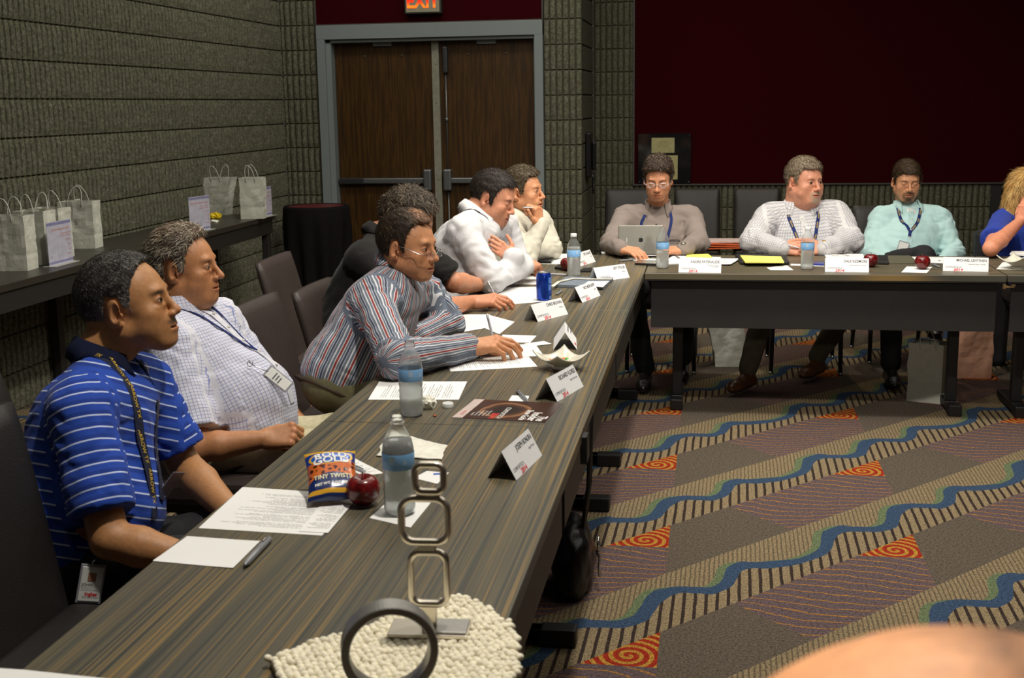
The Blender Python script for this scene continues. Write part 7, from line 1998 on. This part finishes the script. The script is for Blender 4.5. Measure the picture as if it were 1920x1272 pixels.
# menu signs
def menu_sign(b1, b2, hgt, title, label):
    a, b = Vector(aZ(*b1, BT)), Vector(aZ(*b2, BT)); d = (b-a).normalized(); L = (b-a).length; L = min(max(L, .17), .24); n = Vector((d.y, -d.x, 0)); c = (a+b)/2
    e = empty('menu_sign', c); tag(e, label, 'sign', 'clear upright menu signs'); T = frame(Vector((0, 0, .004)), d, (0, 0, 1), n)
    mb = MB(); mb.box(-L/2, L/2, 0, hgt, -.0012, .0012, None, T); mb.build('sign_sheet', simple('lavender_white_paper', srgb(182, 180, 196), .3), e)
    mb = MB(); mb.bbox(-L/2-.004, L/2+.004, -.004, 0, -.035, .035, .001, None, T); mb.build('acrylic_foot', simple('pale_acrylic', srgb(168, 168, 160), .15), e)
    mb = MB(); mb.box(-L/2, L/2, hgt-.018, hgt-.004, .0013, .0016, None, T); mb.build('top_band', simple('lavender_print', srgb(128, 128, 164), .4), e)
    mb = MB(); mb.box(-L/2, L/2, .006, .018, .0013, .0016, None, T); mb.build('bottom_band', simple('lavender_print', srgb(128, 128, 164), .4), e)
    M_OR = simple('orange_print', srgb(206, 120, 84), .5)
    for txt, sz, y in ((title, .0135, hgt-.042), ('ROAST BEEF AND CHEDDAR', .008, hgt-.065), ('WITH LETTUCE AND TOMATO', .008, hgt-.077), ('POTATO SALAD', .008, hgt-.10), ('COOKIE', .008, hgt-.125), ('APPLE', .008, hgt-.15), ('SOFT DRINK', .008, hgt-.172)):
        if y < .03: continue
        q = MB(); q.merge(text_mesh(txt, sz, .95, 'RIGHT'), M_OR, T @ Matrix.Translation((L/2-.012, y, .0017))); q.build('printed_line', None, e)
    q = MB(); q.merge(text_mesh('R', .02, 1, 'CENTER'), simple('lavender_print', srgb(128, 128, 164), .4), T @ Matrix.Translation((-L/2+.03, .04, .0017))); q.build('hotel_letter', None, e)
menu_sign((80, 505), (149, 487), .215, 'BEEF SANDWICH SACK LUNCH', 'menu sign in front of the near bags reading BEEF SANDWICH SACK LUNCH')
menu_sign((357, 437), (395, 430), .215, 'TURKEY SANDWICH SACK LUNCH', 'menu sign above the grey-haired head, left of the yellow packet')
menu_sign((483, 410), (513, 403), .205, 'VEGETARIAN SACK LUNCH', 'menu sign at the far end of the buffet')
crumple(aZ(403, 409, BT), .035, 'small yellow snack packet between the far bags', 12, .55, 'snack_packet', simple('yellow_foil', srgb(216, 186, 20), .3), 'snack packet', sx=1.2)
crumple(aZ(402, 417, BT), .018, 'crumpled white scrap in front of the yellow packet', 14, .45, sx=1.5)
mb = MB(); mb.bbox(-.05, .05, -.04, .04, 0, .03, .012); tag(mb.build('napkin_holder', simple('black_leather', srgb(22, 20, 20), .5), loc=tuple(aZ(437, 400, BT)+(-.10, .02, 0))), 'small black box between the far bags', 'box')

# ---- bags on the floor
bag(aZ(1744, 755, 0)+(0, .05, 0), -.35, .20, .13, .31, 'white paper bag under the back table by its right leg', 21, group='paper bags on the floor under the tables')
bag(aZ(1818, 706, 0), .05, .21, .10, .42, 'pinkish-brown glossy bag hanging behind the right table leg', 23, group='paper bags on the floor under the tables', m=M_PBAG, handles=False)
bag(aZ(1368, 688, 0)+(0, .06, 0), .1, .18, .12, .30, 'pale paper bag behind the brown shoe under the table', 25, group='paper bags on the floor under the tables', handles=False, slouch=(-.05, 0), tw=1.2)
# orange folder on chair
e = empty('expanding_folder', (.14, 9.22, .487)); tag(e, 'orange expanding folder with papers on the empty far chair', 'folder')
M_ORF = simple('orange_folder_card', srgb(206, 88, 34), .6)
for i, (sx, z) in enumerate(((.19, 0), (.185, .014), (.18, .028))):
    mb = MB(); mb.bbox(-sx, sx, -.12, .10, z, z+.010, .003, None, Euler((0, .03*(i-1), 0)).to_matrix().to_4x4()); mb.build('folder_leaf', M_ORF, e)
mb = MB(); mb.bbox(-.15, .14, -.10, .09, .042, .058, .004); mb.build('papers', simple('pinkish_paper', srgb(212, 188, 184), .7), e)
# black handbag hanging beneath the left tables
e = empty('handbag', (-.375, 3.72, .0)); tag(e, 'black leather bag with metal clasp hanging at the left table edge', 'bag')
hb = aD(1085, 1030, 3.85); e.location = (-.42, 3.78, 0)
F_ = Field((-.12, -.20, -.01), (.12, .20, .34), .006); F_.ell((0, 0, .11), (.07, .15, .13), k=0); F_.cone((0, -.10, .03), (0, .10, .03), .045, .045, k=.04)
near = np.argwhere(np.abs(F_.d) < .03); Pn = F_.lo+near*F_.h; F_.d[near[:, 0], near[:, 1], near[:, 2]] += (vnoise(Pn, 16, 6, 2)*.03).astype(np.float32); F_.half((0, 0, .001), (0, 0, -1), .002)
V, Fc = F_.mesh(); link_mesh('bag_body', V, Fc, leather('black_soft_leather', srgb(20, 19, 20), .35), e)
mb = MB()
for s in (-1, 1): mb.tube([(.03, s*.03, .20), (.05, s*.03, .35), (.055, s*.015, .50), (.06, 0, .66)], .007, 8)
mb.build('strap', simple('black_leather', srgb(22, 20, 20), .5), e)
mb = MB(); mb.tube([(.085, -.05+.022*math.cos(a), .17+.022*math.sin(a)) for a in np.linspace(0, 2*PI, 17)[:-1]], .004, 8, closed=True); mb.tube([(.08, -.06, .15), (.09, -.06, .12), (.085, -.05, .09), (.09, -.06, .06)], .005, 6); mb.build('metal_clasp', M_CHROME, e)
# black bag with yellow tag beside the blonde woman
e = empty('tote_bag', aD(1842, 470, 7.15)*np.array((1, 1, 0))+np.array((0, 0, .0))); tag(e, 'black tote with yellow tag hanging on the chair behind the blonde woman', 'bag')
mb = MB(); mb.bbox(-.05, .16, -.07, .04, .0, .80, .03); mb.build('bag_body', simple('black_nylon', srgb(22, 22, 24), .8), e)
mb = MB(); mb.box(.005, .04, -.076, -.071, .80, .83); mb.build('yellow_tag', simple('yellow_tag_plastic', srgb(230, 190, 20), .4), e)
# polo ID badge worn at the belt by the man in blue
nb, T, L = badge(JOHN, (176, 1064), (165, 1128), 2.74, .046)
mb = MB(); mb.box(-.009, .009, .006, .026, .0009, .0013, simple('badge_photo', srgb(150, 108, 84), .5, scale=300), T); mb.build('badge_photo', None, nb)
mb = MB(); mb.merge(text_mesh('JOHN', .0095, .95, 'LEFT', off=.0002), M_DARK_T, T @ Matrix.Translation((-.020, -.002, .001))); mb.build('badge_name', None, nb)
mb = MB(); mb.merge(text_mesh('BONURA JR', .0045, 1, 'LEFT'), M_GREY_T, T @ Matrix.Translation((-.020, -.009, .001))); mb.build('badge_line', None, nb)
mb = MB(); mb.merge(text_mesh('MAINTENANCE DIRECTOR', .0036, .95, 'LEFT'), M_GREY_T, T @ Matrix.Translation((-.020, -.014, .001))); mb.build('badge_line', None, nb)
mb = MB(); mb.merge(text_mesh('ingles', .012, 1, 'CENTER', off=.0005), M_RED_T, T @ Matrix.Translation((.003, -.0225, .001))); mb.build('badge_logo', None, nb)
mb = MB(); mb.merge(text_mesh('ADVANTAGE', .0058, 1, 'CENTER'), M_GREY_T, T @ Matrix.Translation((.002, -.030, .001))); mb.build('badge_line', None, nb)
mb = MB(); mb.tube([T @ Vector((-.004, L/2+.001, .002)), T @ Vector((-.004, L/2+.012, .002)), T @ Vector((.006, L/2+.020, -.004))], .0025, 6); mb.build('badge_clip', M_CHROME, JOHN['_root'])
# vinyl pouch on the neck strap of the man in blue
mb = MB(); p = Vector(aD(290, 925, 3.05)-JOHN['_base']); _q, _n = JOHN['_G'].snap(np.array([aD(318, 915, 3.02)]), .010, 20); p = Vector(_q[0]-JOHN['_base']); T = frame(p, Vector((.55, .2, .75)).normalized(), Vector((.2, 1, -.1)), None); mb.bbox(-.05, .05, -.03, .03, -.001, .001, .0008, None, T, n=1)
mb.build('strap_pouch', M_SLEEVE, JOHN['_root'])
# watches
def watch(S, side, m, r=.033, t_=.93):
    el, wr = np.array(S['el'+side]), np.array(S['wr'+side]); u = unit(wr-el); c = el+(wr-el)*t_+0*u; base = S['_base']; a = unit(np.cross(u, (0, 0, 1))); b = np.cross(u, a)
    mb = MB(); mb.tube([Vector(c-base+(a*math.cos(k)+b*math.sin(k))*r) for k in np.linspace(0, 2*PI, 29)[:-1]], .006, 8, closed=True, flat=.5)
    w = mb.build('wristwatch', m, S['_root']); mb = MB(); mb.sphere(Vector(c-base)+Vector((0, -.012, r)), .016, None, 14, 8, (1, 1, .5)); mb.build('watch_case', m, w)
watch(DA, 'L', simple('gold_steel_watch', srgb(196, 160, 84), .25, .9), .042, 1.03); watch(AN, 'L', simple('steel_watch', srgb(170, 170, 160), .25, .9), .032, 1.03); watch(DA, 'R', simple('steel_watch', srgb(170, 170, 160), .25, .9), .042, 1.02)
# shirt emblems
def on_shirt(S, side, up, mesh, m, nm, depth=.16):
    s, f, t = S['_frame']; base = S['_base']; c = np.array(S['neck'])+s*side+t*up+f*depth; P, n = S['_G'].snap(c[None], .003, 14); P, n = P[0], n[0]
    V0 = [np.array(v.co) for v in mesh.vertices]; ex = unit(s-np.dot(s, n)*n); ey = unit(np.cross(n, ex)); 
    if np.dot(ey, t) < 0: ey = -ey
    W = np.array([P+ex*v[0]*1+ey*v[1] for v in V0]); W, nn = S['_G'].snap(W, .0022, 6); q = MB(); q.add([Vector(w-base) for w in W], [tuple(p.vertices) for p in mesh.polygons], m); return q.build(nm, None, S['_root'])
on_shirt(AN, .085, -.115, text_mesh('EMERSON', .017, 1, off=.0004), simple('dark_embroidery', srgb(62, 54, 56), .8), 'embroidered_name')
on_shirt(AN, .085, -.13, text_mesh('Climate Technologies', .0075, 1), simple('dark_embroidery', srgb(62, 54, 56), .8), 'embroidered_line')
mm = bpy.data.meshes.new('pm'); mm.from_pydata([(-.004, -.012, 0), (.005, -.012, 0), (.006, -.003, 0), (.010, -.001, 0), (.004, .004, 0), (.002, .012, 0), (-.005, .009, 0), (-.003, .002, 0), (-.008, -.004, 0), (-.003, -.006, 0)], [], [tuple(range(10))])
on_shirt(DA, .13, -.215, mm, simple('navy_embroidery', srgb(30, 44, 96), .8), 'chest_emblem', .22)
# sheet of blue print on the small card behind the sculpture
mb = MB(); c0 = Vector(aZ(824, 889, T1+.0007)); mb.box(-.014, .014, -.006, .006, 0, .0003); tag(mb.build('blue_sticker', simple('blue_print', srgb(40, 80, 180), .5), loc=c0, rot=(0, 0, .3)), 'blue printed patch on the small card behind the sculpture', 'sticker')
